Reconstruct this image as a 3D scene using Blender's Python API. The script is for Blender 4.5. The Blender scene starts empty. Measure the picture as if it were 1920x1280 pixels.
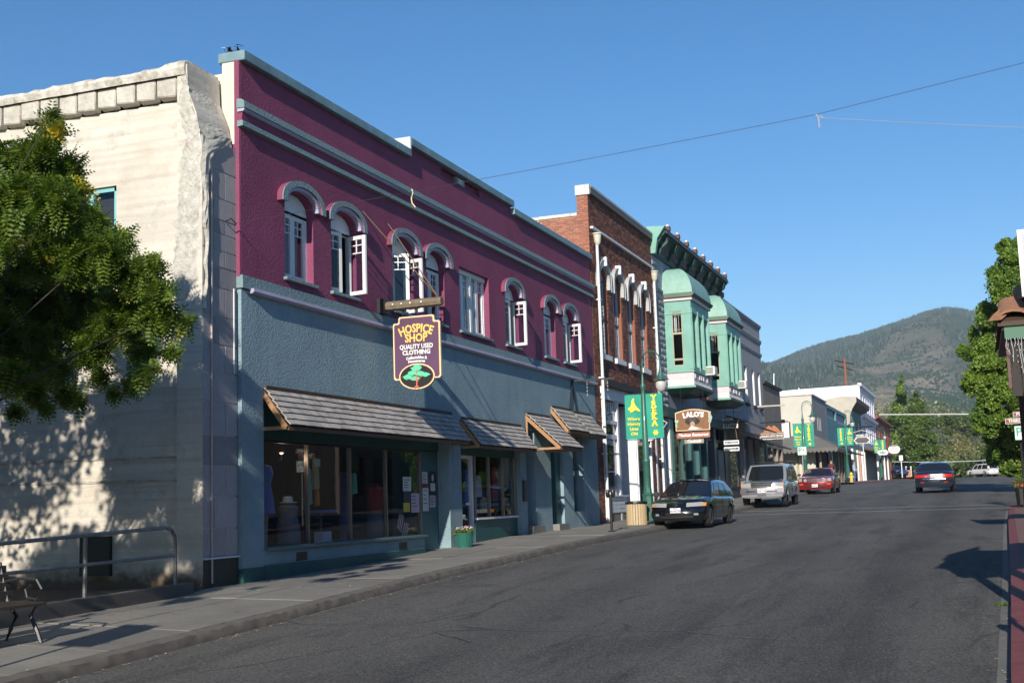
import bpy, bmesh, math, random
import numpy as np
from mathutils import Vector, Matrix
from mathutils.geometry import tessellate_polygon
from mathutils import noise as mnoise
random.seed(7); RNG = np.random.default_rng(7)
R = math.radians
scene = bpy.context.scene

# ------------------------------------------------------------------ camera
F_PX, YAW, PITCH, ROLL = 2350.19, .35115109, .12851878, .03307799
fwd = Vector((-math.sin(YAW)*math.cos(PITCH), math.cos(YAW)*math.cos(PITCH), math.sin(PITCH)))
rgt = Vector((math.cos(YAW), math.sin(YAW), 0)); upv = rgt.cross(fwd)
c_r = rgt*math.cos(ROLL) - upv*math.sin(ROLL); c_u = rgt*math.sin(ROLL) + upv*math.cos(ROLL)
cd = bpy.data.cameras.new('camera'); cam = bpy.data.objects.new('camera', cd)
scene.collection.objects.link(cam); scene.camera = cam
cd.sensor_width = 36; cd.lens = 36*F_PX/1920; cd.clip_end = 9000; cd.clip_start = .05
cam.matrix_world = Matrix((( c_r.x, c_u.x, -fwd.x, 0), (c_r.y, c_u.y, -fwd.y, 0), (c_r.z, c_u.z, -fwd.z, 0), (0, 0, 0, 1)))

# ------------------------------------------------------------------ light
SUN_TO = Vector((.14, -1.0, .42)).normalized()
w = bpy.data.worlds.new('World'); scene.world = w; w.use_nodes = True
nt = w.node_tree; bg = nt.nodes['Background']
sky = nt.nodes.new('ShaderNodeTexSky'); sky.sky_type = 'NISHITA'; sky.sun_disc = False
sky.sun_elevation = math.asin(SUN_TO.z); sky.sun_rotation = math.atan2(SUN_TO.x, SUN_TO.y)
sky.altitude = 900; sky.air_density = 1.0; sky.dust_density = .25; sky.ozone_density = 2.6
hs_ = nt.nodes.new('ShaderNodeHueSaturation'); hs_.inputs['Saturation'].default_value = 1.32; hs_.inputs['Hue'].default_value = .502; nt.links.new(sky.outputs[0], hs_.inputs['Color']); nt.links.new(hs_.outputs[0], bg.inputs[0]); bg.inputs[1].default_value = .110
sd = bpy.data.lights.new('sun', 'SUN'); sd.energy = 5.0; sd.angle = R(.53); sd.color = (1, .93, .82)
so = bpy.data.objects.new('sun', sd); scene.collection.objects.link(so)
so.rotation_euler = (-SUN_TO).to_track_quat('-Z', 'Y').to_euler()
vs = scene.view_settings; vs.view_transform = 'Standard'; vs.look = 'None'; vs.gamma = 1; vs.exposure = .30; vs.use_curve_mapping = False

# ------------------------------------------------------------------ helpers
def ray(x, y):
    return c_r*((x-960)/F_PX) - c_u*((y-640)/F_PX) + fwd
def onY(x, y, Y): d = ray(x, y); return d*(Y/d.y)
def onX(x, y, X): d = ray(x, y); return d*(X/d.x)
def interp(t, tab): return float(np.interp(t, [a for a, b in tab], [b for a, b in tab]))
ZR = [(-40,-2.3),(0,-1.78),(10,-1.62),(14,-1.47),(20,-1.24),(28.7,-1.03),(35.5,-.93),(49,-.6),(60,-.28),(66,-.1),(80,.17),(97,.62),(135,1.05),(170,1.4),(180,1.47),(200,1.5),(400,1.2)]
ZW = [(-40,-2.1),(0,-1.55),(10,-1.34),(18.1,-1.15),(22.9,-1.07),(26,-.98),(31.7,-.82),(38.2,-.75),(47.4,-.53),(60,-.2),(70.5,.1),(80,.33),(97,.75),(135,1.17),(170,1.52),(200,1.62),(400,1.3)]
def zr(y): return interp(y, ZR)
def zk(y): return zr(y)+.125
def zw(y): return interp(y, ZW)
def zs(x, y):                    # left sidewalk surface
    t = min(1, max(0, (x+8.8)/-2.7)); return zk(y)*(1-t)+zw(y)*t

MATS = {}
class NB:
    def __init__(s, name):
        s.m = bpy.data.materials.new(name); s.m.use_nodes = True; s.n = s.m.node_tree.nodes; s.l = s.m.node_tree.links
        s.b = s.n['Principled BSDF']; s._co = None
    def new(s, t, **k):
        n = s.n.new(t)
        for a, v in k.items():
            if a.startswith('i_'):
                n.inputs[a[2:].replace('_', ' ')].default_value = v
            else: setattr(n, a, v)
        return n
    def co(s):
        if s._co is None: s._co = s.new('ShaderNodeNewGeometry').outputs['Position']
        return s._co
    def scaled(s, v):
        m = s.new('ShaderNodeMapping'); m.inputs['Scale'].default_value = v; s.l.new(s.co(), m.inputs[0]); return m.outputs[0]
    def noise(s, scale, detail=5, rough=.6, vec=None):
        n = s.new('ShaderNodeTexNoise', i_Scale=scale, i_Detail=detail, i_Roughness=rough); s.l.new(vec or s.co(), n.inputs['Vector']); return n.outputs['Fac']
    def ramp(s, fac, stops):
        r = s.new('ShaderNodeValToRGB'); s.l.new(fac, r.inputs[0]); e = r.color_ramp.elements
        e[0].position, e[0].color = stops[0][0], (*stops[0][1], 1); e[1].position, e[1].color = stops[-1][0], (*stops[-1][1], 1)
        for p, c in stops[1:-1]:
            k = e.new(p); k.color = (*c, 1)
        return r.outputs[0]
    def mix(s, a, b, f, mode='MIX'):
        n = s.new('ShaderNodeMix', data_type='RGBA', blend_type=mode); I = n.inputs
        for k, v in ((6, a), (7, b)):
            if hasattr(v, 'default_value') or hasattr(v, 'links'): s.l.new(v, I[k])
            else: I[k].default_value = (*v, 1)
        if isinstance(f, (int, float)): I[0].default_value = f
        else: s.l.new(f, I[0])
        return n.outputs[2]
    def math(s, op, a, b=0.0):
        n = s.new('ShaderNodeMath', operation=op)
        for k, v in ((0, a), (1, b)):
            if isinstance(v, (int, float)): n.inputs[k].default_value = v
            else: s.l.new(v, n.inputs[k])
        return n.outputs[0]
    def bump(s, h, strength=.3, dist=.02):
        n = s.new('ShaderNodeBump', i_Strength=strength, i_Distance=dist); s.l.new(h, n.inputs['Height']); s.l.new(n.outputs[0], s.b.inputs['Normal'])
    def col(s, c):
        if isinstance(c, tuple): s.b.inputs['Base Color'].default_value = (*c, 1)
        else: s.l.new(c, s.b.inputs['Base Color'])
    def p(s, **k):
        for a, v in k.items(): s.b.inputs[a.replace('_', ' ')].default_value = v
        return s

def mat(name, color, rough=.7, var=.15, vscale=1.5, bump=0, bscale=40, bdist=.01, metal=0, dirt=0, dirtcol=(.08,.07,.06), spec=.5, coat=0):
    if name in MATS: return MATS[name]
    b = NB(name); c = color
    n1 = b.noise(vscale, 6, .65)
    lo = tuple(v*(1-var) for v in c); hi = tuple(min(1, v*(1+var)) for v in c)
    cc = b.ramp(n1, [(.3, lo), (.7, hi)])
    if dirt:
        n2 = b.noise(3.1, 8, .75, b.scaled((1, 1, .35)))
        cc = b.mix(cc, dirtcol, b.math('MULTIPLY', b.ramp(n2, [(.5, (0,0,0)), (.72, (1,1,1))]), dirt))
    b.col(cc)
    if bump: b.bump(b.noise(bscale, 4, .6), bump, bdist)
    b.p(Roughness=rough, Metallic=metal); b.b.inputs['Specular IOR Level'].default_value = spec
    if coat: b.b.inputs['Coat Weight'].default_value = coat; b.b.inputs['Coat Roughness'].default_value = .04
    MATS[name] = b.m; return b.m

def link(ob): scene.collection.objects.link(ob); return ob
ORG = {}
def tag(o, label=None, cat=None, group=None, kind=None):
    for k, v in (('label', label), ('category', cat), ('group', group), ('kind', kind)):
        if v: o[k] = v
    return o
def thing(name, label, cat, loc=(0,0,0), rz=0, group=None, local=False):
    o = link(bpy.data.objects.new(name, None)); o.empty_display_size = .1
    o.location = loc; o.rotation_euler = (0,0,rz)
    ORG[o.name] = Vector((0,0,0)) if local else Vector(loc)
    return tag(o, label, cat, group)
def put(name, me, parent=None, loc=(0,0,0)):
    o = link(bpy.data.objects.new(name, me)); o.parent = parent; o.location = loc
    ORG[o.name] = ORG[parent.name] if parent else Vector((0,0,0)); return o

class MB:
    def __init__(s): s.v = []; s.f = []; s.mi = []
    def add(s, vs, fs, mi=0):
        o = len(s.v); s.v += [tuple(v) for v in vs]; s.f += [tuple(i+o for i in f) for f in fs]; s.mi += [mi]*len(fs); return s
    def box(s, x0, x1, y0, y1, z0, z1, mi=0):
        v = [(x, y, z) for z in (z0, z1) for y in (y0, y1) for x in (x0, x1)]
        return s.add(v, [(0,2,3,1),(4,5,7,6),(0,1,5,4),(2,6,7,3),(0,4,6,2),(1,3,7,5)], mi)
    def tube(s, pts, r, n=6, mi=0, cap=True):
        pts = [Vector(p) for p in pts]; rs = r if isinstance(r, (list, tuple)) else [r]*len(pts)
        base = len(s.v); ref = Vector((0,0,1))
        for i, p in enumerate(pts):
            d = (pts[min(i+1, len(pts)-1)]-pts[max(i-1, 0)]).normalized()
            a = d.cross(ref if abs(d.z) < .9 else Vector((1,0,0))).normalized(); b = d.cross(a)
            for k in range(n):
                t = 2*math.pi*k/n; s.v.append(tuple(p+(a*math.cos(t)+b*math.sin(t))*rs[i]))
        for i in range(len(pts)-1):
            for k in range(n):
                s.f.append((base+i*n+k, base+i*n+(k+1)%n, base+(i+1)*n+(k+1)%n, base+(i+1)*n+k)); s.mi.append(mi)
        if cap:
            s.f.append(tuple(base+k for k in range(n))[::-1]); s.f.append(tuple(base+(len(pts)-1)*n+k for k in range(n))); s.mi += [mi, mi]
        return s
    def lathe(s, prof, c, n=16, axis='z', mi=0):
        base = len(s.v)
        for r, h in prof:
            for k in range(n):
                t = 2*math.pi*k/n; a, b = r*math.cos(t), r*math.sin(t)
                s.v.append((c[0]+a, c[1]+b, c[2]+h) if axis == 'z' else ((c[0]+a, c[1]+h, c[2]+b) if axis == 'y' else (c[0]+h, c[1]+a, c[2]+b)))
        for i in range(len(prof)-1):
            for k in range(n):
                s.f.append((base+i*n+k, base+i*n+(k+1)%n, base+(i+1)*n+(k+1)%n, base+(i+1)*n+k)); s.mi.append(mi)
        for i in (0, len(prof)-1):
            if prof[i][0] > 1e-4: s.f.append(tuple(base+i*n+k for k in range(n))); s.mi.append(mi)
        return s
    def plate(s, poly, fn, t, mi=0):
        """polygon (u,v) extruded from depth 0 to t with fn(u,v,d)->xyz"""
        tri = tessellate_polygon([[Vector((u, v, 0)) for u, v in poly]]); n = len(poly); o = len(s.v)
        s.v += [tuple(fn(u, v, 0)) for u, v in poly]+[tuple(fn(u, v, t)) for u, v in poly]
        for a in tri: s.f.append(tuple(o+i for i in a)); s.f.append(tuple(o+n+i for i in a[::-1])); s.mi += [mi, mi]
        for i in range(n):
            j = (i+1) % n; s.f.append((o+i, o+j, o+n+j, o+n+i)); s.mi.append(mi)
        return s
    def build(s, name, m, parent=None, smooth=False, bevel=0, kind=None, label=None, recalc=True):
        me = bpy.data.meshes.new(name)
        og = ORG[parent.name] if parent else Vector((0,0,0))
        me.from_pydata([(a-og.x, b-og.y, c-og.z) for a, b, c in s.v], [], s.f)
        for mm in (m if isinstance(m, (list, tuple)) else [m]): me.materials.append(mm)
        if any(s.mi): me.polygons.foreach_set('material_index', s.mi)
        if recalc and len(s.f) < 60000:
            bm = bmesh.new(); bm.from_mesh(me); bmesh.ops.recalc_face_normals(bm, faces=bm.faces)
            if bevel: bmesh.ops.bevel(bm, geom=[e for e in bm.edges if len(e.link_faces) == 2 and e.calc_face_angle(0) > .6], offset=bevel, segments=2, affect='EDGES', clamp_overlap=True)
            bm.to_mesh(me); bm.free()
        if smooth:
            me.polygons.foreach_set('use_smooth', [True]*len(me.polygons))
            try: me.set_sharp_from_angle(angle=R(40))
            except Exception: pass
        o = put(name, me, parent)
        if kind: o['kind'] = kind
        if label: o['label'] = label
        return o
def bx(name, m, parent, *a, **k): return MB().box(*a).build(name, m, parent, **k)
def cp(src, parent, loc, mats=None):
    o = src.copy(); link(o); o.parent = parent; o.location = loc
    if 'label' in o: del o['label']
    return o
def copy_tree(o, parent=None):
    c = o.copy(); link(c); c.parent = parent; ORG[c.name] = ORG.get(o.name, Vector((0,0,0)))
    for ch in [q for q in bpy.data.objects if q.parent == o]: copy_tree(ch, c)
    return c
def fX(X, sgn=1):   # facade mapping: u=Y, v=Z, depth d inward (-X)
    return lambda u, v, d: (X-d*sgn, u, v)
def fY(Y): return lambda u, v, d: (u, Y+d, v)   # side / sign mapping, u = X, depth away from camera
def wall(name, outer, holes, fn, depth, m, parent, kind=None):
    polys = [[Vector((u, v, 0)) for u, v in outer]]+[[Vector((u, v, 0)) for u, v in h] for h in holes]
    flat = [q for p_ in polys for q in p_]; b = MB(); b.v = [tuple(fn(q.x, q.y, 0)) for q in flat]
    b.f = [tuple(t) for t in tessellate_polygon(polys)]; b.mi = [0]*len(b.f)
    for h in [outer]+holes:
        n = len(h); b.add([fn(u, v, 0) for u, v in h]+[fn(u, v, depth) for u, v in h], [(i, (i+1) % n, n+(i+1) % n, n+i) for i in range(n)])
    return b.build(name, m, parent, kind=kind, recalc=False)
def rect(a, b, c, d): return [(a, c), (b, c), (b, d), (a, d)]
def arch(a, b, c, d, rise, n=8):   # rect with arched top: springing at d, apex d+rise
    m = (a+b)/2; h = (b-a)/2
    return [(a, c), (b, c)]+[(m+h*math.cos(t), d+rise*math.sin(t)) for t in [math.pi*i/n for i in range(n+1)]]
def text(s_, size, loc, right, up, m, parent, ext=.004, off=0.0, align='CENTER', name='lettering', arc=0, shear=0, sx=1, space=1):
    cu = bpy.data.curves.new('t', 'FONT'); cu.body = s_; cu.size = size; cu.align_x = align; cu.align_y = 'CENTER'; cu.extrude = ext; cu.offset = off; cu.shear = shear; cu.space_character = space; cu.resolution_u = 2
    ob = link(bpy.data.objects.new('t', cu)); bpy.context.view_layer.update()
    me = bpy.data.meshes.new_from_object(ob.evaluated_get(bpy.context.evaluated_depsgraph_get()))
    bpy.data.objects.remove(ob); bpy.data.curves.remove(cu)
    rr, uu = Vector(right).normalized(), Vector(up).normalized(); nn = rr.cross(uu); og = ORG[parent.name] if parent else Vector((0,0,0))
    for v in me.vertices:
        x, y, z = v.co.x*sx, v.co.y, v.co.z
        if arc:
            a = x/arc; x, y = (arc+y)*math.sin(a), (arc+y)*math.cos(a)-arc
        v.co = Vector(loc)-og+rr*x+uu*y+nn*z
    me.materials.append(m); me.name = name
    return put(name, me, parent)

# ------------------------------------------------------------------ materials
def stucco(name, c, bs=14, bstr=.5, dirt=.15, dc=(.1,.08,.07), var=.08):
    b = NB(name); n1 = b.noise(.9, 6, .7); cc = b.ramp(n1, [(.3, tuple(v*(1-var) for v in c)), (.7, tuple(v*(1+var) for v in c))])
    st = b.noise(2.2, 8, .7, b.scaled((1, 1, .12)))
    cc = b.mix(cc, dc, b.math('MULTIPLY', b.ramp(st, [(.52, (0,0,0)), (.75, (1,1,1))]), dirt)); b.col(cc)
    v = b.new('ShaderNodeTexVoronoi', i_Scale=bs); b.l.new(b.co(), v.inputs['Vector'])
    h = b.math('ADD', b.noise(bs*1.5, 3, .6), b.math('MULTIPLY', v.outputs['Distance'], .4)); b.bump(h, bstr, .03); b.p(Roughness=.75)
    b.b.inputs['Specular IOR Level'].default_value = .35
    return b.m
PURPLE = stucco('purple_stucco', (.225,.052,.11), 22, .48, .35, (.15,.04,.08), .17)
BLUE = stucco('blue_stucco', (.235,.335,.375), 20, .7, .4, (.13,.19,.22), .14)
TRIMG = stucco('grey_green_trim', (.19,.27,.29), 18, .6, .25, (.13,.17,.17))
LILAC = mat('lilac_trim', (.38,.36,.48), .6, .1, dirt=.15)
PINKR = PURPLE
TEAL = mat('dark_teal_paint', (.012,.085,.085), .5, .2, bump=.1)
METALC = mat('weathered_blue_metal', (.17,.27,.30), .5, .25, 2.5, dirt=.35, dirtcol=(.12,.14,.14))
WHITE = mat('white_paint', (.72,.72,.70), .45, .05, dirt=.12, dirtcol=(.4,.38,.34))
WHITE2 = mat('white_trim_blueish', (.74,.75,.77), .5, .07, dirt=.2, dirtcol=(.35,.33,.3))
BLACK = mat('black_paint', (.012,.012,.012), .4, .2)
IRON = mat('black_iron', (.02,.02,.022), .45, .3, bump=.1)
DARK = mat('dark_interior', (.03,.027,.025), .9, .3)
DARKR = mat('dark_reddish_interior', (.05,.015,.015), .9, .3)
WOOD = mat('weathered_beam', (.17,.13,.085), .8, .3, 6, bump=.3, bscale=30)
def wood(name, c, v=.25, sc=(8, 8, 60)):
    b = NB(name); n = b.noise(1, 6, .7, b.scaled(sc)); b.col(b.ramp(n, [(.3, tuple(x*(1-v) for x in c)), (.7, tuple(x*(1+v) for x in c))])); b.bump(n, .25, .01); b.p(Roughness=.7); return b.m
CEDAR = wood('orange_cedar', (.36,.19,.09)); DKWOOD = wood('dark_stained_wood', (.06,.035,.02))
BENCHW = wood('bench_wood', (.06,.045,.035)); BINW = wood('bin_tan_slats', (.48,.37,.22), .12)
def shingle_mat(name, c):
    b = NB(name); oi = b.new('ShaderNodeObjectInfo'); n = b.noise(1, 6, .7, b.scaled((30, 60, 6)))
    cc = b.ramp(n, [(.25, tuple(x*.7 for x in c)), (.75, tuple(x*1.2 for x in c))])
    cc = b.mix(cc, (.5,.5,.5), 1.0, 'MULTIPLY') if False else cc
    r = b.ramp(oi.outputs['Random'], [(0, (.72,.72,.72)), (1, (1.15,1.12,1.1))]); b.col(b.mix(cc, r, 1.0, 'MULTIPLY')); b.bump(n, .4, .01); b.p(Roughness=.85); return b.m
SHING = shingle_mat('cedar_shake', (.42,.39,.36)); TILE = shingle_mat('clay_tile', (.30,.15,.085))
BLOCKM = shingle_mat('pier_block', (.40,.37,.375)); TINM = shingle_mat('pressed_block', (.34,.37,.42))
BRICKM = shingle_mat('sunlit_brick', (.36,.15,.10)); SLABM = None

def side_wall_mat():
    b = NB('white_render'); c = b.ramp(b.noise(.8, 8, .7), [(.3, (.50,.45,.375)), (.5, (.61,.56,.48)), (.7, (.67,.63,.555))])
    hl = b.noise(3, 3, .6, b.scaled((.12, .12, 3.4)))
    c = b.mix(c, (.40,.35,.28), b.math('MULTIPLY', b.ramp(hl, [(.5, (0,0,0)), (.62, (1,1,1))]), .35))
    st3 = b.noise(1.6, 9, .75); c = b.mix(c, (.33,.31,.25), b.math('MULTIPLY', b.ramp(st3, [(.54, (0,0,0)), (.66, (1,1,1))]), .55)); st4 = b.noise(26, 3, .6); c = b.mix(c, (.30,.26,.2), b.math('MULTIPLY', b.ramp(st4, [(.68, (0,0,0)), (.74, (1,1,1))]), .6))
    sp = b.new('ShaderNodeSeparateXYZ'); b.l.new(b.co(), sp.inputs[0])
    lowm = b.ramp(b.math('ADD', sp.outputs[2], b.math('MULTIPLY', b.noise(3, 6, .7), .6)), [(-.0, (1,1,1)), (1.0, (0,0,0))])
    low = b.new('ShaderNodeMapRange'); low.inputs[1].default_value = -.55; low.inputs[2].default_value = -.85; b.l.new(b.math('ADD', sp.outputs[2], b.math('MULTIPLY', b.noise(4, 6, .7), -.5)), low.inputs[0])
    low.inputs[1].default_value = -1.0; low.inputs[2].default_value = -1.3
    c = b.mix(c, (.13,.09,.06), low.outputs[0]); b.col(c)
    pl = b.new('ShaderNodeTexWave', wave_type='BANDS', bands_direction='Z', i_Scale=1.9, i_Distortion=.6, i_Detail=2); b.l.new(b.co(), pl.inputs[0])
    b.bump(b.math('ADD', b.noise(9, 8, .7), b.math('MULTIPLY', pl.outputs['Fac'], .25)), .45, .03); b.p(Roughness=.85); return b.m
RENDERW = side_wall_mat()
def rubble(name, c1, c2, sc=7):
    b = NB(name); n = b.noise(sc, 10, .75); b.col(b.ramp(n, [(.3, c1), (.62, c2)])); b.bump(b.noise(sc*2, 10, .8), .9, .05); b.p(Roughness=.9); return b.m
RUBBLE = rubble('broken_plaster', (.36,.34,.29), (.72,.68,.60)); CAPW = rubble('weathered_cap', (.30,.25,.19), (.80,.76,.68), 5)
DENTIL = rubble('stained_block', (.42,.38,.32), (.70,.66,.58), 4)
def asphalt():
    b = NB('asphalt'); big = b.noise(.35, 5, .6, b.scaled((1, .35, 1))); c = b.ramp(big, [(.32, (.088,.083,.077)), (.68, (.150,.143,.132))])
    strk = b.noise(1.1, 6, .7, b.scaled((1.3, .16, 1))); c = b.mix(c, (.030,.030,.032), b.ramp(strk, [(.50, (0,0,0)), (.66, (.8,.8,.8))])); st2 = b.noise(2.4, 7, .75, b.scaled((1, .45, 1))); c = b.mix(c, (.028,.028,.03), b.ramp(st2, [(.55, (0,0,0)), (.68, (.6,.6,.6))]))
    sx_ = b.new('ShaderNodeSeparateXYZ'); b.l.new(b.co(), sx_.inputs[0])
    for xc, wd_, k_ in ((-1.35, .55, .55), (-3.6, .45, .3), (-5.3, .5, .35)):
        dd = b.math('DIVIDE', b.math('ADD', sx_.outputs[0], b.math('ADD', -xc, b.math('MULTIPLY', b.noise(.3, 3, .6), .8))), wd_); dd = b.math('ADD', dd, -.4/wd_); g_ = b.math('MULTIPLY', b.math('POWER', 2.718, b.math('MULTIPLY', b.math('MULTIPLY', dd, dd), -1.0)), b.math('MULTIPLY', b.noise(1.3, 6, .7, b.scaled((1.5,.3,1))), k_*1.9)); c = b.mix(c, (.030,.028,.028), g_)
    
    mp = b.new('ShaderNodeMix', data_type='VECTOR'); b.l.new(b.co(), mp.inputs[4]); nz = b.new('ShaderNodeTexNoise', i_Scale=.8); b.l.new(b.co(), nz.inputs['Vector']); b.l.new(nz.outputs['Color'], mp.inputs[5]); mp.inputs[0].default_value = .28
    v = b.new('ShaderNodeTexVoronoi', feature='DISTANCE_TO_EDGE', i_Scale=.42); b.l.new(mp.outputs[1], v.inputs['Vector'])
    crack = b.math('MULTIPLY', b.ramp(v.outputs['Distance'], [(.0, (1,1,1)), (.012, (0,0,0))]), b.ramp(b.noise(.5, 2, .5), [(.45, (0,0,0)), (.55, (.8,.8,.8))]))
    c = b.mix(c, (.022,.022,.024), crack)
    sp = b.noise(42, 3, .6); c = b.mix(c, (.24,.23,.20), b.math('MULTIPLY', b.ramp(sp, [(.54, (0,0,0)), (.66, (1,1,1))]), .8)); sp2 = b.noise(9, 3, .6); c = b.mix(c, (.17,.16,.145), b.math('MULTIPLY', b.ramp(sp2, [(.63, (0,0,0)), (.74, (1,1,1))]), .35))
    dk = b.noise(34, 3, .6); c = b.mix(c, (.02,.02,.02), b.math('MULTIPLY', b.ramp(dk, [(.40, (1,1,1)), (.52, (0,0,0))]), .75))
    b.col(c); b.bump(b.math('SUBTRACT', b.noise(38, 5, .75), b.math('MULTIPLY', crack, 1.5)), .8, .03); b.p(Roughness=.82); return b.m
ASPH = asphalt()
def concrete(name, c, dirt=.35):
    b = NB(name); cc = b.ramp(b.noise(1.2, 8, .7), [(.3, tuple(v*.78 for v in c)), (.7, tuple(v*1.15 for v in c))])
    oi = b.new('ShaderNodeObjectInfo'); cc = b.mix(cc, b.ramp(oi.outputs['Random'], [(0, (.84,.84,.85)), (1, (1.08,1.07,1.04))]), 1.0, 'MULTIPLY')
    cc = b.mix(cc, (.05,.045,.04), b.math('MULTIPLY', b.ramp(b.noise(5, 8, .75), [(.56, (0,0,0)), (.74, (1,1,1))]), dirt)); b.col(cc)
    b.bump(b.noise(45, 6, .7), .3, .008); b.p(Roughness=.85); return b.m
CONC = concrete('sidewalk_concrete', (.215,.203,.18)); KERBM = concrete('kerb_concrete', (.13,.115,.10), .9); GUTM = concrete('gutter_concrete', (.16,.155,.145), .3)
REDP = mat('red_kerb_paint', (.19,.05,.045), .7, .25, 4, bump=.2, dirt=.3); SOIL = rubble('soil_litter', (.03,.022,.015), (.10,.07,.045), 12)
def glass(name, tint=.5, rough=.01):
    m = bpy.data.materials.new(name); m.use_nodes = True; n = m.node_tree.nodes; l = m.node_tree.links; n.remove(n['Principled BSDF'])
    t = n.new('ShaderNodeBsdfTransparent'); t.inputs[0].default_value = (tint, tint*1.02, tint*1.05, 1)
    g = n.new('ShaderNodeBsdfGlossy'); g.inputs['Roughness'].default_value = rough; 
    ge = n.new('ShaderNodeNewGeometry'); dt = n.new('ShaderNodeVectorMath'); dt.operation = 'DOT_PRODUCT'; l.new(ge.outputs['Normal'], dt.inputs[0]); l.new(ge.outputs['Incoming'], dt.inputs[1])
    def mt(op, a, c=None):
        q = n.new('ShaderNodeMath'); q.operation = op
        for i, v in enumerate((a, c)):
            if v is None: continue
            if isinstance(v, (int, float)): q.inputs[i].default_value = v
            else: l.new(v, q.inputs[i])
        return q.outputs[0]
    f = n.new('ShaderNodeMath'); f.operation = 'ADD'; f.inputs[1].default_value = .035; l.new(mt('MULTIPLY', mt('POWER', mt('SUBTRACT', 1.0, mt('ABSOLUTE', dt.outputs['Value'])), 5.0), .93), f.inputs[0])
    mx = n.new('ShaderNodeMixShader'); l.new(f.outputs[0], mx.inputs[0]); l.new(t.outputs[0], mx.inputs[1]); l.new(g.outputs[0], mx.inputs[2]); l.new(mx.outputs[0], n['Material Output'].inputs[0]); return m
GLASS = glass('window_glass', .93); CARGL = mat('car_glass', (.012,.014,.016), .03, .05, spec=.9)
CURT = mat('curtain', (.55,.56,.58), .9, .1)
FOLD = {}
def leafmat(name, a, bcol, yellow=(.42,.36,.04), trans=.25):
    b = NB(name); at = b.new('ShaderNodeAttribute', attribute_name='tint'); sp = b.new('ShaderNodeSeparateXYZ'); b.l.new(at.outputs['Vector'], sp.inputs[0])
    c = b.mix(a, bcol, sp.outputs[0]); c = b.mix(c, yellow, sp.outputs[1]); b.col(c); b.p(Roughness=.5)
    b.b.inputs['Specular IOR Level'].default_value = .35
    tr = b.new('ShaderNodeBsdfTranslucent'); b.l.new(b.mix(c, (1.6,1.8,.7), 1.0, 'MULTIPLY'), tr.inputs[0]); mx = b.new('ShaderNodeMixShader'); mx.inputs[0].default_value = trans
    b.l.new(b.b.outputs[0], mx.inputs[1]); b.l.new(tr.outputs[0], mx.inputs[2]); b.l.new(mx.outputs[0], b.n['Material Output'].inputs[0]); return b.m
BARK = rubble('bark', (.035,.028,.022), (.10,.08,.065), 10)

# ------------------------------------------------------------------ ground, road, pavements
def strip(name, m, ys, x0f, x1f, z0f, z1f, kind='structure', nx=1, parent=None):
    b = MB()
    for y in ys:
        for i in range(nx+1):
            t = i/nx; b.v.append((x0f(y)*(1-t)+x1f(y)*t, y, z0f(y)*(1-t)+z1f(y)*t))
    for j in range(len(ys)-1):
        for i in range(nx):
            a = j*(nx+1)+i; b.f.append((a, a+1, a+nx+2, a+nx+1)); b.mi.append(0)
    return b.build(name, m, parent, kind=kind)
YS = list(np.arange(-40, 100, 2.0))+list(np.arange(100, 401, 10.0))
XR = [(-40,-.9),(0,-.1),(10.9,.11),(17.9,.28),(36,.63),(44,.86),(45.6,1.15),(46.6,2.2),(47,5)]
def xr(y): return interp(y, XR)
g = strip('ground', SOIL, list(np.arange(-300, 900, 10.0)), lambda y: -3200, lambda y: 3200, lambda y: zr(y)-.3, lambda y: zr(y)-.3, nx=40)
strip('road', ASPH, YS, lambda y: -8.8, lambda y: 12 if y > 47 else xr(y)+.05, zr, zr, nx=8)
strip('side_street', ASPH, [80.7+i*1.65 for i in range(11)], lambda y: -60, lambda y: -8.8, lambda y: zr(y)-.004, lambda y: zr(y)-.004)
# pavement left: individual slabs close by, one strip beyond
sw = tag(link(bpy.data.objects.new('sidewalk', None)), kind='structure'); ORG['sidewalk'] = Vector((0,0,0))
y = 4.0
while y < 62:
    for xa, xb in ((-8.98, -10.24), (-10.25, -11.7)):
        if True:
            L_ = 1.5; b = MB(); j = random.uniform(-.006, .006); bb = min(62, y+L_-.014)
            v = [(x_, y_, zs(x_, y_)+j-d_) for d_ in (.1, 0) for y_ in (y, bb) for x_ in (xa, xb)]
            b.add(v, [(0,2,3,1),(4,5,7,6),(0,1,5,4),(2,6,7,3),(0,4,6,2),(1,3,7,5)]); b.build('slab', CONC, sw)
    y += 1.5
yy = [-40, -20, 0, 4]; strip('sidewalk_near', CONC, yy, lambda y: -11.7, lambda y: -8.98, zw, zk, parent=None)
strip('sidewalk_under', SOIL, list(np.arange(3, 63, 1.5)), lambda y: -11.7, lambda y: -8.95, lambda y: zw(y)-.03, lambda y: zk(y)-.03)
strip('sidewalk_far', CONC, [62+.93*i for i in range(21)], lambda y: -11.8, lambda y: -8.98, zw, zk)
strip('sidewalk_beyond', CONC, [97.2+4*i for i in range(26)], lambda y: -11.8, lambda y: -8.98, zw, zk)
def kerb(name, ys, m, side):
    b = MB(); n = 6
    for y in ys:
        j = lambda s=.012: random.uniform(-s, s)
        rag = .012 if y < 24 else .012
        zt, zb = zk(y)+j(.008), zr(y)
        pr = [(-8.98, zt+.002), (-8.86, zt+.003+j(.006)), (-8.80+j(rag), zt-.015+j(rag*.5)), (-8.775+j(rag), zt-.07+j(.01)), (-8.76+j(rag), zb+.01), (-8.76, zb-.1)]
        b.v += [(x_, y, z_) for x_, z_ in pr]
    for j_ in range(len(ys)-1):
        for i in range(n-1): a = j_*n+i; b.f.append((a, a+1, a+n+1, a+n)); b.mi.append(0)
    return b.build(name, m, kind='structure', smooth=True)
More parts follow.
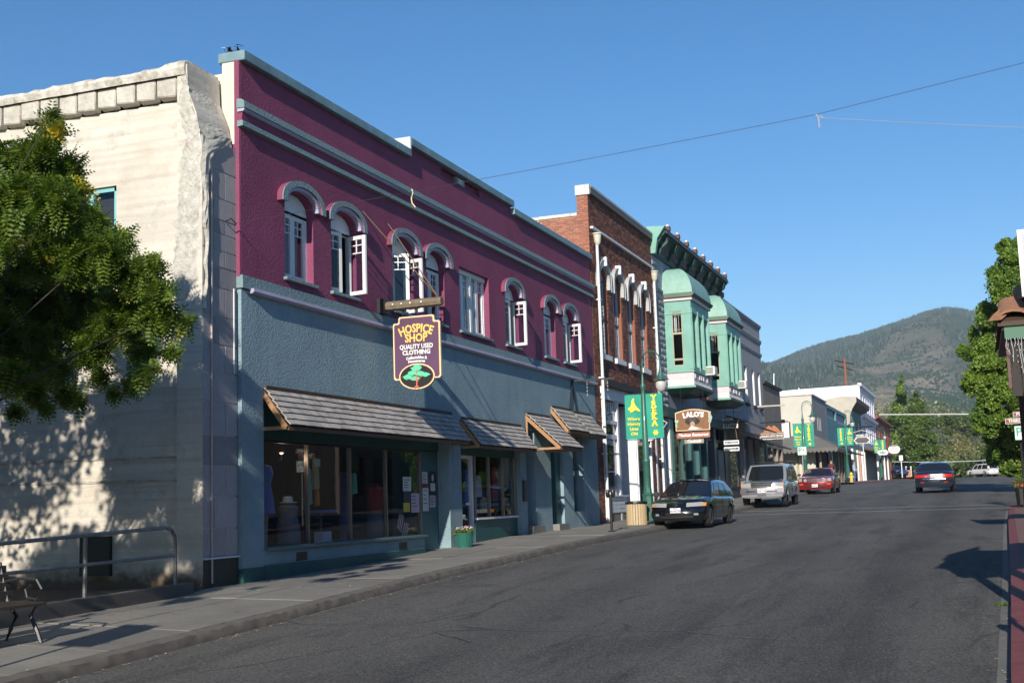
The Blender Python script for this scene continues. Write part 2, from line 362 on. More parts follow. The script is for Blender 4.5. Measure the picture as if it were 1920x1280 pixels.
kerb('kerb', list(np.arange(2, 30, .09))+list(np.arange(30, 81, .4)), KERBM, 0)
kerb('kerb_beyond', list(np.arange(97.2, 190, 1.5)), REDP, 0)
strip('gutter', GUTM, list(np.arange(-2, 45, 1.0)), lambda y: xr(y)-.11, lambda y: xr(y)+.02, lambda y: zr(y)+.004, lambda y: zr(y)+.004)
b = MB(); ys = list(np.arange(-4, 44, .5))+[44.5,45,45.6,46,46.4,46.6,46.8,47]
for y in ys: b.v += [(xr(y), y, zr(y)-.05), (xr(y)+.01, y, zr(y)+.13), (xr(y)+.17, y, zr(y)+.15)]
for j in range(len(ys)-1):
    for i in range(2): a = j*3+i; b.f.append((a, a+1, a+4, a+3)); b.mi.append(0)
b.build('kerb_right', REDP, kind='structure')
strip('sidewalk_right', mat('red_brown_paving', (.17,.10,.085), .8, .2, 3, bump=.2), list(np.arange(-6, 47.1, 1.0)), lambda y: xr(y)+.16, lambda y: 6, lambda y: zr(y)+.148, lambda y: zr(y)+.18)
# crosswalk lines
PAINT = mat('road_paint', (.55,.54,.5), .7, .2, 6, dirt=.5, dirtcol=(.12,.12,.12))
for ya in (45.7, 48.9):
    b = MB(); n = 20
    for i in range(n+1):
        x_ = -8.7+9.6*i/n; yb = ya-.2*i/n
        b.v += [(x_, yb, zr(yb)+.006), (x_, yb+.16, zr(yb+.16)+.006)]
    b.f = [(2*i, 2*i+2, 2*i+3, 2*i+1) for i in range(n)]; b.mi = [0]*n; b.build('crosswalk_line', PAINT, kind='structure')
# leaf litter in the gutters
lit = MB()
for i in range(700):
    if i < 450: y = random.uniform(5, 30)**1.0; x_ = -8.70+abs(random.gauss(0, .09)); z_ = zr(y)+.012
    elif i < 570: y = random.uniform(7, 28); x_ = xr(y)-abs(random.gauss(0, .06))-.01; z_ = zr(y)+.014
    else: y = random.uniform(8, 20); x_ = random.uniform(-11.3, -8.9); z_ = zs(x_, y)+.016
    s_ = random.uniform(.012, .03); a = random.uniform(0, 6.28)
    lit.add([(x_+s_*math.cos(a+k*1.57)*(1 if k % 2 else .5), y+s_*math.sin(a+k*1.57)*(1 if k % 2 else .5), z_+random.uniform(0, .01)) for k in range(4)], [(0,1,2,3)], i % 2)
lit.build('leaf_litter', [mat('dry_leaf', (.35,.22,.08), .8, .3), mat('pale_leaf', (.42,.36,.22), .8, .3)], kind='stuff')

# ------------------------------------------------------------------ building with white render (side wall and pier)
D = -11.5
WB = thing('white_rendered_building', 'white rendered building side wall with peeling plaster and blocky parapet, beside the purple building', 'building', (-14, 17.2, -1.2))
wall('side_wall', [(-30,-3),(-12.05,-3),(-12.05,6.9),(-30,6.9)], [rect(-14.0,-13.42,4.1,5.6)], fY(17.28), .25, RENDERW, WB)
b = MB(); b.box(-30, -12.06, 17.5, 18.05, -3, 7.4); b.build('wall_core', DARK, WB)
wf = MB().box(-13.5,-13.425,17.33,17.4,4.1,5.6).box(-14,-13.42,17.33,17.4,5.52,5.6).box(-14,-13.42,17.33,17.4,4.1,4.2).box(-14,-13.42,17.33,17.4,4.85,4.91).box(-14,-13.93,17.33,17.4,4.1,5.6).build('window', mat('teal_frame', (.2,.45,.45), .5), WB)
bx('pane', GLASS, wf, -13.95,-13.5,17.36,17.365,4.15,5.55)
bx('sill', RENDERW, wf, -14.08,-13.34,17.2,17.34,4.03,4.1)
# parapet blocks
xb = -12.1; i = 0
while xb > -21:
    wd = .41+random.uniform(-.02, .02); bb = MB(); zt = 7.28; zb_ = 6.93+random.uniform(-.02, .02); yo = 17.12+random.uniform(-.015, .02)
    bb.v = [(xb-wd+.03, yo, zb_+.03), (xb-.02, yo, zb_), (xb-.0, yo, zt), (xb-wd+.02, yo, zt), (xb-wd+.05, 17.3, zb_-.02), (xb-.02, 17.3, zb_-.02), (xb, 17.3, zt), (xb-wd+.02, 17.3, zt)]
    bb.f = [(0,1,2,3),(4,5,1,0),(5,6,2,1),(7,4,0,3),(4,7,6,5),(3,2,6,7)]; bb.mi = [0]*6
    bb.build('parapet_block', DENTIL, WB, bevel=.012); xb -= wd
b = MB(); n = 160          # ragged cap
for i in range(n+1):
    x_ = -11.9-i*.1; top = 7.50+.012*math.sin(i*.35)+random.uniform(-.018, .018)+(.04 if i < 5 else 0); fo = random.uniform(-.008, .008)
    b.v += [(x_, 17.07+fo, 7.27), (x_, 17.04+fo, 7.38), (x_, 17.07+random.uniform(-.02, .03), top-.05), (x_, 17.2, top), (x_, 18.05, top-.03), (x_, 18.05, 7.2)]
for i in range(n):
    for k in range(5): a = i*6+k; b.f.append((a, a+1, a+7, a+6)); b.mi.append(0)
b.f += [(0,5,4,3,2,1)]; b.mi.append(0); b.build('coping', CAPW, WB)
# pilaster at the street corner: side strip and street face of blocks
wall('pilaster', [(-12.05,-3),(-11.585,-3),(-11.585,6.0),(-11.7,6.6),(-11.86,7.0),(-11.88,7.45),(-12.07,7.45),(-12.07,-3)], [], fY(17.1), .95, RENDERW, WB)
bx('pier_core', BLACK, WB, -12.0,-11.60,17.12,18.08,-3,6.0)
zj = [-.70,-.24,.27,.77,1.26,1.80,2.29,2.75,3.22,3.7,4.05,4.33,4.62,4.86,5.22,5.69,6.2]
PB = []
for i in range(len(zj)-1):
    sp = [17.11, 17.42 if i % 3 else 18.11, 18.11] if i % 2 else [17.11, 17.75, 18.11]
    for a, c in zip(sp[:-1], sp[1:]):
        if c-a > .02: bx('pier_block', BLOCKM, WB, -11.75, -11.575+random.uniform(-.003, .003), a, c-.012, zj[i]+.008, zj[i+1]-.006, bevel=.006)
bx('pier_base', mat('dark_green_base', (.035,.042,.03), .6, .3, bump=.2), WB, -11.75,-11.572,17.115,18.105,-2,-.72)
bx('base_ledge', WHITE2, WB, -11.7,-11.53,17.115,18.1,-.72,-.695)
MB().tube([(-11.555,17.32,-1.1),(-11.555,17.32,5.8)],.018,6).build('conduit', mat('pinkish_conduit', (.5,.4,.36), .6), WB)
MB().tube([(-11.555,17.98,2.3),(-11.555,17.98,3.75)],.012,5).build('conduit', WHITE2, WB)
# broken plaster edge: displaced strip following the ragged outline (px outline on the side plane)
def ragged(pts_l, pts_r, fn, m, name, parent, dz=.05, nx=8, sub=6):
    b = MB(); rows = []
    for i in range(len(pts_l)-1):
        for k in range(sub):
            t = k/sub; rows.append((Vector(pts_l[i])*(1-t)+Vector(pts_l[i+1])*t, Vector(pts_r[i])*(1-t)+Vector(pts_r[i+1])*t))
    rows.append((Vector(pts_l[-1]), Vector(pts_r[-1])))
    for l_, r_ in rows:
        wob = .16*mnoise.noise(Vector((l_.y*1.7, 3.1, l_.x)))+.09*mnoise.noise(Vector((l_.y*6, 1.1, 0)))+.05*mnoise.noise(Vector((l_.y*17, 5, 0))); l_ = l_+Vector((wob, 0)); r_ = r_+Vector((.05*mnoise.noise(Vector((l_.y*7, 9, 0))), 0)); r_ = r_+Vector((random.uniform(-.02, .02), random.uniform(-.01, .01)))
        for k in range(nx+1):
            t = k/nx; q = l_*(1-t)+r_*t; e = min(1, 4*t, 4*(1-t)); b.v.append(fn(q.x, q.y, -e*dz-random.uniform(0, dz)*e))
    for j in range(len(rows)-1):
        for k in range(nx): a = j*(nx+1)+k; b.f.append((a, a+1, a+nx+2, a+nx+1)); b.mi.append(0)
    return b.build(name, m, parent)
ragged([(-11.98,7.25),(-12.0,6.8),(-11.92,6.2),(-12.0,5.6),(-12.08,5.0),(-12.15,4.3),(-12.13,3.9),(-12.04,3.3)],
       [(-11.9,7.3),(-11.8,6.8),(-11.66,6.4),(-11.61,5.9),(-11.62,5.2),(-11.66,4.5),(-11.68,3.8),(-11.72,3.3)], fY(17.1), RUBBLE, 'broken_plaster', WB, .009, nx=16, sub=16)
ragged([(17.1,6.1),(17.1,6.35),(17.1,6.7),(17.1,7.1)], [(17.5,6.0),(18.1,6.35),(18.1,6.75),(17.9,7.3)], lambda u, v, d: (-11.6-max(0, (v-6.2))*.33-d, u, v), RUBBLE, 'broken_plaster', WB, .012, nx=14, sub=14)
ragged([(17.1,3.3),(17.1,4.4),(17.1,5.0),(17.1,5.8),(17.1,6.2)], [(17.16,3.3),(17.22,4.4),(17.2,5.0),(17.3,5.8),(17.9,6.35)], lambda u, v, d: (-11.57-d, u, v), RUBBLE, 'broken_plaster', WB, .03, nx=4)
for z_ in (.95, .58, 2.1):   # horizontal cracks / ledges on the lower wall
    b = MB(); n = 60
    for i in range(n+1): b.v += [(-12.06-i*.15, 17.262+random.uniform(-.01, .004), z_+random.uniform(-.01, .01)+.002*i), (-12.06-i*.15, 17.262, z_-.035+random.uniform(-.012, .012)+.002*i), (-12.06-i*.15, 17.3, z_-.04+.002*i), (-12.06-i*.15, 17.3, z_+.01+.002*i)]
    for i in range(n):
        for k in range(3): a = 4*i+k; b.f.append((a, a+1, a+5, a+4)); b.mi.append(0)
    b.build('ledge', RUBBLE if z_ < 1 else RENDERW, WB)
bx('notice_board', mat('dark_green_board', (.008,.022,.014), .5, .2), WB, -14.04,-13.44,17.2,17.27,-.95,-.31)
MB().tube([(-11.57,17.75,4.86),(-11.45,17.75,4.9),(-11.42,17.85,4.82)],.012,6).build('wall_hook', IRON, WB)

# ------------------------------------------------------------------ purple building
PBL = thing('purple_building', 'two storey purple building with blue grey shop front and arched upper windows', 'building', (-12, 28.5, -1.1))
WINS = [(19.58,20.62,'a','closed'),(21.33,22.38,'a','open1'),(24.07,25.12,'a','open2'),(25.85,26.87,'a','closed'),(27.8,29.77,'r','double'),(30.95,31.97,'a','open1'),(34.13,35.17,'a','closed'),(35.93,36.96,'a','open1')]
holes = [arch(a, c, 4.2, 5.56, .30) if t == 'a' else rect(a, c, 4.2, 5.78) for a, c, t, _ in WINS]
wall('upper_wall', [(18.12,3.98),(39.05,3.98),(39.05,7.86),(31.62,7.86),(31.62,8.06),(24.97,8.06),(24.97,7.78),(18.12,7.78)], holes+[rect(26.84,29.34,7.82,8.02)], fX(D), .22, PURPLE, PBL)
bx('recess_back', PURPLE, PBL, -11.75,-11.58,26.8,29.4,7.8,8.04)
MB().box(-30,-11.72,18.12,18.3,-3,7.6).box(-30,-11.73,38.85,39.1,-3,7.6).box(-11.85,-11.722,18.13,39.0,5.95,7.7).box(-30,-11.75,18.2,39.0,7.3,7.4).build('structure_walls', stucco('cream_end', (.62,.56,.46), 9, .4), PBL)
bx('parapet_end', stucco('cream_end2', (.66,.60,.48), 9, .4), PBL, -11.85,-11.51,18.10,18.13,6.3,7.78)
bx('corner_reveal', PURPLE, PBL, -11.60,-11.503,18.085,18.125,3.98,7.8)
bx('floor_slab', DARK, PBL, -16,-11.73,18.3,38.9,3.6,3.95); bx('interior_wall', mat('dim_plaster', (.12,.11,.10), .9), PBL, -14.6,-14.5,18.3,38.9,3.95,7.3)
# coping sections
def coping(y0, y1, z): 
    bx('coping', METALC, PBL, -11.92,-11.385,y0,y1-.008,z,z+.175,bevel=.008)
for a, c in ((18.08,21.3),(21.3,24.2),(24.2,24.96)): coping(a, c, 7.78)
for a, c in ((24.97,28.3),(28.3,31.64)): coping(a, c, 8.055)
for a, c in ((31.64,35.2),(35.2,39.05)): coping(a, c, 7.86)
bx('step_block', mat('step_sunlit_tone', (.52,.62,.60), .5), PBL, -11.9,-11.39,24.90,24.965,7.957,8.235)  # coping metal lightened in colour so this end face looks sunlit
b = MB()    # crumpled sheet on the corner
for i in range(26):
    c = (random.uniform(-11.85,-11.5), 18.15+random.uniform(-.05,.2), 7.96+random.uniform(0,.12)); s_ = .07
    b.add([(c[0]+random.uniform(-s_,s_), c[1]+random.uniform(-s_,s_), c[2]+random.uniform(-.03,.05)) for _ in range(3)], [(0,1,2)], i % 2)
b.build('crumpled_sheet', [BLACK, WHITE], PBL)
# belt course: extruded profile
def course(name, prof, y0, y1, m, X=D):
    b = MB(); n = len(prof)
    for y in (y0, y1): b.v += [(X+p_, y, z_) for p_, z_ in prof]
    b.f = [(i, (i+1) % n, n+(i+1) % n, n+i) for i in range(n)]+[tuple(range(n))[::-1], tuple(range(n, 2*n))]; b.mi = [0]*len(b.f); return b.build(name, m, PBL, smooth=False)
course('belt_course', [(-.02,7.07),(.06,7.07),(.13,7.03),(.14,6.91),(-.02,6.91)], 18.03, 39.1, TRIMG)
course('belt_line', [(-.02,6.91),(.115,6.91),(.125,6.88),(.10,6.85),(-.02,6.85)], 18.05, 39.08, LILAC)
course('belt_recess', [(-.02,6.85),(.07,6.85),(.05,6.69),(-.02,6.69)], 18.08, 39.06, PURPLE)
course('belt_course', [(-.02,6.69),(.09,6.69),(.095,6.60),(-.02,6.585)], 18.05, 39.08, TRIMG)
course('sill_band', [(-.1,4.0),(.05,4.0),(.055,3.78),(-.1,3.78)], 18.09, 39.06, TRIMG)
course('sill_line', [(-.1,3.78),(.11,3.80),(.12,3.745),(.08,3.715),(-.1,3.71)], 18.34, 39.06, LILAC)
# windows
def bars(b, X, a, c, z0, z1, f, t=.05): b.box(X-t, X, a, a+f, z0, z1).box(X-t, X, c-f, c, z0, z1).box(X-t, X, a+f, c-f, z0, z0+f).box(X-t, X, a+f, c-f, z1-f, z1)
def sash(parent, X, a, c, z0, z1, hinge=None, ang=0, m=WHITE2):
    """casement leaf built in place; hinge = y of hinge side, ang opens outwards"""
    def tr(b):
        if hinge is None: return b
        s_ = math.sin(ang); co = math.cos(ang); nv = []
        for x_, y_, z_ in b.v:
            dx, dy = x_-X, y_-hinge; sg = 1 if (a+c)/2 > hinge else -1
            nv.append((X+dx*co+abs(dy)*s_, hinge+dy*co-dx*s_*sg, z_))
        b.v = nv; return b
    fr = MB(); bars(fr, X, a, c, z0, z1, .075); zm = z1-.36
    fr.box(X-.035, X-.015, a+.06, c-.06, zm, zm+.022); fr.box(X-.035, X-.015, a+.06, c-.06, (zm+z1)/2-.02, (zm+z1)/2); fr.box(X-.034, X-.016, (a+c)/2-.01, (a+c)/2+.01, zm+.02, z1-.06)
    s_ = tr(fr).build('sash', m, parent)
    tr(MB().box(X-.03, X-.024, a+.05, c-.05, z0+.05, z1-.05)).build('pane', GLASS, s_)
    return s_
for k, (a, c, t, mode) in enumerate(WINS):
    zt = 5.50 if t == 'a' else 5.78; X = D-.14
    fr = MB(); bars(fr, X, a+.0, c-.0, 4.2, zt+.0, .05, .08)
    if t == 'a': fr.plate(arch(a+.005, c-.005, 5.44, 5.55, .30), fX(X-.0), .06)
    w_ = fr.build('window', WHITE2, PBL)
    m = (a+c)/2
    for yc, wd_ in ((a+.12, .1), (c-.14, .12)): bx('curtain', CURT, w_, X-.3, X-.27, yc-wd_/2, yc+wd_/2, 4.25, zt-.1) if k not in (1,) else None
    if mode == 'closed': sash(w_, X-.01, a+.05, m-.005, 4.25, zt-.05); sash(w_, X-.01, m+.005, c-.05, 4.25, zt-.05)
    elif mode == 'double':
        bx('mullion', WHITE, w_, X-.08, X+.03, m-.06, m+.06, 4.25, zt-.05); q = (c-a)/4
        for s0, s1 in ((a+.05, a+q), (a+q+.01, m-.06), (m+.06, m+q), (m+q+.01, c-.05)): sash(w_, X-.01, s0, s1, 4.25, zt-.05)
        bx('lintel', WHITE2, w_, X-.02, X+.04, a+.01, c-.01, 5.66, 5.77)
    else:
        sash(w_, X-.01, m+.005, c-.05, 4.25, zt-.05, hinge=c-.05, ang=R(78), m=WHITE)
        if mode == 'open2': sash(w_, X-.01, a+.05, m-.005, 4.25, zt-.05, hinge=a+.05, ang=R(62), m=WHITE)
        else: sash(w_, X-.01, a+.05, m-.005, 4.25, zt-.05, hinge=a+.05, ang=R(14), m=WHITE)
    bx('sill', TRIMG, w_, D-.12, D+.075, a-.06, c+.06, 4.14, 4.2, bevel=.005)
    if t == 'a':   # hood mould: three stepped rings
        def ringm(r0y, r0z, r1y, r1z, d, leg, legw):
            n = 14; P_, Q_ = [], []
            for i in range(n+1):
                th = math.pi*i/n; P_.append((m+r0y*math.cos(th), 5.64+r0z*math.sin(th))); Q_.append((m+r1y*math.cos(th), 5.64+r1z*math.sin(th)))
            poly = [(m+r1y, leg)]+Q_+[(m-r1y, leg), (m-r0y, leg)]+P_[::-1]+[(m+r0y, leg)]
            return MB().plate(poly, lambda u, v, dd: (D+d-dd, u, v), d+.01)
        z0 = 5.57
        hd = ringm(.64, .30, .785, .405, .125, z0, 0).build('hood_mould', [PURPLE], w_); hf_ = ringm(.645, .305, .795, .412, .138, z0-.004, 0); hf_.v = [(max(x_, D+.118), y_, z_) for x_, y_, z_ in hf_.v]; hf_.build('hood_face', [TRIMG], w_)
        ringm(.55, .235, .645, .305, .105, z0+.02, 0).build('hood_inner', LILAC, w_)
bx('date_plate', mat('plate_green', (.2,.26,.24), .6), PBL, D-.1, D-.0+.01, 27.78, 28.30, 7.835, 8.01)
text('1897', .16, (D+.014, 28.04, 7.92), (0,1,0), (0,0,1), WHITE, PBL, off=.006)
# blue lower wall with openings
LO = [rect(18.8,26.88,-.86,2.12), rect(27.6,31.71,-1.6,2.05), rect(32.2,32.92,-1.6,2.0), rect(34.28,35.42,-1.6,2.0), rect(36.39,37.46,-.66,2.3)]
lw = [(18.12,-2),(18.8,-2),(26.88,-2),(27.6,-2),(31.71,-2),(32.2,-2),(32.92,-2),(34.28,-2),(35.42,-2),(36.39,-2),(37.46,-2),(39.05,-2),(39.05,3.78),(18.12,3.78)]
wall('lower_wall', [(18.12,-2),(27.6,-2),(27.6,2.05),(31.71,2.05),(31.71,-2),(32.2,-2),(32.2,2.0),(32.92,2.0),(32.92,-2),(34.28,-2),(34.28,2.0),(35.42,2.0),(35.42,-2),(39.05,-2),(39.05,3.76),(18.12,3.76)],
     [[(18.8,-.64),(25.4,-.64),(25.4,-1.6),(26.88,-1.6),(26.88,2.12),(18.8,2.12)], rect(36.39,37.46,-.3,2.3)], fX(D), .3, BLUE, PBL)
bx('plinth', TEAL, PBL, -11.6,-11.478,18.11,18.8,-2,-.92); bx('bulkhead', BLUE, PBL, -11.6,-11.494,18.8,25.4,-.86,-.62)
bx('window_ledge', mat('ledge_teal', (.1,.17,.18), .5), PBL, -11.85,-11.42,18.8,25.45,-.66,-.61,bevel=.008); bx('plinth', TEAL, PBL, -11.62,-11.47,18.8,25.4,-2,-.90)
for yv in (19.86, 24.1): bx('vent', BLACK, PBL, -11.6,-11.488,yv,yv+.38,-.88,-.73)
# interior of shop
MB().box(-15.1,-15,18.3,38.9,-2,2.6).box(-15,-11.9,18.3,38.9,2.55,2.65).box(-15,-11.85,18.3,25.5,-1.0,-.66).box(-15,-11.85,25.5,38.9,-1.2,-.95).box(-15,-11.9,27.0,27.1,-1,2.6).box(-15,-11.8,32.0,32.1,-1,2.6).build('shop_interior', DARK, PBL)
sf = bx('shopfront_frame', mat('dark_bronze', (.03,.03,.03), .4, metal=.4), PBL, -11.84,-11.78,18.8,25.9,1.22,1.27)
bx('fascia', TEAL, PBL, -11.9,-11.76,18.8,26.88,1.27,2.12)
MULL = mat('aluminium_mullion', (.25,.22,.2), .35, metal=.7)
ym = [18.85, 20.82, 22.51, 24.14, 25.87]
for a in ym: bx('mullion', MULL, sf, -11.85,-11.77,a-.025,a+.025,-.62,1.22)
for a, c in zip(ym[:-1], ym[1:]): bx('pane', GLASS, sf, -11.82,-11.812,a+.025,c-.025,-.61,1.22)
bx('door', TEAL, PBL, -12.5,-12.45,25.9,26.9,-1.0,2.1); bx('return_panel', TEAL, PBL, -12.45,-11.85,25.9,25.94,-1.1,1.3)
bb_ = bx('bulletin_board', mat('board', (.05,.13,.14), .6), PBL, -11.86,-11.80,25.93,26.86,-1.1,1.25)
# door and window bay 2
bx('door_frame', WHITE2, PBL, -11.75,-11.68,27.6,27.68,-1.0,1.2); bx('door_frame', WHITE2, PBL, -11.75,-11.66,28.62,28.72,-1.0,1.2); bx('door_frame', WHITE2, PBL, -11.75,-11.68,27.68,28.62,1.12,1.2)
dd = bx('door', mat('door_dark', (.04,.04,.04), .4), PBL, -11.74,-11.70,27.7,28.6,-.95,-.7); bx('pane', GLASS, dd, -11.73,-11.72,27.7,28.6,-.7,1.1); bx('push_plate', WHITE2, dd, -11.7,-11.68,28.3,28.55,.0,.06)
bx('fascia', TEAL, PBL, -11.76,-11.66,27.6,31.71,1.2,2.05); w2 = bx('window_frame', TEAL, PBL, -11.68,-11.63,28.72,31.71,-1.2,-.32)
for a in (28.78, 29.74, 30.72, 31.66): bx('mullion', MULL, w2, -11.70,-11.62,a-.03,a+.03,-.32,1.2)
for a, c in ((28.8,29.72),(29.76,30.7),(30.74,31.64)): bx('pane', GLASS, w2, -11.665,-11.658,a,c,-.31,1.19)
bx('window_ledge', WHITE2, PBL, -11.68,-11.56,28.72,31.7,-.36,-.31)
bx('letter_box', IRON, PBL, -11.5,-11.44,31.82,32.02,.05,.62)
# recess doors
bx('step', CONC, PBL, -12.2,-11.35,32.2,33.2,-.95,-.62); bx('step', CONC, PBL, -12.2,-11.3,34.3,35.2,-.9,-.62); bx('recess_door', BLACK, PBL, -12.6,-12.5,32.1,33.0,-.9,2.0)
d2 = bx('door', WHITE2, PBL, -11.78,-11.73,34.3,34.95,-.65,1.7); bx('pane', GLASS, d2, -11.73,-11.725,34.4,34.85,-.1,.75); bx('pane', GLASS, d2, -11.73,-11.725,34.4,34.85,.85,1.6)
bx('jamb', TEAL, PBL, -11.8,-11.6,34.95,35.42,-1.0,2.0); w3 = bx('window_frame', TEAL, PBL, -11.75,-11.68,36.39,37.46,-1,-.3); bx('pane', GLASS, w3, -11.73,-11.72,36.4,37.45,-.3,1.6); bx('panel', TEAL, w3, -11.74,-11.68,36.4,37.45,1.6,2.3); bx('rail', TEAL, w3, -11.74,-11.66,36.4,37.45,1.0,1.06)
# shingled awnings
def awning(y0, y1, ztop, zbot, out, rows=6, left=0, right=0, sm=SHING):
    A = MB().add([(D-.02,y0,ztop),(D-.02,y1,ztop),(D+out,y1+right,zbot),(D+out,y0+left,zbot)], [(0,1,2,3)])
    aw = A.build('awning', DKWOOD, PBL)
    dz = ztop-zbot; sl = math.hypot(out, dz); nrm = Vector((dz, 0, out)).normalized(); dn = Vector((out, 0, -dz)).normalized()
    for r_ in range(rows):
        y = y0-.03+random.uniform(-.1, 0); t0 = r_/rows
        while y < y1+.02:
            wd = random.uniform(.14, .26); a, c = max(y, y0-.04), min(y+wd-.006, y1+.04)
            if c-a > .03:
                p0 = Vector((D, 0, ztop))+dn*(sl*t0-.02)+nrm*.012; p1 = Vector((D, 0, ztop))+dn*(sl*(t0+1/rows)+random.uniform(-.004, .01))+nrm*.04; th = nrm*.018
                sk = left*(t0+.5/rows)
                vs_ = [p+Vector((0, yv+sk, 0))+q for q in (Vector(), th) for p in (p0, p1) for yv in (a, c)]
                MB().add(vs_, [(0,2,3,1),(4,5,7,6),(0,1,5,4),(2,6,7,3),(0,4,6,2),(1,3,7,5)]).build('shingle', sm, aw)
            y += wd
    bx('ridge_strip', DKWOOD, aw, D-.01, D+.05, y0-.03, y1+.03, ztop-.01, ztop+.07)
    for ye in (y0-.035, y1+.035):
        b = MB(); w_ = .045; q = Vector((0, w_/2, 0)); e0 = Vector((D+.0, ye, ztop-.02)); e1 = Vector((D+out-.02, ye, zbot-.01))
        b.add([e0-q+nrm*.01, e0+q+nrm*.01, e1+q+nrm*.01, e1-q+nrm*.01, e0-q-nrm*.08, e0+q-nrm*.08, e1+q-nrm*.08, e1-q-nrm*.08], [(0,1,2,3),(7,6,5,4),(0,4,5,1),(2,6,7,3),(1,5,6,2),(0,3,7,4)]).build('rafter', CEDAR, aw)
        bx('strut', CEDAR, aw, D, D+out-.04, ye-.02, ye+.02, zbot-.06, zbot-.0)
        out > .7 and bx('post', CEDAR, aw, D+.002, D+.05, ye-.021, ye+.021, zbot-.05, ztop-.05)
    bx('fascia_board', mat('fascia_brown', (.14,.075,.04), .7), aw, D+out-.045, D+out-.01, y0, y1, zbot-.07, zbot-.005)
    return aw
awning(18.86, 27.0, 2.10, 1.45, .48); awning(27.72, 31.75, 2.03, 1.40, .48); awning(32.32, 34.2, 2.40, 1.48, 1.0, 8); awning(34.5, 36.3, 2.72, 2.04, .55, 5); awning(36.55, 38.3, 2.68, 2.0, .55, 5)
# bracket for the hanging sign: beam + stays
bm_ = MB().tube([(-11.45,23.41,4.16),(-10.6,23.41,4.17),(-10.08,23.41,4.175)], [.105,.10,.095], 8).build('sign_beam', WOOD, PBL, smooth=True)
bx('beam_socket', IRON, bm_, -11.56,-11.33,23.27,23.55,4.02,4.32)
for x_ in (-11.15,-10.95,-10.75,-10.5): MB().lathe([(.02,-.006),(.018,-.02),(0,-.022)], (x_,23.31,4.18), 8, 'y').build('bolt', WHITE2, bm_)
for q in ((680,396),(728,420)): p0 = onX(*q, D); MB().tube([p0, (-10.15,23.41,4.25)], .012, 5).build('guy_rod', mat('rusty_rod', (.14,.10,.06), .6), bm_)
br = bx('iron_bracket', IRON, PBL, D,-10.13,36.53,36.57,3.64,3.69)
for yb in (36.2, 36.95): MB().tube([(D+.03,36.55,3.64),(D+.03,yb,2.7)], .028, 5).build('brace', IRON, br)
CH = mat('galvanised_chain', (.5,.5,.5), .4, metal=.6)
for x_, n in ((-11.0, 9), (-10.35, 6)):
    b = MB()
    for i in range(n): b.lathe([(.018,-.006),(.018,.006)], (x_,36.55,3.6-i*.055), 6, 'y' if i % 2 else 'x')
    b.build('chain', CH, br)

# hanging sign
HS = thing('hanging_shop_sign', 'purple hospice shop sign with gold lettering and a green tree, hanging from the wooden beam', 'sign', (-10.66, 23.41, 3.9))
def loft2(poly, cx, cz, k): return [(cx+(u-cx)*k[0], cz+(v-cz)*k[1]) for u, v in poly]
SX0, SX1, SZ0, SZ1 = -11.19, -10.13, 2.60, 3.91
def signpoly(i=0.0, n=4):
    r_ = .085; x0, x1, z0, z1 = SX0+i, SX1-i, SZ0+i, SZ1-i; P_ = []
    P_ += [(x0, z0+.04), (x0+.03, z0), (x1-.03, z0), (x1, z0+.04)]
    P_ += [(x1, z1-r_*1.9), (x1-.02, z1-r_*1.5), (x1-r_*1.2, z1-r_*1.5), (x1-r_*1.5, z1-r_*1.2), (x1-r_*1.5, z1-.03), (x1-r_*1.8, z1)]
    P_ += [(x0+r_*1.8, z1), (x0+r_*1.5, z1-.03), (x0+r_*1.5, z1-r_*1.2), (x0+r_*1.2, z1-r_*1.5), (x0+.02, z1-r_*1.5), (x0, z1-r_*1.9)]
    return P_
GOLD = mat('gold_letter', (.80,.52,.12), .5, .1); CREAM = mat('cream_border', (.80,.62,.36), .5, .1); SPUR = mat('sign_purple', (.09,.035,.085), .6, .15); SRED = mat('sign_maroon', (.25,.06,.04), .6)
MB().plate(signpoly(), fY(23.38), .06).build('border', CREAM, HS); MB().plate(signpoly(.028), fY(23.374), .01).build('inner_border', SRED, HS); MB().plate(signpoly(.042), fY(23.368), .01).build('panel', SPUR, HS)
def ell(cx, cz, a, c, n=28): return [(cx+a*math.cos(2*math.pi*i/n), cz+c*math.sin(2*math.pi*i/n)) for i in range(n)]
OC = (-10.66, 2.655)
MB().plate(ell(*OC, .40, .265), fY(23.355), .08).build('oval_border', CREAM, HS); MB().plate(ell(*OC, .375, .242), fY(23.350), .01).build('oval_ring', SRED, HS); MB().plate(ell(*OC, .362, .23), fY(23.345), .01).build('oval', BLACK, HS)
LG = mat('leaf_green_paint', (.10,.55,.32), .6, .15); TR = mat('trunk_red_paint', (.62,.16,.10), .6)
b = MB()
for cx_, cz_, a_, c_ in ((0,.16,.12,.055),(.02,.20,.08,.04),(-.1,.07,.1,.045),(.08,.05,.12,.045),(-.2,-.0,.1,.04),(.2,.02,.1,.04),(-.05,-.04,.13,.04),(-.22,-.03,.06,.03)):
    b.plate([(OC[0]+cx_+a_*math.cos(t)*(1+.18*math.sin(5*t+cx_*40)), OC[1]+cz_+c_*math.sin(t)*(1+.2*math.cos(4*t))) for t in [k*.35 for k in range(18)]], fY(23.334-random.uniform(0,.004)), .008)
b.build('painted_foliage', LG, HS)
b = MB(); yp = 23.337
for pl, r_ in (([(0,-.23),(.01,-.12),(0,-.02),(0,.14)],.016), ([(.01,-.12),(.08,-.04),(.13,.0)],.011), ([(0,-.1),(-.07,-.04),(-.12,-.01)],.01), ([(-.05,-.235),(0,-.2),(.05,-.235)],.016)): b.tube([(OC[0]+u, yp, OC[1]+v) for u, v in pl], r_, 5)
b.build('painted_trunk', TR, HS)
yt = 23.362; XR_ = (1,0,0); ZU = (0,0,1)
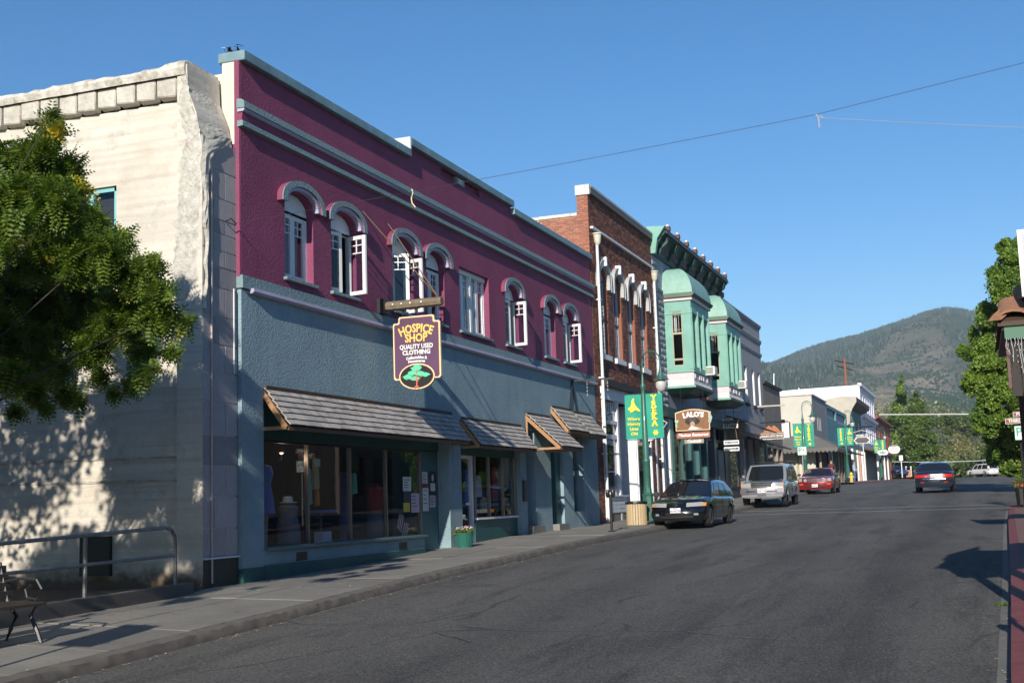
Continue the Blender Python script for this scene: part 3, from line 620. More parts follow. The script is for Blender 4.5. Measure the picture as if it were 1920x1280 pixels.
text('HOSPICE', .245, (-10.66,yt,3.645), XR_, ZU, GOLD, HS, off=.008, arc=.95, sx=.80); text('SHOP', .235, (-10.66,yt,3.445), XR_, ZU, GOLD, HS, off=.008, sx=.85)
text('QUALITY USED', .13, (-10.66,yt,3.27), XR_, ZU, WHITE, HS, off=.004, sx=.85); text('CLOTHING', .13, (-10.66,yt,3.15), XR_, ZU, WHITE, HS, off=.005, sx=.95)
text('Collectables &', .080, (-10.66,yt,3.045), XR_, ZU, WHITE, HS, off=.004, arc=1.4); text('Housewares', .075, (-10.66,yt,2.972), XR_, ZU, WHITE, HS, off=.004, arc=1.4)
for x_ in (-10.98,-10.34): MB().tube([(x_,23.41,3.9),(x_,23.41,4.08)], .008, 5).build('hanger', IRON, HS)

# ------------------------------------------------------------------ shop display (behind the glass)
def display(kind, name, label, loc, m, parts):
    t = thing(name, label, kind, loc)
    for nm, prof, mm in parts: MB().lathe(prof, loc, 14).build(nm, mm, t, smooth=True)
    return t
CLB = mat('blue_cloth', (.06,.15,.4), .9); CLG = mat('grey_cloth', (.16,.17,.19), .9); CLR = mat('red_cloth', (.35,.03,.03), .9); CLT = mat('green_cloth', (.14,.38,.26), .9); CLY = mat('tan_cloth', (.45,.37,.15), .9); CLW = mat('white_cloth', (.6,.6,.6), .9)
display('mannequin', 'mannequin', 'mannequin in blue dress at the left end of the shop window', (-12.2,19.95,-.66), CLB, [('dress', [(.20,.62),(.17,.9),(.12,1.15),(.17,1.35),(.13,1.48),(.04,1.52)], CLB), ('leg_form', [(.05,0),(.07,.62)], mat('skin_form', (.35,.25,.18), .6))])
display('dress form', 'dress_form', 'dress form in grey coat beside the white hat in the shop window', (-12.3,20.95,-.66), CLG, [('coat', [(.24,.05),(.22,.4),(.17,.6),(.2,.73),(.1,.80),(.04,.82)], CLG)])
display('hat', 'hat', 'white brimmed hat resting on the grey dress form in the shop window', (-12.3,20.95,.15), CLW, [('brim', [(.0,0),(.17,.0),(.18,.02),(.1,.03)], CLW), ('crown', [(.1,.02),(.095,.11),(.05,.13),(0,.13)], CLW)])
display('mannequin', 'mannequin', 'dark suited mannequin behind the second pane of the shop window', (-12.6,23.77,-.66), CLB, [('suit', [(.1,.0),(.14,.6),(.2,1.1),(.17,1.35),(.05,1.45)], mat('navy', (.08,.1,.2), .9))])
display('mannequin', 'mannequin', 'mannequin in red top behind the third pane of the shop window', (-12.5,25.0,-.66), CLR, [('top', [(.16,.55),(.19,.8),(.2,1.1),(.06,1.2)], CLR), ('skirt', [(.2,.05),(.17,.55)], CLG)])
def hanging(y, z0, z1, wd, m, label, nm='hanging_garment'):
    o = MB().plate([(y-wd/2, z0), (y+wd/2, z0+.02), (y+wd/2*.7, z1-.05), (y, z1), (y-wd/2*.7, z1-.05)], lambda u, v, d: (-12.15-d, u, v), .06).build(nm, m); tag(o, label, 'garment'); return o
hanging(21.52, .1, .82, .22, CLT, 'pale green garment hanging behind the second shop pane'); hanging(21.82, .4, 1.02, .2, CLY, 'tan garment hanging beside the green one behind the second shop pane')
hanging(23.42, .3, .75, .22, CLT, 'green patterned garment hanging behind the third shop pane'); hanging(21.86, .08, .42, .13, mat('orange_cloth', (.6,.16,.03), .9), 'orange cloth hanging below the tan garment behind the second shop pane')
t_ = thing('display_table', 'small display table with folded blue linen behind the second shop pane', 'table', (-12.2,22.05,-.66)); bx('tabletop', CLB, t_, -12.4,-12.0,21.75,22.4,-.05,.0); bx('leg', IRON, t_, -12.3,-12.2,22.0,22.1,-.66,-.05)
tag(bx('display_box', CLW, None, -12.3,-12.1,21.95,22.28,-.64,-.42), 'pale blue white box on the floor of the shop window behind second pane', 'box')
sg = MB().plate(rect(21.47,21.68,.84,.99), lambda u, v, d: (-12.0-d, u, v), .01).build('small_notice', mat('pale_green_card', (.45,.55,.42), .7)); tag(sg, 'small pale green notice hung high behind the second shop pane', 'notice')
lp = thing('spot_lamp', 'small clamp spotlight glowing orange at the top left of the shop window', 'lamp', (-12.1,20.4,1.1)); MB().lathe([(.03,.09),(.05,.05),(.065,-.03)], (-12.1,20.4,1.12), 12).build('shade', IRON, lp)
em = bpy.data.materials.new('lamp_glow'); em.use_nodes = True; em.node_tree.nodes['Principled BSDF'].inputs['Emission Color'].default_value = (1,.42,.12,1); em.node_tree.nodes['Principled BSDF'].inputs['Emission Strength'].default_value = 1.2
ld_ = bpy.data.lights.new('lamp_light', 'POINT'); ld_.energy = 3; ld_.color = (1,.72,.45); ld_.shadow_soft_size = .04; lo_ = link(bpy.data.objects.new('lamp_light', ld_)); lo_.parent = lp; lo_.location = (.0,.0,-.12)
MB().lathe([(0,0),(.035,-.02),(.04,-.03),(.0,-.055)], (-12.1,20.4,1.1), 10).build('bulb', em, lp)
for y, a, z in ((24.98,.5,-.12), (25.2,.3,-.32)):
    fl = thing('small_flag', 'small striped american flag '+('hanging higher' if z > -.2 else 'hanging lower')+' in the right end of the shop window', 'flag', (-11.9,y,z), group='flags in the shop window')
    for k in range(7):
        MB().plate([(y+k*.045*math.cos(a), z-k*.045*math.sin(a)*.4), (y+(k+1)*.045*math.cos(a)-.004, z-(k+1)*.045*math.sin(a)*.4), (y+(k+1)*.045*math.cos(a)-.15, z-.30-(k+1)*.02), (y+k*.045*math.cos(a)-.15, z-.30-k*.02)], lambda u, v, d: (-11.9-d, u, v), .003).build('stripe', CLR if k % 2 == 0 else CLW, fl)
# posters on the bulletin board
PW = mat('poster_paper', (.6,.62,.6), .7, .1); PY = mat('poster_yellow', (.5,.42,.06), .7); PK = mat('poster_black', (.03,.03,.04), .6); PP = mat('poster_pink', (.5,.4,.48), .7)
for i, (ya, yb, za, zb_, m_, lb) in enumerate([(25.0,25.42,.35,.66,PW,'pale poster on the left of the board'),(25.02,25.36,.12,.34,PK,'dark poster with grey photo under the pale one'),(25.0,25.33,-.1,.1,PY,'yellow leaflet at lower left of the posters'),(25.4,25.84,-.12,.3,PP,'lavender leaflet hanging low beside the yellow one'),
        (26.0,26.28,.5,.78,PW,'white flyer near the top of the bulletin board'),(26.02,26.26,.42,.52,CLR,'small red flyer under the white flyer on the bulletin board'),(26.0,26.32,-.1,.42,PW,'long white flyer hanging low on the bulletin board'),(26.36,26.78,.25,.8,PK,'black poster with white figure on the bulletin board'),(26.38,26.7,-.02,.26,PP,'pink flyer below the black poster')]):
    X = -11.80 if i < 4 else -11.79
    t_ = thing('poster', lb, 'poster', (X, ya, za), group='posters and flyers by the shop door')
    bx('sheet', m_, t_, X-.004, X, ya, yb, za, zb_)
    if m_ is PW or m_ is PP:
        for k in range(4): bx('print_line', PK, t_, X, X+.002, ya+.04, ya+(yb-ya)*random.uniform(.5,.85), zb_-.07-k*(zb_-za)*.18, zb_-.055-k*(zb_-za)*.18)
    elif lb.startswith('black'): MB().plate(ell((ya+yb)/2, zb_-.15, .06, .08, 12), fX(X+.003), .002).build('print_figure', CLW, t_); bx('print_line', CLW, t_, X, X+.002, ya+.08, yb-.08, za+.1, za+.28)
# clothes on show in the second window
for i, (y, z0, z1, m_, lb) in enumerate([(29.2,.0,.9,CLB,'dark blue shirt behind the first pane of the small shop window'),(29.95,.2,.75,CLW,'white shirt behind the middle pane of the small shop window'),(31.1,.1,1.0,CLR,'dark red garment behind the right pane of the small shop window'),(30.3,-.2,.2,CLY,'tan cloth low behind the middle pane of the small shop window')]):
    o = MB().plate([(y-.2, z0), (y+.2, z0), (y+.16, z1-.05), (y, z1), (y-.16, z1-.05)], lambda u, v, d: (-12.0-d, u, v), .05).build('hanging_garment', m_); tag(o, lb, 'garment')

# ------------------------------------------------------------------ brick building
def brickmat():
    b = NB('brick_face'); at = b.new('ShaderNodeAttribute', attribute_name='tint'); sp = b.new('ShaderNodeSeparateXYZ'); b.l.new(at.outputs['Vector'], sp.inputs[0])
    c = b.ramp(sp.outputs[0], [(0, (.075,.03,.022)), (.35, (.17,.06,.038)), (.75, (.24,.085,.05)), (1, (.33,.15,.10))])
    c = b.mix(c, (.35,.30,.26), b.math('MULTIPLY', b.ramp(b.noise(6, 8, .7), [(.58, (0,0,0)), (.75, (1,1,1))]), .5)); b.col(c); b.bump(b.noise(60, 4, .6), .3, .005); b.p(Roughness=.85); return b.m
BRF = brickmat(); MORT = mat('mortar', (.22,.18,.15), .9, .2)
BB = thing('brick_building', 'two storey red brick building with tall arched windows and white shop front', 'building', (-12,43.4,-.75))
BW = [(39.98,40.98),(41.78,42.78),(43.62,44.62),(45.42,46.42)]
X2 = -11.5
wall('mortar_wall', [(39.16,3.75),(47.62,3.75),(47.62,10.15),(39.16,10.15)], [arch(a-.02, c+.02, 4.86, 7.45, .4) for a, c in BW], fX(X2-.012), .35, mat('brick_bed', (.26,.10,.06), .9, .25, 20), BB)
def bricks_field(name, u0, u1, v0, v1, skip, fn, parent, bl=.205, bh=.0675, gap=.011):
    V = []; F = []; T = []; row = 0; v = v0
    while v < v1-.03:
        u = u0-(bl/2 if row % 2 else 0); tb = .6
        while u < u1:
            a, c = max(u, u0), min(u+bl-gap, u1)
            if c-a > .03 and not skip((a+c)/2, v+bh/2):
                dd = random.uniform(-.003, .004); o = len(V); q = [(a, v), (c, v), (c, v+bh-gap), (a, v+bh-gap)]
                V += [fn(x_, z_, -.012-dd) for x_, z_ in q]+[fn(x_, z_, .0) for x_, z_ in q]
                F += [(o,o+1,o+2,o+3),(o,o+4,o+5,o+1),(o+1,o+5,o+6,o+2),(o+2,o+6,o+7,o+3),(o+3,o+7,o+4,o)]
                t = random.random()**1.2; T += [t]*8
            u += bl
        v += bh; row += 1
    me = bpy.data.meshes.new(name); og = ORG[parent.name]; me.from_pydata([(a-og.x, b-og.y, c-og.z) for a, b, c in V], [], F); me.materials.append(BRF)
    at = me.attributes.new('tint', 'FLOAT_VECTOR', 'POINT'); at.data.foreach_set('vector', np.array([(t, 0, 0) for t in T], 'f').ravel())
    bm = bmesh.new(); bm.from_mesh(me); bmesh.ops.recalc_face_normals(bm, faces=bm.faces); bm.to_mesh(me); bm.free()
    o = put(name, me, parent); o['kind'] = 'stuff'; return o
def inwin(u, v):
    for a, c in BW:
        m = (a+c)/2
        if 4.84 < v and (abs(u-m) < .6 and v < 7.45): return True
        if v >= 7.45 and ((u-m)/.60)**2+((v-7.45)/.46)**2 < 1: return True
    return False
bricks_field('brickwork', 39.16, 47.62, 3.78, 10.14, inwin, fX(X2-.012), BB)
MB().box(-30,-11.87,47.2,47.6,-3,9).box(-11.87,-11.84,39.2,47.6,4,10).box(-30,-14.5,39.2,47.6,4,9.4).build('structure_walls', MORT, BB)
bx('floor_slab', DARK, BB, -14.5,-11.9,39.2,47.6,4.2,4.5)
# sunlit side wall above the purple roof: single bricks
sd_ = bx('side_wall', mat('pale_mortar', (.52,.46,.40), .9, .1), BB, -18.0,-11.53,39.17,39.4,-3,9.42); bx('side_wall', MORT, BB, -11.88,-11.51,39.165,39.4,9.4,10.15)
BRM = MB().box(0,.195,-.014,0,0,.057); bme = None; row = 0; z = 8.05; cnt = 0
for row in range(32):
    z = 8.05+row*.0675; xmin = -11.88 if z > 9.38 else -13.2
    x_ = -11.51-(.1 if row % 2 else 0)-.195
    while x_ > xmin-.06:
        if bme is None: o = BRM.build('brick', BRICKM, BB); bme = o; o.location = (x_+12, 39.162-43.4+.75*0, z+.75)
        else: cp(bme, BB, (x_+12, 39.162-43.4, z+.75))
        x_ -= .206; cnt += 1
for v_ in bme.data.vertices: v_.co += Vector((-12*-1, 0, 0))*0
bme.data.transform(Matrix.Translation(Vector(ORG[BB.name])))
MB().box(-18,-11.89,39.12,39.5,9.42,9.52).build('side_coping', CAPW, BB)
bx('coping_end', mat('galvanised_cap', (.42,.43,.42), .5, .2, 4, metal=.2), BB, -11.92,-11.42,39.1,39.2,10.1,10.44); bx('coping', mat('cap_dark', (.12,.10,.09), .6), BB, -11.9,-11.40,39.2,47.64,10.15,10.40); bx('coping_edge', mat('grey_stone_trim', (.42,.42,.42), .7, .1), BB, -11.41,-11.385,39.2,47.64,10.34,10.42)
bx('string_course', WHITE2, BB, -11.55,-11.40,39.3,47.5,8.98,9.05)
bx('downspout_arm', IRON, BB, -11.5,-11.42,39.4,39.5,5,5.03)
for j, (a, c) in enumerate(BW):
    m = (a+c)/2; X = X2-.12; fr = MB(); bars(fr, X, a, c, 4.9, 7.46, .07, .08); fr.plate(arch(a+.01, c-.01, 7.40, 7.45, .38), fX(X), .06); fr.box(X-.06, X+.02, a+.07, c-.07, 6.1, 6.17).box(X-.05, X-.01, m-.02, m+.02, 4.97, 7.4)
    w_ = fr.build('window', mat('blue_grey_frame', (.36,.42,.48), .5), BB); bx('pane', GLASS, w_, X-.045, X-.04, a+.06, c-.06, 4.95, 7.42)
    bx('sill', WHITE2, w_, X2-.2, X2+.09, a-.1, c+.1, 4.68, 4.86, bevel=.01)
    def rg(r0, h0, r1, h1, d, leg):
        n = 12; P_ = [(m+r0*math.cos(math.pi*i/n), 7.45+h0*math.sin(math.pi*i/n)) for i in range(n+1)]; Q_ = [(m+r1*math.cos(math.pi*i/n), 7.45+h1*math.sin(math.pi*i/n)) for i in range(n+1)]
        return MB().plate([(m+r1, leg)]+Q_+[(m-r1, leg), (m-r0, leg)]+P_[::-1]+[(m+r0, leg)], lambda u, v, dd: (X2+d-dd, u, v), d+.03)
    rg(.56, .42, .72, .62, .12, 7.15).build('hood_mould', mat('grey_stone_trim', (.42,.42,.42), .7, .1), w_); rg(.72, .62, .76, .66, .14, 7.10).build('hood_rim', MATS['grey_stone_trim'], w_)
    bx('keystone', WHITE2, w_, X2-.01, X2+.2, m-.07, m+.07, 7.88, 8.2, bevel=.01)
for y in (39.62, 47.5):
    ds = MB().tube([(X2+.12,y,-.7),(X2+.12,y,8.55)], .05, 10).build('downspout', WHITE, BB, smooth=True); MB().lathe([(.05,-.05),(.11,.05),(.13,.25),(.14,.3),(.17,.32),(.17,.36),(.0,.36)], (X2+.14,y,8.5), 14).build('rain_head', mat('rain_head_cream', (.55,.52,.42), .5), ds, smooth=True)
    for z in (1.5, 4.0, 6.6): bx('strap', WHITE2, ds, X2,X2+.18,y-.07,y+.07,z,z+.04)
# white shop front
sfp = [(39.8,40.0),(41.7,42.0),(43.9,44.35),(46.6,46.8)]
bx('shop_lintel', WHITE2, BB, -11.6,-11.42,39.72,47.1,3.35,3.75); bx('shop_cornice', mat('dark_fascia', (.035,.025,.02), .7, .3), BB, -11.6,-11.25,39.7,47.3,3.76,3.98)
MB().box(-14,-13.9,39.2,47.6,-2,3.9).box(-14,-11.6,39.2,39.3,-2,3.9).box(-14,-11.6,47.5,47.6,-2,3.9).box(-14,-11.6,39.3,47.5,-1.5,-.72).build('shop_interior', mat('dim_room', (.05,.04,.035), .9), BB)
for a, c in [(39.8,39.95),(41.55,41.75),(46.9,47.1)]: bx('shopfront_post', WHITE2, BB, -11.62,-11.47,a,c,-1,3.35)
bx('shopfront_rail', WHITE2, BB, -11.62,-11.48,39.95,41.55,2.55,2.67); bx('shopfront_rail', WHITE2, BB, -11.62,-11.5,39.95,41.55,2.05,2.2)
bx('brick_pier', MORT, BB, -11.8,-11.52,39.16,39.78,-2,3.77); bricks_field('brickwork', 39.16, 39.78, -1.2, 3.77, lambda u, v: False, fX(-11.52), BB)
fr_ = bx('display_bulkhead', WHITE2, BB, -11.62,-11.47,39.95,42.35,-.42,.12); [bx('board', WHITE2, fr_, -11.47,-11.455,39.97,42.33,-.40+k*.13,-.29+k*.13) for k in range(4)]
bx('bulkhead_base', MORT, BB, -11.65,-11.48,39.95,42.35,-1.2,-.42)
bx('display_ledge', WHITE2, fr_, -11.65,-11.4,39.95,42.4,.12,.17)
for a, c in ((39.98,41.52),): bx('pane', GLASS, fr_, -11.56,-11.55,a,c,.17,2.05); pn = bx('transom_pane', GLASS, fr_, -11.56,-11.55,a,c,2.2,3.3)
for k in range(1, 6): bx('glazing_bar', WHITE2, fr_, -11.57,-11.53,39.98+k*.257-.012,39.98+k*.257+.012,2.95,3.3)
bx('glazing_bar', WHITE2, fr_, -11.57,-11.53,39.98,41.52,2.93,2.96)
# recessed entry, oblique white door panel
bx('pane', GLASS, fr_, -12.6,-12.59,42.3,43.4,-.6,2.4); wd_ = MB().add([(-12.3,43.75,-1),(-11.5,44.0,-1),(-11.5,44.0,3.35),(-12.3,43.75,3.35),(-12.3,43.8,-1),(-11.5,44.1,-1),(-11.5,44.1,3.35),(-12.3,43.8,3.35)], [(0,1,2,3),(4,7,6,5),(1,5,6,2)]).build('door_cheek', WHITE, BB)
fr2 = bx('window_frame', WHITE2, BB, -11.6,-11.47,44.1,44.2,-.75,3.35); bx('pane', GLASS, fr2, -11.56,-11.55,44.2,46.2,-.5,2.2); bx('rail', WHITE2, fr2, -11.6,-11.48,44.2,46.3,-.8,-.5); bx('rail', WHITE2, fr2, -11.6,-11.48,44.2,46.3,2.2,2.35); bx('jamb', WHITE2, fr2, -11.6,-11.48,46.2,46.32,-.8,3.35)
bx('brick_pier', MORT, BB, -11.7,-11.5,46.32,47.6,-2,3.35); bricks_field('brickwork', 46.34, 46.9, -1, 3.35, lambda u, v: False, fX(-11.5), BB); bricks_field('brickwork', 47.1, 47.62, -1, 3.75, lambda u, v: False, fX(-11.5), BB)
text('ANTIQUE', .22, (-11.54,40.75,1.92), (0,1,0), ZU, WHITE, BB, off=.006)
text('BOUTIQUE', .2, (-11.54,40.75,1.70), (0,1,0), ZU, WHITE, BB, off=.006) if False else None
text('MARKET', .22, (-11.54,40.75,2.75), (0,1,0), ZU, WHITE, BB, off=.006, arc=-.6)
bs = thing('boutique_sign', 'white arched boutique sign board with scroll hangers behind the near banners', 'sign', (-11.4,45,2.2))
MB().plate([(-11.98+.0,2.30)]+[(-11.98+1.18*i/10, 2.30-.20*math.sin(math.pi*i/10)) for i in range(11)]+[(-10.80,2.42),(-11.98,2.42)], fY(45), .04).build('board', WHITE, bs)
text('BOUTIQUE', .19, (-11.39,44.99,2.29), XR_, ZU, BLACK, bs, off=.006, arc=-1.6); MB().tube([(-12.0,45,2.45),(-12.2,45,2.75),(-12,45,2.9),(-11.4,45,3.35),(-10.8,45,2.9),(-10.55,45,2.75),(-10.8,45,2.45)],.02,5).build('hanger', WHITE2, bs)

# ------------------------------------------------------------------ green bay window building
GB = thing('bay_window_building', 'pressed metal fronted building with two mint green bay windows and heavy dark cornice', 'building', (-12,54.6,-.4))
MINT = mat('mint_paint', (.16,.36,.295), .5, .12, 2, bump=.15, bscale=15, dirt=.35, dirtcol=(.12,.22,.18)); DKG = mat('dark_green_paint', (.012,.055,.045), .5, .2); PINK = mat('pale_pink', (.62,.50,.52), .6, .05, dirt=.1); CREAMT = mat('off_white', (.60,.58,.56), .6, .06)
GWALL = stucco('grey_violet_wall', (.27,.29,.35), 12, .3, .2)
wall('upper_wall', [(47.66,3.6),(61.7,3.6),(61.7,9.75),(47.66,9.75)], [], fX(-11.52), .3, GWALL, GB)
MB().box(-30,-11.85,47.66,61.7,3.6,10.2).build('structure_walls', GWALL, GB)
# pressed block pilaster
nb = 0; z = 3.3
while z < 9.35:
    off = nb % 2; spans = [(47.72,48.1),(48.14,48.95),(48.99,49.4)] if off else [(47.72,48.5),(48.54,49.4)]
    if z > 8.4: spans = spans[:1]
    for a, c in spans:
        zt = z+.215; i_ = .05
        MB().add([(-11.51,a,z),(-11.51,c,z),(-11.51,c,zt),(-11.51,a,zt),(-11.465,a+i_,z+i_),(-11.465,c-i_,z+i_),(-11.465,c-i_,zt-i_),(-11.465,a+i_,zt-i_),(-11.445,(a+c)/2,(z+zt)/2)],
                 [(0,1,5,4),(1,2,6,5),(2,3,7,6),(3,0,4,7),(4,5,8),(5,6,8),(6,7,8),(7,4,8)]).build('pressed_block', TINM, GB)
    z += .245; nb += 1
# cornice
cor = MB(); prof = [(-.02,9.62),(.08,9.62),(.12,9.75),(.12,10.0),(.35,10.15),(.42,10.3),(.55,10.42),(.6,10.62),(-.1,10.66)]
def extr(b, prof, X, y0, y1, mi=0):
    n = len(prof); o = len(b.v)
    for y in (y0, y1): b.v += [(X+p_, y, z_) for p_, z_ in prof]
    b.f += [(o+i, o+(i+1) % n, o+n+(i+1) % n, o+n+i) for i in range(n)]+[tuple(o+i for i in range(n))[::-1], tuple(o+n+i for i in range(n))]; b.mi += [mi]*(n+2); return b
co_ = extr(MB(), prof, -11.52, 47.9, 61.2).build('cornice', DKG, GB)
bx('cornice_trim', mat('grey_purple_trim', (.12,.11,.15), .6), co_, -10.92,-10.89,47.95,61.15,10.44,10.5)
for y in np.arange(48.4, 61.2, 1.72):
    extr(MB(), [(.1,9.7),(.2,9.75),(.28,9.95),(.5,10.1),(.56,10.34),(.1,10.34)], -11.5, y, y+.2).build('bracket', DKG, co_); bx('finial', mat('terracotta_dark', (.10,.05,.045), .7), co_, -11.05,-10.87,y,y+.24,10.62,10.8); bx('finial_cap', CREAMT, co_, -11.0,-10.9,y+.02,y+.12,10.8,10.87)
    for k in range(1, 6): extr(MB(), [(.1,9.84),(.2,9.88),(.22,10.1),(.1,10.1)], -11.5, y+k*.28, y+k*.28+.09).build('dentil', mat('dusty_rose', (.22,.15,.19), .7), co_)
extr(MB(), [(-.05,9.62),(.2,9.62),(.3,10.2),(.62,10.66),(-.1,10.72)], -11.52, 47.66, 47.9).build('cornice_end', MINT, GB)
def bay(y0, y1, first):
    e = 1.12; X0, X1 = -11.52, -11.52+e
    bays = MB().box(X0, X1+.0, y0, y1, 7.62, 7.92).build('bay', MINT, GB); bx('bay_floor', MINT, bays, X0, X1, y0, y1, 5.051, 5.12)
    # side (facing the camera) with opening; front with three openings; far side
    wall_s = wall('bay_side', rect(X0, X1, 5.12, 7.62), [rect(X0+.32, X0+.74, 5.28, 7.5)], fY(y0), .07, MINT, bays); wall('bay_side', rect(X0, X1, 5.12, 7.62), [], lambda u, v, d: (u, y1-d, v), .05, MINT, bays)
    n = 3; L_ = y1-y0; hs = [(y0+.22+k*(L_-.3)/3, y0+.22+k*(L_-.3)/3+(L_-.3)/3-.14) for k in range(3)]
    wall('bay_front', rect(y0+.004, y1-.004, 5.122, 7.618), [rect(a, c, 5.25, 7.45) for a, c in hs], fX(X1-.0), .16, MINT, bays)
    bx('bay_back', DARK, bays, X0-.1, X0+.0, y0+.05, y1-.05, 5.1, 7.6)
    for k, (a, c) in enumerate(hs):
        fr = MB(); bars(fr, X1-.11, a, c, 5.25, 7.45, .05, .04); fr.box(X1-.15, X1-.11, a+.05, c-.05, 6.42, 6.48); w_ = fr.build('sash', MINT, bays); 
    for yv in [y0+.07]+[c+.07 for a, c in hs]: MB().tube([(X1+.0,min(yv, y1-.05),5.12),(X1+.0,min(yv, y1-.05),7.6)], .04, 8).build('colonnette', MINT, bays, smooth=True)
    for k, (a, c) in enumerate(hs): bx('pane', GLASS, bays, X1-.14, X1-.135, a+.05, c-.05, 5.3, 7.4)
    fr = MB(); xa, xb_ = X0+.32, X0+.74; fr.box(xa, xa+.035, y0+.02, y0+.06, 5.28, 7.5).box(xb_-.035, xb_, y0+.02, y0+.06, 5.28, 7.5)
    for z0, z1 in ((5.28,5.32),(5.5,5.58),(6.56,6.64),(7.46,7.5)): fr.box(xa+.035, xb_-.035, y0+.02, y0+.06, z0, z1)
    for k in (.33, .66): fr.box(xa+(xb_-xa)*k-.008, xa+(xb_-xa)*k+.008, y0+.025, y0+.05, 6.64, 7.46)
    for z in (6.74, 7.34): fr.box(xa+.035, xb_-.035, y0+.026, y0+.049, z, z+.014)
    sw_ = fr.build('sash', CEDAR if False else mat('tan_sash', (.36,.33,.22), .6), bays); bx('pane', GLASS, bays, xa+.03, xb_-.03, y0+.035, y0+.04, 5.3, 7.48)
    bx('curtain', CURT, bays, xa+.05, xa+.16, y0+.2, y0+.22, 6.65, 7.45)
    # corner boards and transom rail
    for x_ in (X0+.02, X1-.19): bx('corner_board', MINT, bays, x_, x_+.16, y0-.018, y0-.0, 5.12, 7.35)
    bx('rail', MINT, bays, X0, X1+.015, y0-.022, y0-.0, 7.38, 7.44)
    # base: pink and white panels with raised pattern
    bx('sill_board', MINT, bays, X0, X1+.05, y0-.05, y1+.05, 5.0, 5.05)
    bx('pink_panel', PINK, bays, X0, X1, y0+.0, y1, 4.70, 5.0); bx('white_panel', CREAMT, bays, X0, X1, y0-.001, y1, 4.47, 4.70)
    MB().add([(X0,y0+.35,4.18),(X1-.3,y0+.35,4.18),(X1-.3,y1-.35,4.18),(X0,y1-.35,4.18),(X0,y0-.03,4.38),(X1+.06,y0-.03,4.38),(X1+.06,y1+.03,4.38),(X0,y1+.03,4.38),(X0,y0-.03,4.47),(X1+.06,y0-.03,4.47),(X1+.06,y1+.03,4.47),(X0,y1+.03,4.47)],
             [(3,2,1,0),(0,1,5,4),(1,2,6,5),(2,3,7,6),(4,5,9,8),(5,6,10,9),(6,7,11,10),(8,9,10,11)]).build('bay_soffit', [DKG], bays)
    bx('soffit_edge', MINT, bays, X0, X1+.065, y0-.036, y0-.03, 4.385, 4.465)
    bx('rosette', CREAMT, bays, X0+.62,X0+.76,y0-.012,y0,4.78,4.92)
    for k in range(12): MB().add([(X1+.001,y0+.05+k*.3,4.50),(X1+.001,y0+.33+k*.3,4.50),(X1+.001,y0+.19+k*.3,4.66),(X1+.03,y0+.19+k*.3,4.55)], [(0,1,3),(1,2,3),(2,0,3)]).build('relief', CREAMT, bays)
    for k, u in enumerate((.12,1.0,1.35,1.75,2.5,3.2)): 
        if u < L_-.2: bx('relief', CREAMT, bays, X1,X1+.03,y0+u,y0+u+.22,4.75,4.93)
    # cornice of bay and domed roof
    bx('bay_cornice', PINK, bays, X0, X1+.08, y0-.08, y1+.08, 7.92, 8.05); extr(MB(), [(-.1,8.05),(e+.1,8.05),(e+.2,8.16),(e+.16,8.22),(-.1,8.22)], X0, y0-.18, y1+.18).build('eave', mat('eave_olive', (.09,.14,.10), .6), bays)
    b = MB(); n = 9
    for i in range(n+1):
        t = i/n*math.pi/2; s1 = math.cos(t)**.9 if t < 1.57 else 0; h = 1.12*math.sin(t)**1.15
        ins = (1-s1)*.78; b.v += [(X0-.0, y0-.12+ins*1.0, 8.22+h), (X1+.12-ins*1.05, y0-.12+ins*1.0, 8.22+h), (X1+.12-ins*1.05, y1+.12-ins, 8.22+h), (X0, y1+.12-ins, 8.22+h)]
    for i in range(n): o = i*4; b.f += [(o, o+1, o+5, o+4), (o+1, o+2, o+6, o+5), (o+2, o+3, o+7, o+6)]; b.mi += [0]*3
    b.f.append((n*4, n*4+1, n*4+2, n*4+3)); b.mi.append(0)
    b.build('dome_roof', mat('pale_mint_roof', (.23,.41,.345), .5, .12, 2, dirt=.25), bays)
    ac = thing('air_conditioner', 'white window air conditioner sticking out of the '+('nearer' if first else 'farther')+' bay window', 'air conditioner', (X1+.15, y1-1.0, 5.15), group='air conditioners in the bay windows')
    bx('housing', WHITE, ac, X1-.02, X1+.38, y1-1.25, y1-.65, 5.06, 5.42, bevel=.01); bx('grille', mat('grille_grey', (.25,.25,.22), .6), ac, X1+.02,X1+.32,y1-1.256,y1-1.25,5.1,5.38); [bx('fin', WHITE, ac, X1+.39,X1+.40,y1-1.22,y1-.68,5.1+k*.06,5.13+k*.06) for k in range(5)]
bay(49.45, 53.05, True); bay(57.0, 60.6, False)
bx('reddish_trim', mat('red_trim', (.28,.12,.1), .6), GB, -10.75,-10.4,52.0,53.0,4.06,4.15)
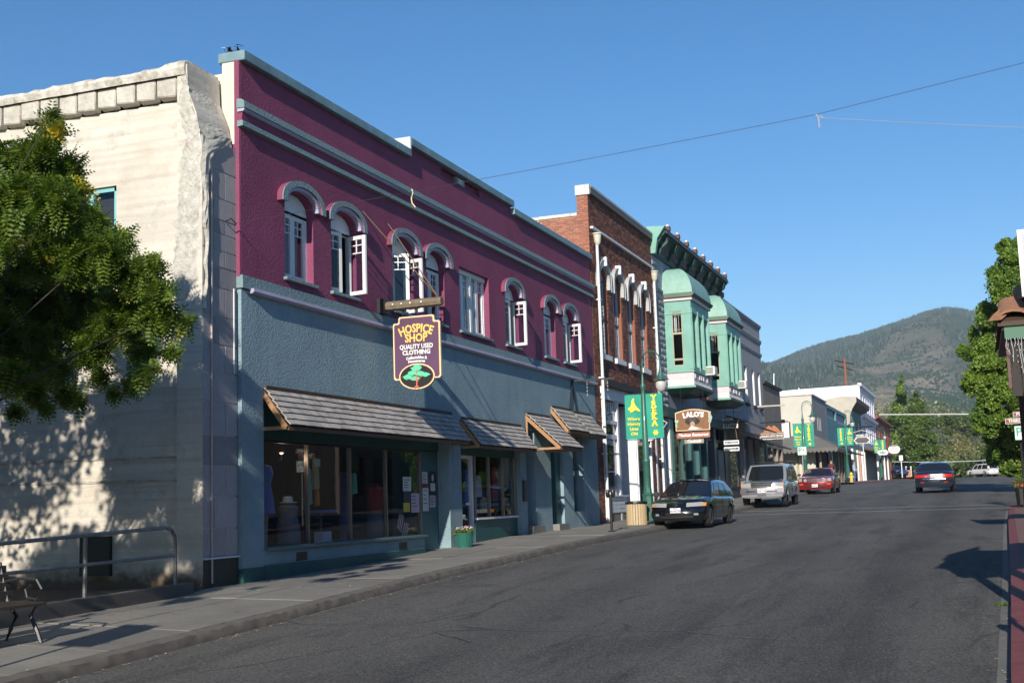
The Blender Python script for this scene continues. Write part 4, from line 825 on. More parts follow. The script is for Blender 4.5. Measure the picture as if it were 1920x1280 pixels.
# ground floor of the bay building: teal piers, dark glass
bx('fascia', DKG, GB, -11.7,-11.35,47.7,61.7,3.2,3.6); MB().box(-15,-14.9,47.7,73,-2,3.6).box(-14.9,-12,47.7,73,-1,-.5).box(-14.9,-12,54.4,54.5,-.5,3.4).build('shop_interior', DARK, GB)
LT = mat('light_mint_panel', (.25,.55,.42), .6, .1)
for a, c, m_ in ((47.7,47.95,DKG),(48.35,48.5,WHITE2),(49.4,49.6,WHITE),(49.65,50.1,MINT),(51.9,52.1,DKG),(53.4,53.7,TEAL),(54.9,55.3,TEAL),(56.5,56.8,TEAL),(58.4,58.9,mat('slate_door', (.06,.08,.10), .5)),(60.9,61.6,BLACK)): bx('pier', m_, GB, -11.75,-11.5,a,c,-1,3.2)
for a, c in ((48.0,48.3),(48.55,49.3),(50.15,51.85),(52.15,53.35),(53.75,54.85),(55.35,56.45),(56.85,58.3),(59.0,60.8)): 
    wf_ = bx('window_frame', DKG, GB, -11.7,-11.6,a,c,-.9,.0); bx('pane', GLASS, wf_, -11.66,-11.655,a,c,0,2.6); bx('transom', DKG, wf_, -11.7,-11.6,a,c,2.6,2.7)
MB().box(-12.6,-12.55,50.5,51.2,.6,2.2).box(-12.6,-12.55,51.5,52.0,.9,1.7).build('interior_panel', LT, GB)
bx('grey_door', mat('blue_grey_door', (.10,.125,.15), .5, .1), GB, -11.6,-11.48,59.2,60.5,-.6,2.2)

# ------------------------------------------------------------------ grey building, low brown building
GY = thing('grey_building', 'plain grey three band parapet building beyond the green bay windows', 'building', (-12,67.6,-.1))
GS = stucco('grey_stucco', (.34,.33,.35), 10, .4, .2)
wn = [(63.6,64.4),(65.5,66.4),(67.7,68.6),(70.2,71.0),(72.2,73.0)]
wall('front_wall', [(61.72,3.4),(73.72,3.4),(73.72,9.75),(61.72,9.75)], [rect(a, c, 5.0, 7.0) for a, c in wn], fX(-11.5), .3, GS, GY); MB().box(-30,-11.9,61.75,73.7,3.4,9.6).build('structure_walls', GS, GY)
for z0, z1, p_ in ((9.75,9.87,.12),(8.85,8.98,.1),(8.1,8.2,.08)): extr(MB(), [(-.1,z1),(p_*.9,z1),(p_,z1-.06),(p_*.5,z0-.1),(-.1,z0-.12)], -11.5, 61.74, 73.74).build('band_course', GS, GY)
for a, c in wn: w_ = bx('window', WHITE2, GY, -11.72,-11.66,a,c,5.0,5.06); bx('pane', GLASS, w_, -11.7,-11.695,a,c,5.06,7); bx('jamb', WHITE, w_, -11.75,-11.52,c-.06,c-.002,5.06,7); bx('sill', DARK, w_, -11.52,-11.40,a-.1,c+.1,4.85,4.98)
bx('rod', mat('pale_rod', (.4,.38,.33), .5), GY, -11.5,-9.9,70.9,70.98,4.92,5.0)
bx('shop_front', mat('charcoal_front', (.045,.045,.05), .6, .2), GY, -11.8,-11.55,61.72,73.7,-1,3.4)
for a, c in ((62.4,64.4),(66.5,68.5),(69.5,73)): wf_ = bx('window_frame', BLACK, GY, -11.56,-11.5,a-.1,c+.1,.4,.5); bx('pane', GLASS, wf_, -11.53,-11.525,a,c,.5,2.7)
for y in (65.2, 67.9, 70.2): bx('pier', mat('grey_pier', (.25,.25,.28), .7), GY, -11.55,-11.35,y,y+.45,-.5,3.0)
# two dark canvas/metal canopies
for (y0, y1, zt, zb_, out) in ((61.9,67.5,4.0,3.3,1.6),(67.6,73.5,3.2,2.6,1.5)):
    MB().add([(D,y0,zt),(D,y1,zt),(D+out,y1,zb_),(D+out,y0,zb_),(D,y0,zt-.06),(D,y1,zt-.06),(D+out,y1,zb_-.06),(D+out,y0,zb_-.06)], [(0,1,2,3),(7,6,5,4),(0,3,7,4),(1,5,6,2),(3,2,6,7)]).build('canopy', mat('canopy_dark', (.035,.03,.028), .8, .3), GY)
BR = thing('brown_building', 'low brown stucco building with dark eave next to the grey building', 'building', (-12,77,0))
wall('front_wall', rect(73.76,80.6,-1,6.5), [rect(74.3,76.0,.6,2.8), rect(76.5,78.2,.6,2.8), rect(78.7,80.2,-.2,2.8)], fX(-11.5), .3, stucco('brown_stucco', (.26,.215,.175), 10, .5, .3), BR)
MB().box(-30,-12.5,73.8,80.6,-1,6.4).box(-30,-11.8,80.5,80.6,-1,6.4).box(-12.5,-11.8,73.8,80.6,3.2,3.4).build('structure_walls', MATS['dim_room'], BR)
for a, c in ((74.3,76.0),(76.5,78.2),(78.7,80.2)): w_ = bx('window', DKG, BR, -11.7,-11.62,a,c,.6,.68); bx('pane', GLASS, w_, -11.68,-11.675,a,c,.68,2.8); bx('mullion', TEAL, w_, -11.7,-11.62,(a+c)/2-.04,(a+c)/2+.04,.68,2.8)
bx('poster_red', CLR, BR, -11.95,-11.93,77,77.8,.7,1.5)
extr(MB(), [(-.2,6.5),(.12,6.5),(.16,6.66),(-.2,6.72)], -11.5, 73.74, 80.62).build('eave', BLACK, BR)
bx('white_sign_board', PINK, BR, -11.46,-11.2,74.2,74.3,3.2,3.36)

# ------------------------------------------------------------------ beyond the side street
def simple_building(nm, label, y0, y1, ztop, m, zb=-1, X=-11.5, side_m=None, deep=18):
    t = thing(nm, label, 'building', (X, (y0+y1)/2, zw((y0+y1)/2))); return t
CB = thing('cream_corner_building', 'cream and grey corner building with scalloped grey awning across the side street', 'building', (-12,101,.7))
wall('side_wall', rect(-28,-11.52,-1,7.45), [rect(-14.6,-13.6,4.4,5.7)], fY(97.2), .3, stucco('cream_stucco', (.52,.49,.42), 6, .2, .1), CB)
wall('front_wall', rect(97.23,106.5,4.3,7.45), [rect(99.8,100.3,4.9,6.0), rect(100.8,101.3,4.9,6.0), rect(101.8,102.3,4.9,6.0)], fX(-11.5), .3, stucco('grey_front', (.25,.25,.26), 8, .3, .2), CB)
MB().box(-28,-11.85,97.6,106.5,4.2,7.3).build('structure_walls', DARK, CB); bx('coping', CAPW, CB, -28,-11.4,97.1,106.5,7.45,7.55)
for y in (99.8,100.8,101.8): bx('window', mat('yellow_pane', (.5,.42,.25), .6), CB, -11.6,-11.55,y+.05,y+.45,4.9,6)
bx('menu_board', WHITE, CB, -14.2,-13.3,97.0,97.1,4.2,5.4); bx('menu_frame', DKWOOD, CB, -13.3,-13.2,96.98,97.1,4.1,5.5)
MB().box(-28,-11.6,97.3,97.5,-1,3.2).box(-12.5,-12.4,97.2,106.5,-1,4.3).build('dark_shop', DARK, CB)
for x_ in (-12.9,-11.2): bx('post', mat('tan_post', (.35,.3,.2), .7), CB, x_,x_+.16,97.0,97.16,0,3.2)
for y in (99.5,101.7,103.8): bx('post', mat('brown_post', (.14,.10,.07), .7), CB, -10.2,-10.05,y,y+.15,.3,3.2)
AWM = mat('grey_canvas', (.13,.125,.115), .85, .1); b = MB(); zt, zb_ = 4.4, 3.35; o_ = 1.9
b.add([(-28,97.2,zt),(-11.5,97.2,zt),(-11.5,106.4,zt),(-28,95.2,zb_),(-9.6,95.2,zb_),(-9.6,106.4,zb_)], [(0,1,4,3),(1,2,5,4)]).build('awning', AWM, CB)
b = MB(); n = 60
for i in range(n): x_ = -28+18.4*i/n; b.add([(x_,95.19,zb_),(x_+18.4/n,95.19,zb_),(x_+18.4/n,95.19,zb_-.22),(x_+9.2/n,95.19,zb_-.36),(x_,95.19,zb_-.22)], [(0,1,2,3,4)])
for i in range(24): y = 95.2+11.2*i/24; b.add([(-9.6,y,zb_),(-9.6,y+.46,zb_),(-9.6,y+.46,zb_-.22),(-9.6,y+.23,zb_-.36),(-9.6,y,zb_-.22)], [(0,1,2,3,4)])
b.build('awning_valance', AWM, CB, recalc=False)
TB = thing('teal_building', 'low teal building between the cream corner building and the scrolled parapet', 'building', (-12,116,.9))
wall('front_wall', rect(106.55,124,4.2,7.4), [rect(107.2,114,6.3,7.1), rect(115,123,6.2,7.1)], fX(-11.5), .15, mat('teal_wall', (.09,.24,.28), .7, .15), TB); MB().box(-25,-11.7,106.6,124,0,7.3).build('structure_walls', mat('pale_violet', (.35,.36,.42), .7), TB)
for k in range(5): bx('shop_pier', [WHITE,MINT,WHITE2,LT,CREAMT][k], TB, -11.6,-11.3,107+k*3.4,107.5+k*3.4,0,4.0)
bx('shop_front', DARK, TB, -11.7,-11.62,106.6,124,0,4.2); extr(MB(), [(0,3.9),(1.4,3.5),(1.4,3.4),(0,3.7)], -11.5, 107,123.5).build('canopy', mat('green_canopy', (.03,.12,.1), .7), TB)
SP = thing('scroll_parapet_building', 'narrow building with curved beige cornice end and arched dark window', 'building', (-12,130,1))
MB().box(-25,-11.6,124.1,140,0,8.0).build('structure_walls', CREAMT, SP)
MB().plate([(-11.9,9.2),(-13.4,9.0),(-13.4,6.8),(-11.6,6.3),(-11.2,6.6),(-11.15,7.4),(-10.9,8.0),(-10.5,8.6),(-10.5,9.1)], fY(124), .5).build('cornice_end', mat('beige_scroll', (.42,.38,.31), .7), SP)
extr(MB(), [(0,8.2),(.5,8.4),(.95,8.7),(1.0,9.1),(0,9.2)], -11.5, 124.5,140).build('cornice', mat('brown_cornice', (.10,.08,.07), .7), SP)
wall('front_wall', rect(124.1,140,1,8.2), [arch(126,129,4.8,6.6,.9), arch(131,134,4.8,6.6,.9), arch(136,139,4.8,6.6,.9)], fX(-11.5), .3, mat('teal_grey_front', (.12,.2,.2), .7), SP)
for k in range(6): bx('shop_pier', [WHITE,DKG,CREAMT,mat('salmon', (.5,.25,.18), .7),WHITE,CREAMT][k], SP, -11.4,-11.2,125+k*2.7,125.6+k*2.7,0,4.2)
bx('shop_front', DARK, SP, -11.5,-11.45,124.3,140,0,4.2)
WT = thing('tall_white_building', 'tall white and lavender building with two rows of dark windows', 'building', (-12,151,1.3))
LAV = mat('lavender_white', (.60,.60,.68), .7, .05); wall('side_wall', [(-30,0),(-11.52,0),(-11.52,11.6),(-18,11.5),(-30,11.1)], [], fY(141), .3, mat('bright_white_wall', (.70,.72,.76), .7, .04), WT)
hl = [rect(y, y+1.5, z, z+1.7) for z in (5.6, 9.0) for y in (143,146,149,152,155,158)]; wall('front_wall', rect(141.03,161,1,11.6), hl, fX(-11.5), .3, LAV, WT); MB().box(-30,-12.2,141.4,161,0,11.2).build('structure_walls', DARK, WT)
for h_ in hl: w_ = bx('window', BLACK, WT, -11.75,-11.7,h_[0][0],h_[1][0],h_[0][1],h_[2][1]); bx('sill', LAV, w_, -11.5,-11.35,h_[0][0]-.1,h_[1][0]+.1,h_[0][1]-.15,h_[0][1])
extr(MB(), [(0,8.0),(.3,8.1),(.35,8.4),(0,8.5)], -11.5, 141,161).build('band_course', LAV, WT); extr(MB(), [(-.2,11.5),(.2,11.5),(.2,11.8),(-.2,11.8)], -11.5, 141,161).build('parapet', WHITE, WT)
for k in range(7): bx('porch_post', [WHITE,DKWOOD,DKWOOD,WHITE,DKWOOD,WHITE,DKWOOD][k], WT, -10.3,-10.0,142+k*2.8,142.35+k*2.8,0,4.4)
extr(MB(), [(0,4.9),(1.6,4.4),(1.6,4.2),(0,4.6)], -11.5, 141,161).build('porch_roof', mat('porch_brown', (.08,.06,.05), .8), WT); bx('shop_front', mat('dark_blue_front', (.03,.05,.06), .6), WT, -11.6,-11.48,141.2,161,1,4.5)
RB = thing('red_brick_corner_building', 'far red brick building at the end of the row with tall narrow windows', 'building', (-12,175,1.5))
RBM = mat('far_red_brick', (.24,.07,.05), .85, .2, 6)
hr = [arch(y, y+1.3, z, z+1.9, .3, 5) for z in (5.6,) for y in (162.5,166,169.5,173,176.5,180,183.5)]+[rect(y, y+2, 1.8, 4.4) for y in (163,168,173,178,183)]
wall('front_wall', rect(161.1,187.5,1,9.4), hr, fX(-11.5), .35, RBM, RB); MB().box(-30,-12.0,161.2,187.5,0,9.2).build('structure_walls', mat('dark_red', (.05,.02,.02), .8), RB); extr(MB(), [(-.2,9.4),(.3,9.4),(.35,9.1),(.1,8.9),(-.2,8.9)], -11.5, 161.1,187.6).build('cornice', RBM, RB)
for h_ in hr[:7]: w_ = bx('window', WHITE2, RB, -11.8,-11.75,h_[0][0]+.1,h_[0][0]+.3,h_[0][1],h_[0][1]+1.8)
bx('band_course', RBM, RB, -11.5,-11.3,161.1,187.5,4.9,5.2)

# ------------------------------------------------------------------ cars
CHROME = mat('chrome', (.6,.6,.6), .15, .02, metal=1); TYRE = mat('tyre_rubber', (.018,.018,.018), .8, .2); RIM = mat('alloy_rim', (.45,.45,.46), .3, .05, metal=.9); LENS = mat('clear_lens', (.30,.31,.32), .08, .1, 30, coat=1)
AMBER = mat('amber_lens', (.7,.25,.03), .2, .1, coat=.6); REDL = mat('red_lens', (.5,.015,.01), .2, .1, coat=.8); PLATE = mat('licence_plate', (.7,.7,.68), .4, .03); INK = mat('plate_ink', (.05,.06,.25), .5); TRIMK = mat('black_trim', (.02,.02,.02), .5, .1)
def sstep(t): t = min(1, max(0, t)); return t*t*(3-2*t)
def car(name, label, S, loc, rz, plate='', detail=2, rear=False):
    t = thing(name, label, 'car', loc, rz, None, local=True)
    L, W, H = S['L'], S['W']/2, S['H']; zb = S.get('zb', .2); r = S['r']; ax = S['axles']; paint = S['paint']; zbump = S.get('zbump', .45)
    prof = S['prof']   # (x, top z) front positive
    zsf = S.get('shf', .07)
    def top(x): return float(np.interp(x, [p[0] for p in prof], [p[1] for p in prof]))
    kf, kr, lf, lr = S.get('kf', .28), S.get('kr', .18), S.get('lf', .22), S.get('lr', .1)
    def deform(x, y, z):
        tf = max(0, (x-(L/2-.75))/.75)**2; tr = max(0, (-x-(L/2-.75))/.75)**2; k = min(1, max(0, (z-zbump)/.45))
        low = min(1, max(0, (.42-z)/.3))*.07
        return (x-tf*(kf*(abs(y)/W)**2.4+lf*k+low)+tr*(kr*(abs(y)/W)**2.4+lr*k+low), y, z)
    def wid(x): 
        e = max(0, (abs(x)-(L/2-.5))/.5); return W*(1-.05*e*e)
    xs = sorted(set([-L/2+i*L/46 for i in range(47)]+[a+d*r*1.18 for a in ax for d in (-1,-.92,-.75,-.5,-.2,.2,.5,.75,.92,1)]))
    B = MB(); N = 0
    for x in xs:
        tp = top(x); w_ = wid(x); sh = tp-zsf; pts = [(0, zb), (w_*.6, zb), (w_*.9, zb+.02), (w_*.985, zb+.12), (w_*1.0, zb+(sh-zb)*.5), (w_*.985, sh-.06), (w_*.94, sh), (w_*.82, sh+zsf*.55), (w_*.55, sh+zsf*.9), (0, tp)]
        arc = 0
        for a in ax:
            dx = abs(x-a)
            if dx < r*1.18: arc = max(arc, r+math.sqrt(max(0, (r*1.18)**2-dx*dx)))
        ring = []
        for i, (y, z) in enumerate(pts):
            if 2 <= i <= 5 and z < arc: z = min(arc, sh-.08)+.0005*i
            ring.append((x, y, z))
        full = ring+[(x, -y, z) for x, y, z in ring[-2:0:-1]]; N = len(full)
        B.v += [deform(*p) for p in full]
    for j in range(len(xs)-1):
        for i in range(N):
            a = j*N+i; c = j*N+(i+1) % N; B.f.append((a, c, c+N, a+N)); B.mi.append(1 if i in (0, N-1) else 0)
    for j in (0, len(xs)-1):      # caps: rows between mirrored ring points
        ringv = B.v[j*N:(j+1)*N]; h = N//2; rows = []
        for i in range(0, h+1):
            p = ringv[i]; x0 = xs[j]; y = p[1]; rows.append([deform(x0, y*(1-2*k/8), p[2] if i else zb) for k in range(9)])
        o = len(B.v)
        for rw in rows: B.v += rw
        for i in range(len(rows)-1):
            for k in range(8): B.f.append((o+i*9+k, o+i*9+k+1, o+(i+1)*9+k+1, o+(i+1)*9+k)); B.mi.append(0)
    body = B.build('body', [paint, TRIMK], t, smooth=True)
    bx('wheel_wells', TRIMK, body, -L/2+.3, L/2-.4, -W+.16, W-.16, zb+.02, top(0)-.2)
    # cabin
    c = S['cab']; zbelt = c['belt']; lv = [(0, c['wf'], c['wr'], 0.0), (.35, 0, 0, 0), (.7, 0, 0, 0), (.93, 0, 0, 0), (1, 0, 0, 0)]
    def cabpt(u, v, s_):     # u along front->rear 0..1, v height 0..1
        xf = c['wf']*(1-v)+c['rf']*v; xr_ = c['wr']*(1-v)+c['rr']*v; w0, w1 = W*.93, W*c.get('tuck', .74)
        bul = .05*math.sin(v*math.pi); zr_ = H; z = zbelt+(zr_-zbelt)*v
        yy = (w0*(1-v)+w1*v)+bul*.6
        x = xf*(1-u)+xr_*u; return (x, s_*yy, z-(.05*(abs(u-.45)*2)**2)*v)
    def cabcurve(x, y, z, v):  # curve windshield/back in plan
        return (x, y, z)
    C = MB(); nu, nv = 14, 6
    loops = []
    for j in range(nv+1):
        v = j/nv; ring = []
        for k in range(9):   # windshield across
            y0 = cabpt(0, v, 1); yy = y0[1]*(1-2*k/8); q = (1-(yy/y0[1])**2); ring.append((y0[0]+.12*q*(1-v*.5), yy, y0[2]+.02*q*v))
        for i in range(1, nu): p = cabpt(i/nu, v, -1); ring.append(p)
        for k in range(9):
            y0 = cabpt(1, v, -1); yy = y0[1]*(1-2*k/8); q = (1-(yy/y0[1])**2); ring.append((y0[0]-.07*q, yy, y0[2]+.02*q*v))
        for i in range(nu-1, 0, -1): ring.append(cabpt(i/nu, v, 1))
        loops.append(ring); 
    M_ = len(loops[0])
    for rg_ in loops: C.v += rg_
    for j in range(nv):
        for i in range(M_): a = j*M_+i; c2 = j*M_+(i+1) % M_; C.f.append((a, c2, c2+M_, a+M_)); C.mi.append(0)
    # roof: crown
    o = len(C.v); nr = 10
    for i in range(nu+1):
        p = cabpt(i/nu, 1, 1)
        for k in range(9):
            q = 1-(1-2*k/8)**2; ex = (.06 if i == 0 else (-.07 if i == nu else 0))*q; C.v.append((p[0]+ex, p[1]*(1-2*k/8), p[2]+.045*q))
    for i in range(nu):
        for k in range(8): a = o+i*9+k; C.f.append((a, a+1, a+10, a+9)); C.mi.append(0)
    cab = C.build('roof', [paint], t, smooth=True)
    off = .012
    def panel(nm, fn, u0, u1, v0, v1, m_, n=6, mm=5, par=None, top_in=(0, 0)):
        G = MB()
        for j in range(mm+1):
            v = v0+(v1-v0)*j/mm; 
            for i in range(n+1): 
                a0 = u0+(top_in[0])*(j/mm); a1 = u1-(top_in[1])*(j/mm); G.v.append(fn(a0+(a1-a0)*i/n, v))
        for j in range(mm):
            for i in range(n): a = j*(n+1)+i; G.f.append((a, a+1, a+n+2, a+n+1)); G.mi.append(0)
        return G.build(nm, m_, par or t, smooth=True)
    def fw(u, v):
        y0 = cabpt(0, v, 1); yy = y0[1]*(1-2*u); q = 1-(yy/y0[1])**2; return (y0[0]+.12*q*(1-v*.5)+off, yy, y0[2]+.02*q*v+.004)
    def rw_(u, v):
        y0 = cabpt(1, v, 1); yy = y0[1]*(1-2*u); q = 1-(yy/y0[1])**2; return (y0[0]-.07*q-off, yy, y0[2]+.02*q*v+.004)
    panel('windshield', fw, .07, .93, .06, .90, CARGL, 10, par=cab); panel('rear_window', rw_, .09, .91, .10, .86, CARGL, 10, par=cab)
    for s_ in (1, -1):
        def fs(u, v, s_=s_): p = cabpt(u, v, s_); return (p[0], p[1]+s_*off, p[2])
        for (u0, u1) in c['win']: panel('side_window', fs, u0, u1, .08, .86, CARGL, 5, par=cab)
        # door seams, handles
        for xd in c.get('seams', ()): MB().tube([(xd, s_*(wid(xd)*1.0+.001), zb+.16), (xd, s_*(wid(xd)+.004), (zb+top(xd))/2), (xd, s_*(wid(xd)*.985+.002), top(xd)-zsf-.05)], .006, 4).build('door_seam', TRIMK, body)
        for xd in c.get('seams', ())[1:]: bx('handle', paint, body, xd+.06, xd+.2, s_*W-(.02 if s_ > 0 else .02), s_*W+.02, top(xd)-.22, top(xd)-.19)
        if S.get('clad'): bx('side_cladding', S['clad'], body, -L/2+.9, L/2-1.0, s_*(W-.02)-.02, s_*(W-.02)+.035, zb+.1, zb+.24, bevel=.008)
        mx = c['wf']-.12; mr = bx('mirror', S.get('mirror', TRIMK), t, mx-.08, mx+.06, min(s_*(W-.02), s_*(W+.17)), max(s_*(W-.02), s_*(W+.17)), zbelt+.02, zbelt+.17, bevel=.03)
    # wheels
    tw = .2; 
    for a in ax:
        for s_ in (1, -1):
            yc = s_*(W-.115); wh = MB().lathe([(r*.62,-.1),(r*.9,-.1),(r,-.07),(r,.07),(r*.9,.1),(r*.62,.1)], (a, yc, r), 28, 'y').build('wheel', TYRE, t, smooth=True)
            rb = MB().lathe([(r*.64,-.09),(r*.62,.02*s_),(r*.64,.09)], (a, yc, r), 20, 'y').lathe([(r*.70, s_*.098),(r*.66, s_*.108),(r*.60, s_*.10)], (a, yc, r), 20, 'y')
            rb.lathe([(r*.2, s_*.06),(r*.15, s_*.085),(0, s_*.088)], (a, yc, r), 12, 'y')
            for k in range(S.get('spokes', 5)):
                th = 2*math.pi*k/S.get('spokes', 5); ww = S.get('sw', .035); ca, sa = math.cos(th), math.sin(th)
                pv = [(q*r*ca-e*sa*ww, yc+s_*(.095 if q < .3 else .085), r*0+q*r*sa+e*ca*ww) for q in (.12, .62) for e in (-1, 1)]
                rb.add([(a+x_, y_, r+z_) for x_, y_, z_ in pv]+[(a+x_, y_-s_*.03, r+z_) for x_, y_, z_ in pv], [(0,1,3,2),(4,6,7,5),(0,2,6,4),(1,5,7,3)])
            rb.build('rim', S.get('rim', RIM), wh, smooth=False)
            MB().lathe([(0, -s_*.02),(r*.62, -s_*.02)], (a, yc, r), 16, 'y').build('brake_disc', TRIMK, wh)
    # patches on the nose / tail
    def patch(nm, y0, y1, z0, z1, m_, front=True, o_=.008, n=5, par=None, dz=0):
        G = MB(); sg = 1 if front else -1; mm = 3
        for j in range(mm+1):
            for i in range(n+1):
                y = y0+(y1-y0)*i/n; z = z0+(z1-z0)*j/mm+dz*(i/n); p = deform(sg*L/2, y, z); G.v.append((p[0]+sg*o_, y, z))
        for j in range(mm):
            for i in range(n): a = j*(n+1)+i; G.f.append((a, a+1, a+n+2, a+n+1)); G.mi.append(0)
        k0 = len(G.v); G.v += [(x_-sg*.05, y_, z_) for x_, y_, z_ in G.v[:k0]]
        rim_ = [i for i in range(n+1)]+[(j+1)*(n+1)-1 for j in range(1, mm+1)]+[mm*(n+1)+i for i in range(n-1, -1, -1)]+[j*(n+1) for j in range(mm-1, 0, -1)]
        for a, c_ in zip(rim_, rim_[1:]+rim_[:1]): G.f.append((a, c_, c_+k0, a+k0)); G.mi.append(0)
        return G.build(nm, m_, par or body, smooth=False)
    for nm, y0, y1, z0, z1, m_, fr, *ex in S['patches']:
        dz = ex[0] if ex else 0; mirror = ex[1] if len(ex) > 1 else True
        patch(nm, y0, y1, z0, z1, m_, fr, o_=ex[2] if len(ex) > 2 else .008, dz=dz)
        if mirror: patch(nm, -y0, -y1, z0, z1, m_, fr, o_=ex[2] if len(ex) > 2 else .008, dz=dz)
    if plate:
        pz = S['plz']; fr = not rear; sg = 1 if fr else -1; xp = deform(sg*L/2, 0, pz)[0]+sg*S.get('plo', .03)
        pl = bx('licence_plate', PLATE, t, min(xp, xp-sg*.03), max(xp, xp-sg*.03), -.155, .155, pz-.075, pz+.08)
        text(plate, .078, (xp+sg*.003, 0, pz-.01), (0, sg, 0), ZU, INK, pl, ext=.001, off=.002); bx('plate_header', REDL, pl, xp, xp+sg*.002, -.06, .06, pz+.05, pz+.065) if fr else None
    return t, body, cab, deform
def dpaint(n, c, met=.3): return mat(n, c, .22, .04, 1.0, metal=met, coat=1.0)
wag = dict(L=4.45, W=1.70, H=1.37, zb=.19, r=.30, axles=(1.32,-1.28), paint=dpaint('black_car_paint', (.007,.008,.009)), prof=[(-2.23,.86),(-1.9,.92),(0,.93),(.75,.95),(1.2,.90),(1.8,.80),(2.1,.70),(2.225,.60)],
    cab=dict(belt=.88, wf=1.02, rf=.10, rr=-1.72, wr=-2.12, tuck=.69, win=[(.09,.34),(.37,.62),(.66,.92)], seams=(.72,-.25,-1.15)), kf=.34, lf=.30, plz=.48, zbump=.42,
    patches=[('headlight',.30,.74,.585,.70,LENS,True,.015),('amber_marker',.74,.82,.60,.70,AMBER,True),('grille_slot',-.30,.30,.36,.42,TRIMK,True,0,False),('fog_light',.52,.64,.34,.40,LENS,True),('lower_grille',-.5,.5,.27,.33,TRIMK,True,0,False),('bumper_line',-.8,.8,.505,.515,TRIMK,True,0,False),('emblem',-.04,.04,.60,.68,CHROME,True,0,False)])
t1, bd1, cb1, _ = car('station_wagon', 'black station wagon parked at the kerb nose to the camera by the slatted bin', wag, (-8.27,38.3,zr(38.3)+.02), R(-90)-R(2), '3DNS795')
for s_ in (1,-1): MB().tube([(-.1,s_*.50,1.41),(-1.6,s_*.50,1.40)],.015,5).build('roof_rail', TRIMK, t1)
MB().tube([(1.05,.1,.97),(.75,.45,1.02)],.012,4).build('wiper', TRIMK, t1); MB().tube([(1.05,-.5,.97),(.8,-.05,1.03)],.012,4).build('wiper', TRIMK, t1)
suv = dict(L=4.75, W=1.80, H=1.74, zb=.34, r=.36, axles=(1.45,-1.40), paint=dpaint('silver_paint', (.42,.44,.46), .55), prof=[(-2.37,1.0),(-2.0,1.05),(0,1.06),(.95,1.09),(1.5,1.06),(2.1,.99),(2.37,.90)], clad=mat('grey_cladding', (.22,.23,.25), .5),
    cab=dict(belt=1.03, wf=1.15, rf=.45, rr=-2.1, wr=-2.3, tuck=.80, win=[(.06,.28),(.31,.56),(.60,.94)], seams=(.95,.0,-.95)), kf=.14, lf=.10, kr=.1, lr=.06, plz=.63, plo=.085, zbump=.55,
    patches=[('headlight',.47,.80,.78,.94,LENS,True,0,True,.012),('amber_marker',.80,.86,.78,.94,AMBER,True),('grille',-.42,.42,.77,.95,TRIMK,True,0,False,.012),('bumper',-.88,.88,.50,.74,mat('bumper_grey', (.13,.125,.14), .4, .05, metal=.2),True,0,False,.05),('bumper_lower',-.82,.82,.38,.48,mat('bumper_light', (.22,.22,.24), .5, .05),True,0,False,.03),('grille_slot',.2,.62,.57,.64,TRIMK,True,0,True,.056),('grille_slot',-.18,.18,.42,.46,TRIMK,True,0,False,.036)])
t2, bd2, cb2, df2 = car('silver_suv', 'silver four wheel drive wagon with roof rack parked behind the black wagon', suv, (-8.28,53.7,zr(53.7)+.02), R(-90), '5ABC123')
for k in range(-2, 3): bx('grille_bar', CHROME, bd2, 2.30,2.345,k*.16-.012,k*.16+.012,.77,.95)
for z in (.765,.86,.945): bx('grille_bar', CHROME, bd2, 2.30,2.35,-.43,.43,z,z+.02)
for s_ in (1,-1): MB().tube([(.2,s_*.6,1.80),(.1,s_*.6,1.84),(-1.9,s_*.6,1.83),(-2.0,s_*.6,1.77)],.018,5).build('roof_rail', TRIMK, t2)
for x_ in (-.3,-1.3): MB().tube([(x_,-.6,1.84),(x_,.6,1.84)],.015,5).build('rack_bar', TRIMK, t2)
cpe = dict(L=4.75, W=1.88, H=1.36, zb=.2, r=.34, axles=(1.42,-1.30), paint=dpaint('dark_red_paint', (.23,.008,.014), .25), prof=[(-2.37,.98),(-2.0,1.0),(-1.0,.96),(.0,.94),(.9,.97),(1.6,.93),(2.2,.86),(2.37,.80)],
    cab=dict(belt=.92, wf=.85, rf=.15, rr=-1.0, wr=-1.85, tuck=.70, win=[(.10,.55),(.62,.85)], seams=(.75,-.5)), kf=.16, lf=.10, plz=.40, zbump=.5, rim=mat('dark_rim', (.3,.3,.3), .3, .05, metal=.8),
    patches=[('grille',-.62,.62,.60,.78,TRIMK,True,0,False,.01),('headlight',.68,.86,.63,.79,LENS,True,0,True,.012),('amber_marker',.62,.84,.46,.50,AMBER,True),('lower_grille',-.6,.6,.27,.36,TRIMK,True,0,False)])
t3, bd3, cb3, df3 = car('red_coupe', 'dark red sports coupe with round grille lamps parked beyond the silver wagon', cpe, (-8.3,71.5,zr(71.5)+.02), R(-90), '4MPS521')
for y in (.5,-.5): MB().lathe([(.09,0),(.085,.03),(0,.035)], (2.30,y,.69), 14, 'x').build('fog_light', LENS, bd3)
MB().plate([(-.09,.68),(.0,.66),(.1,.69),(.05,.71),(-.02,.70)], lambda u, v, d: (2.375-d,-u,v), .02).build('emblem', CHROME, bd3)
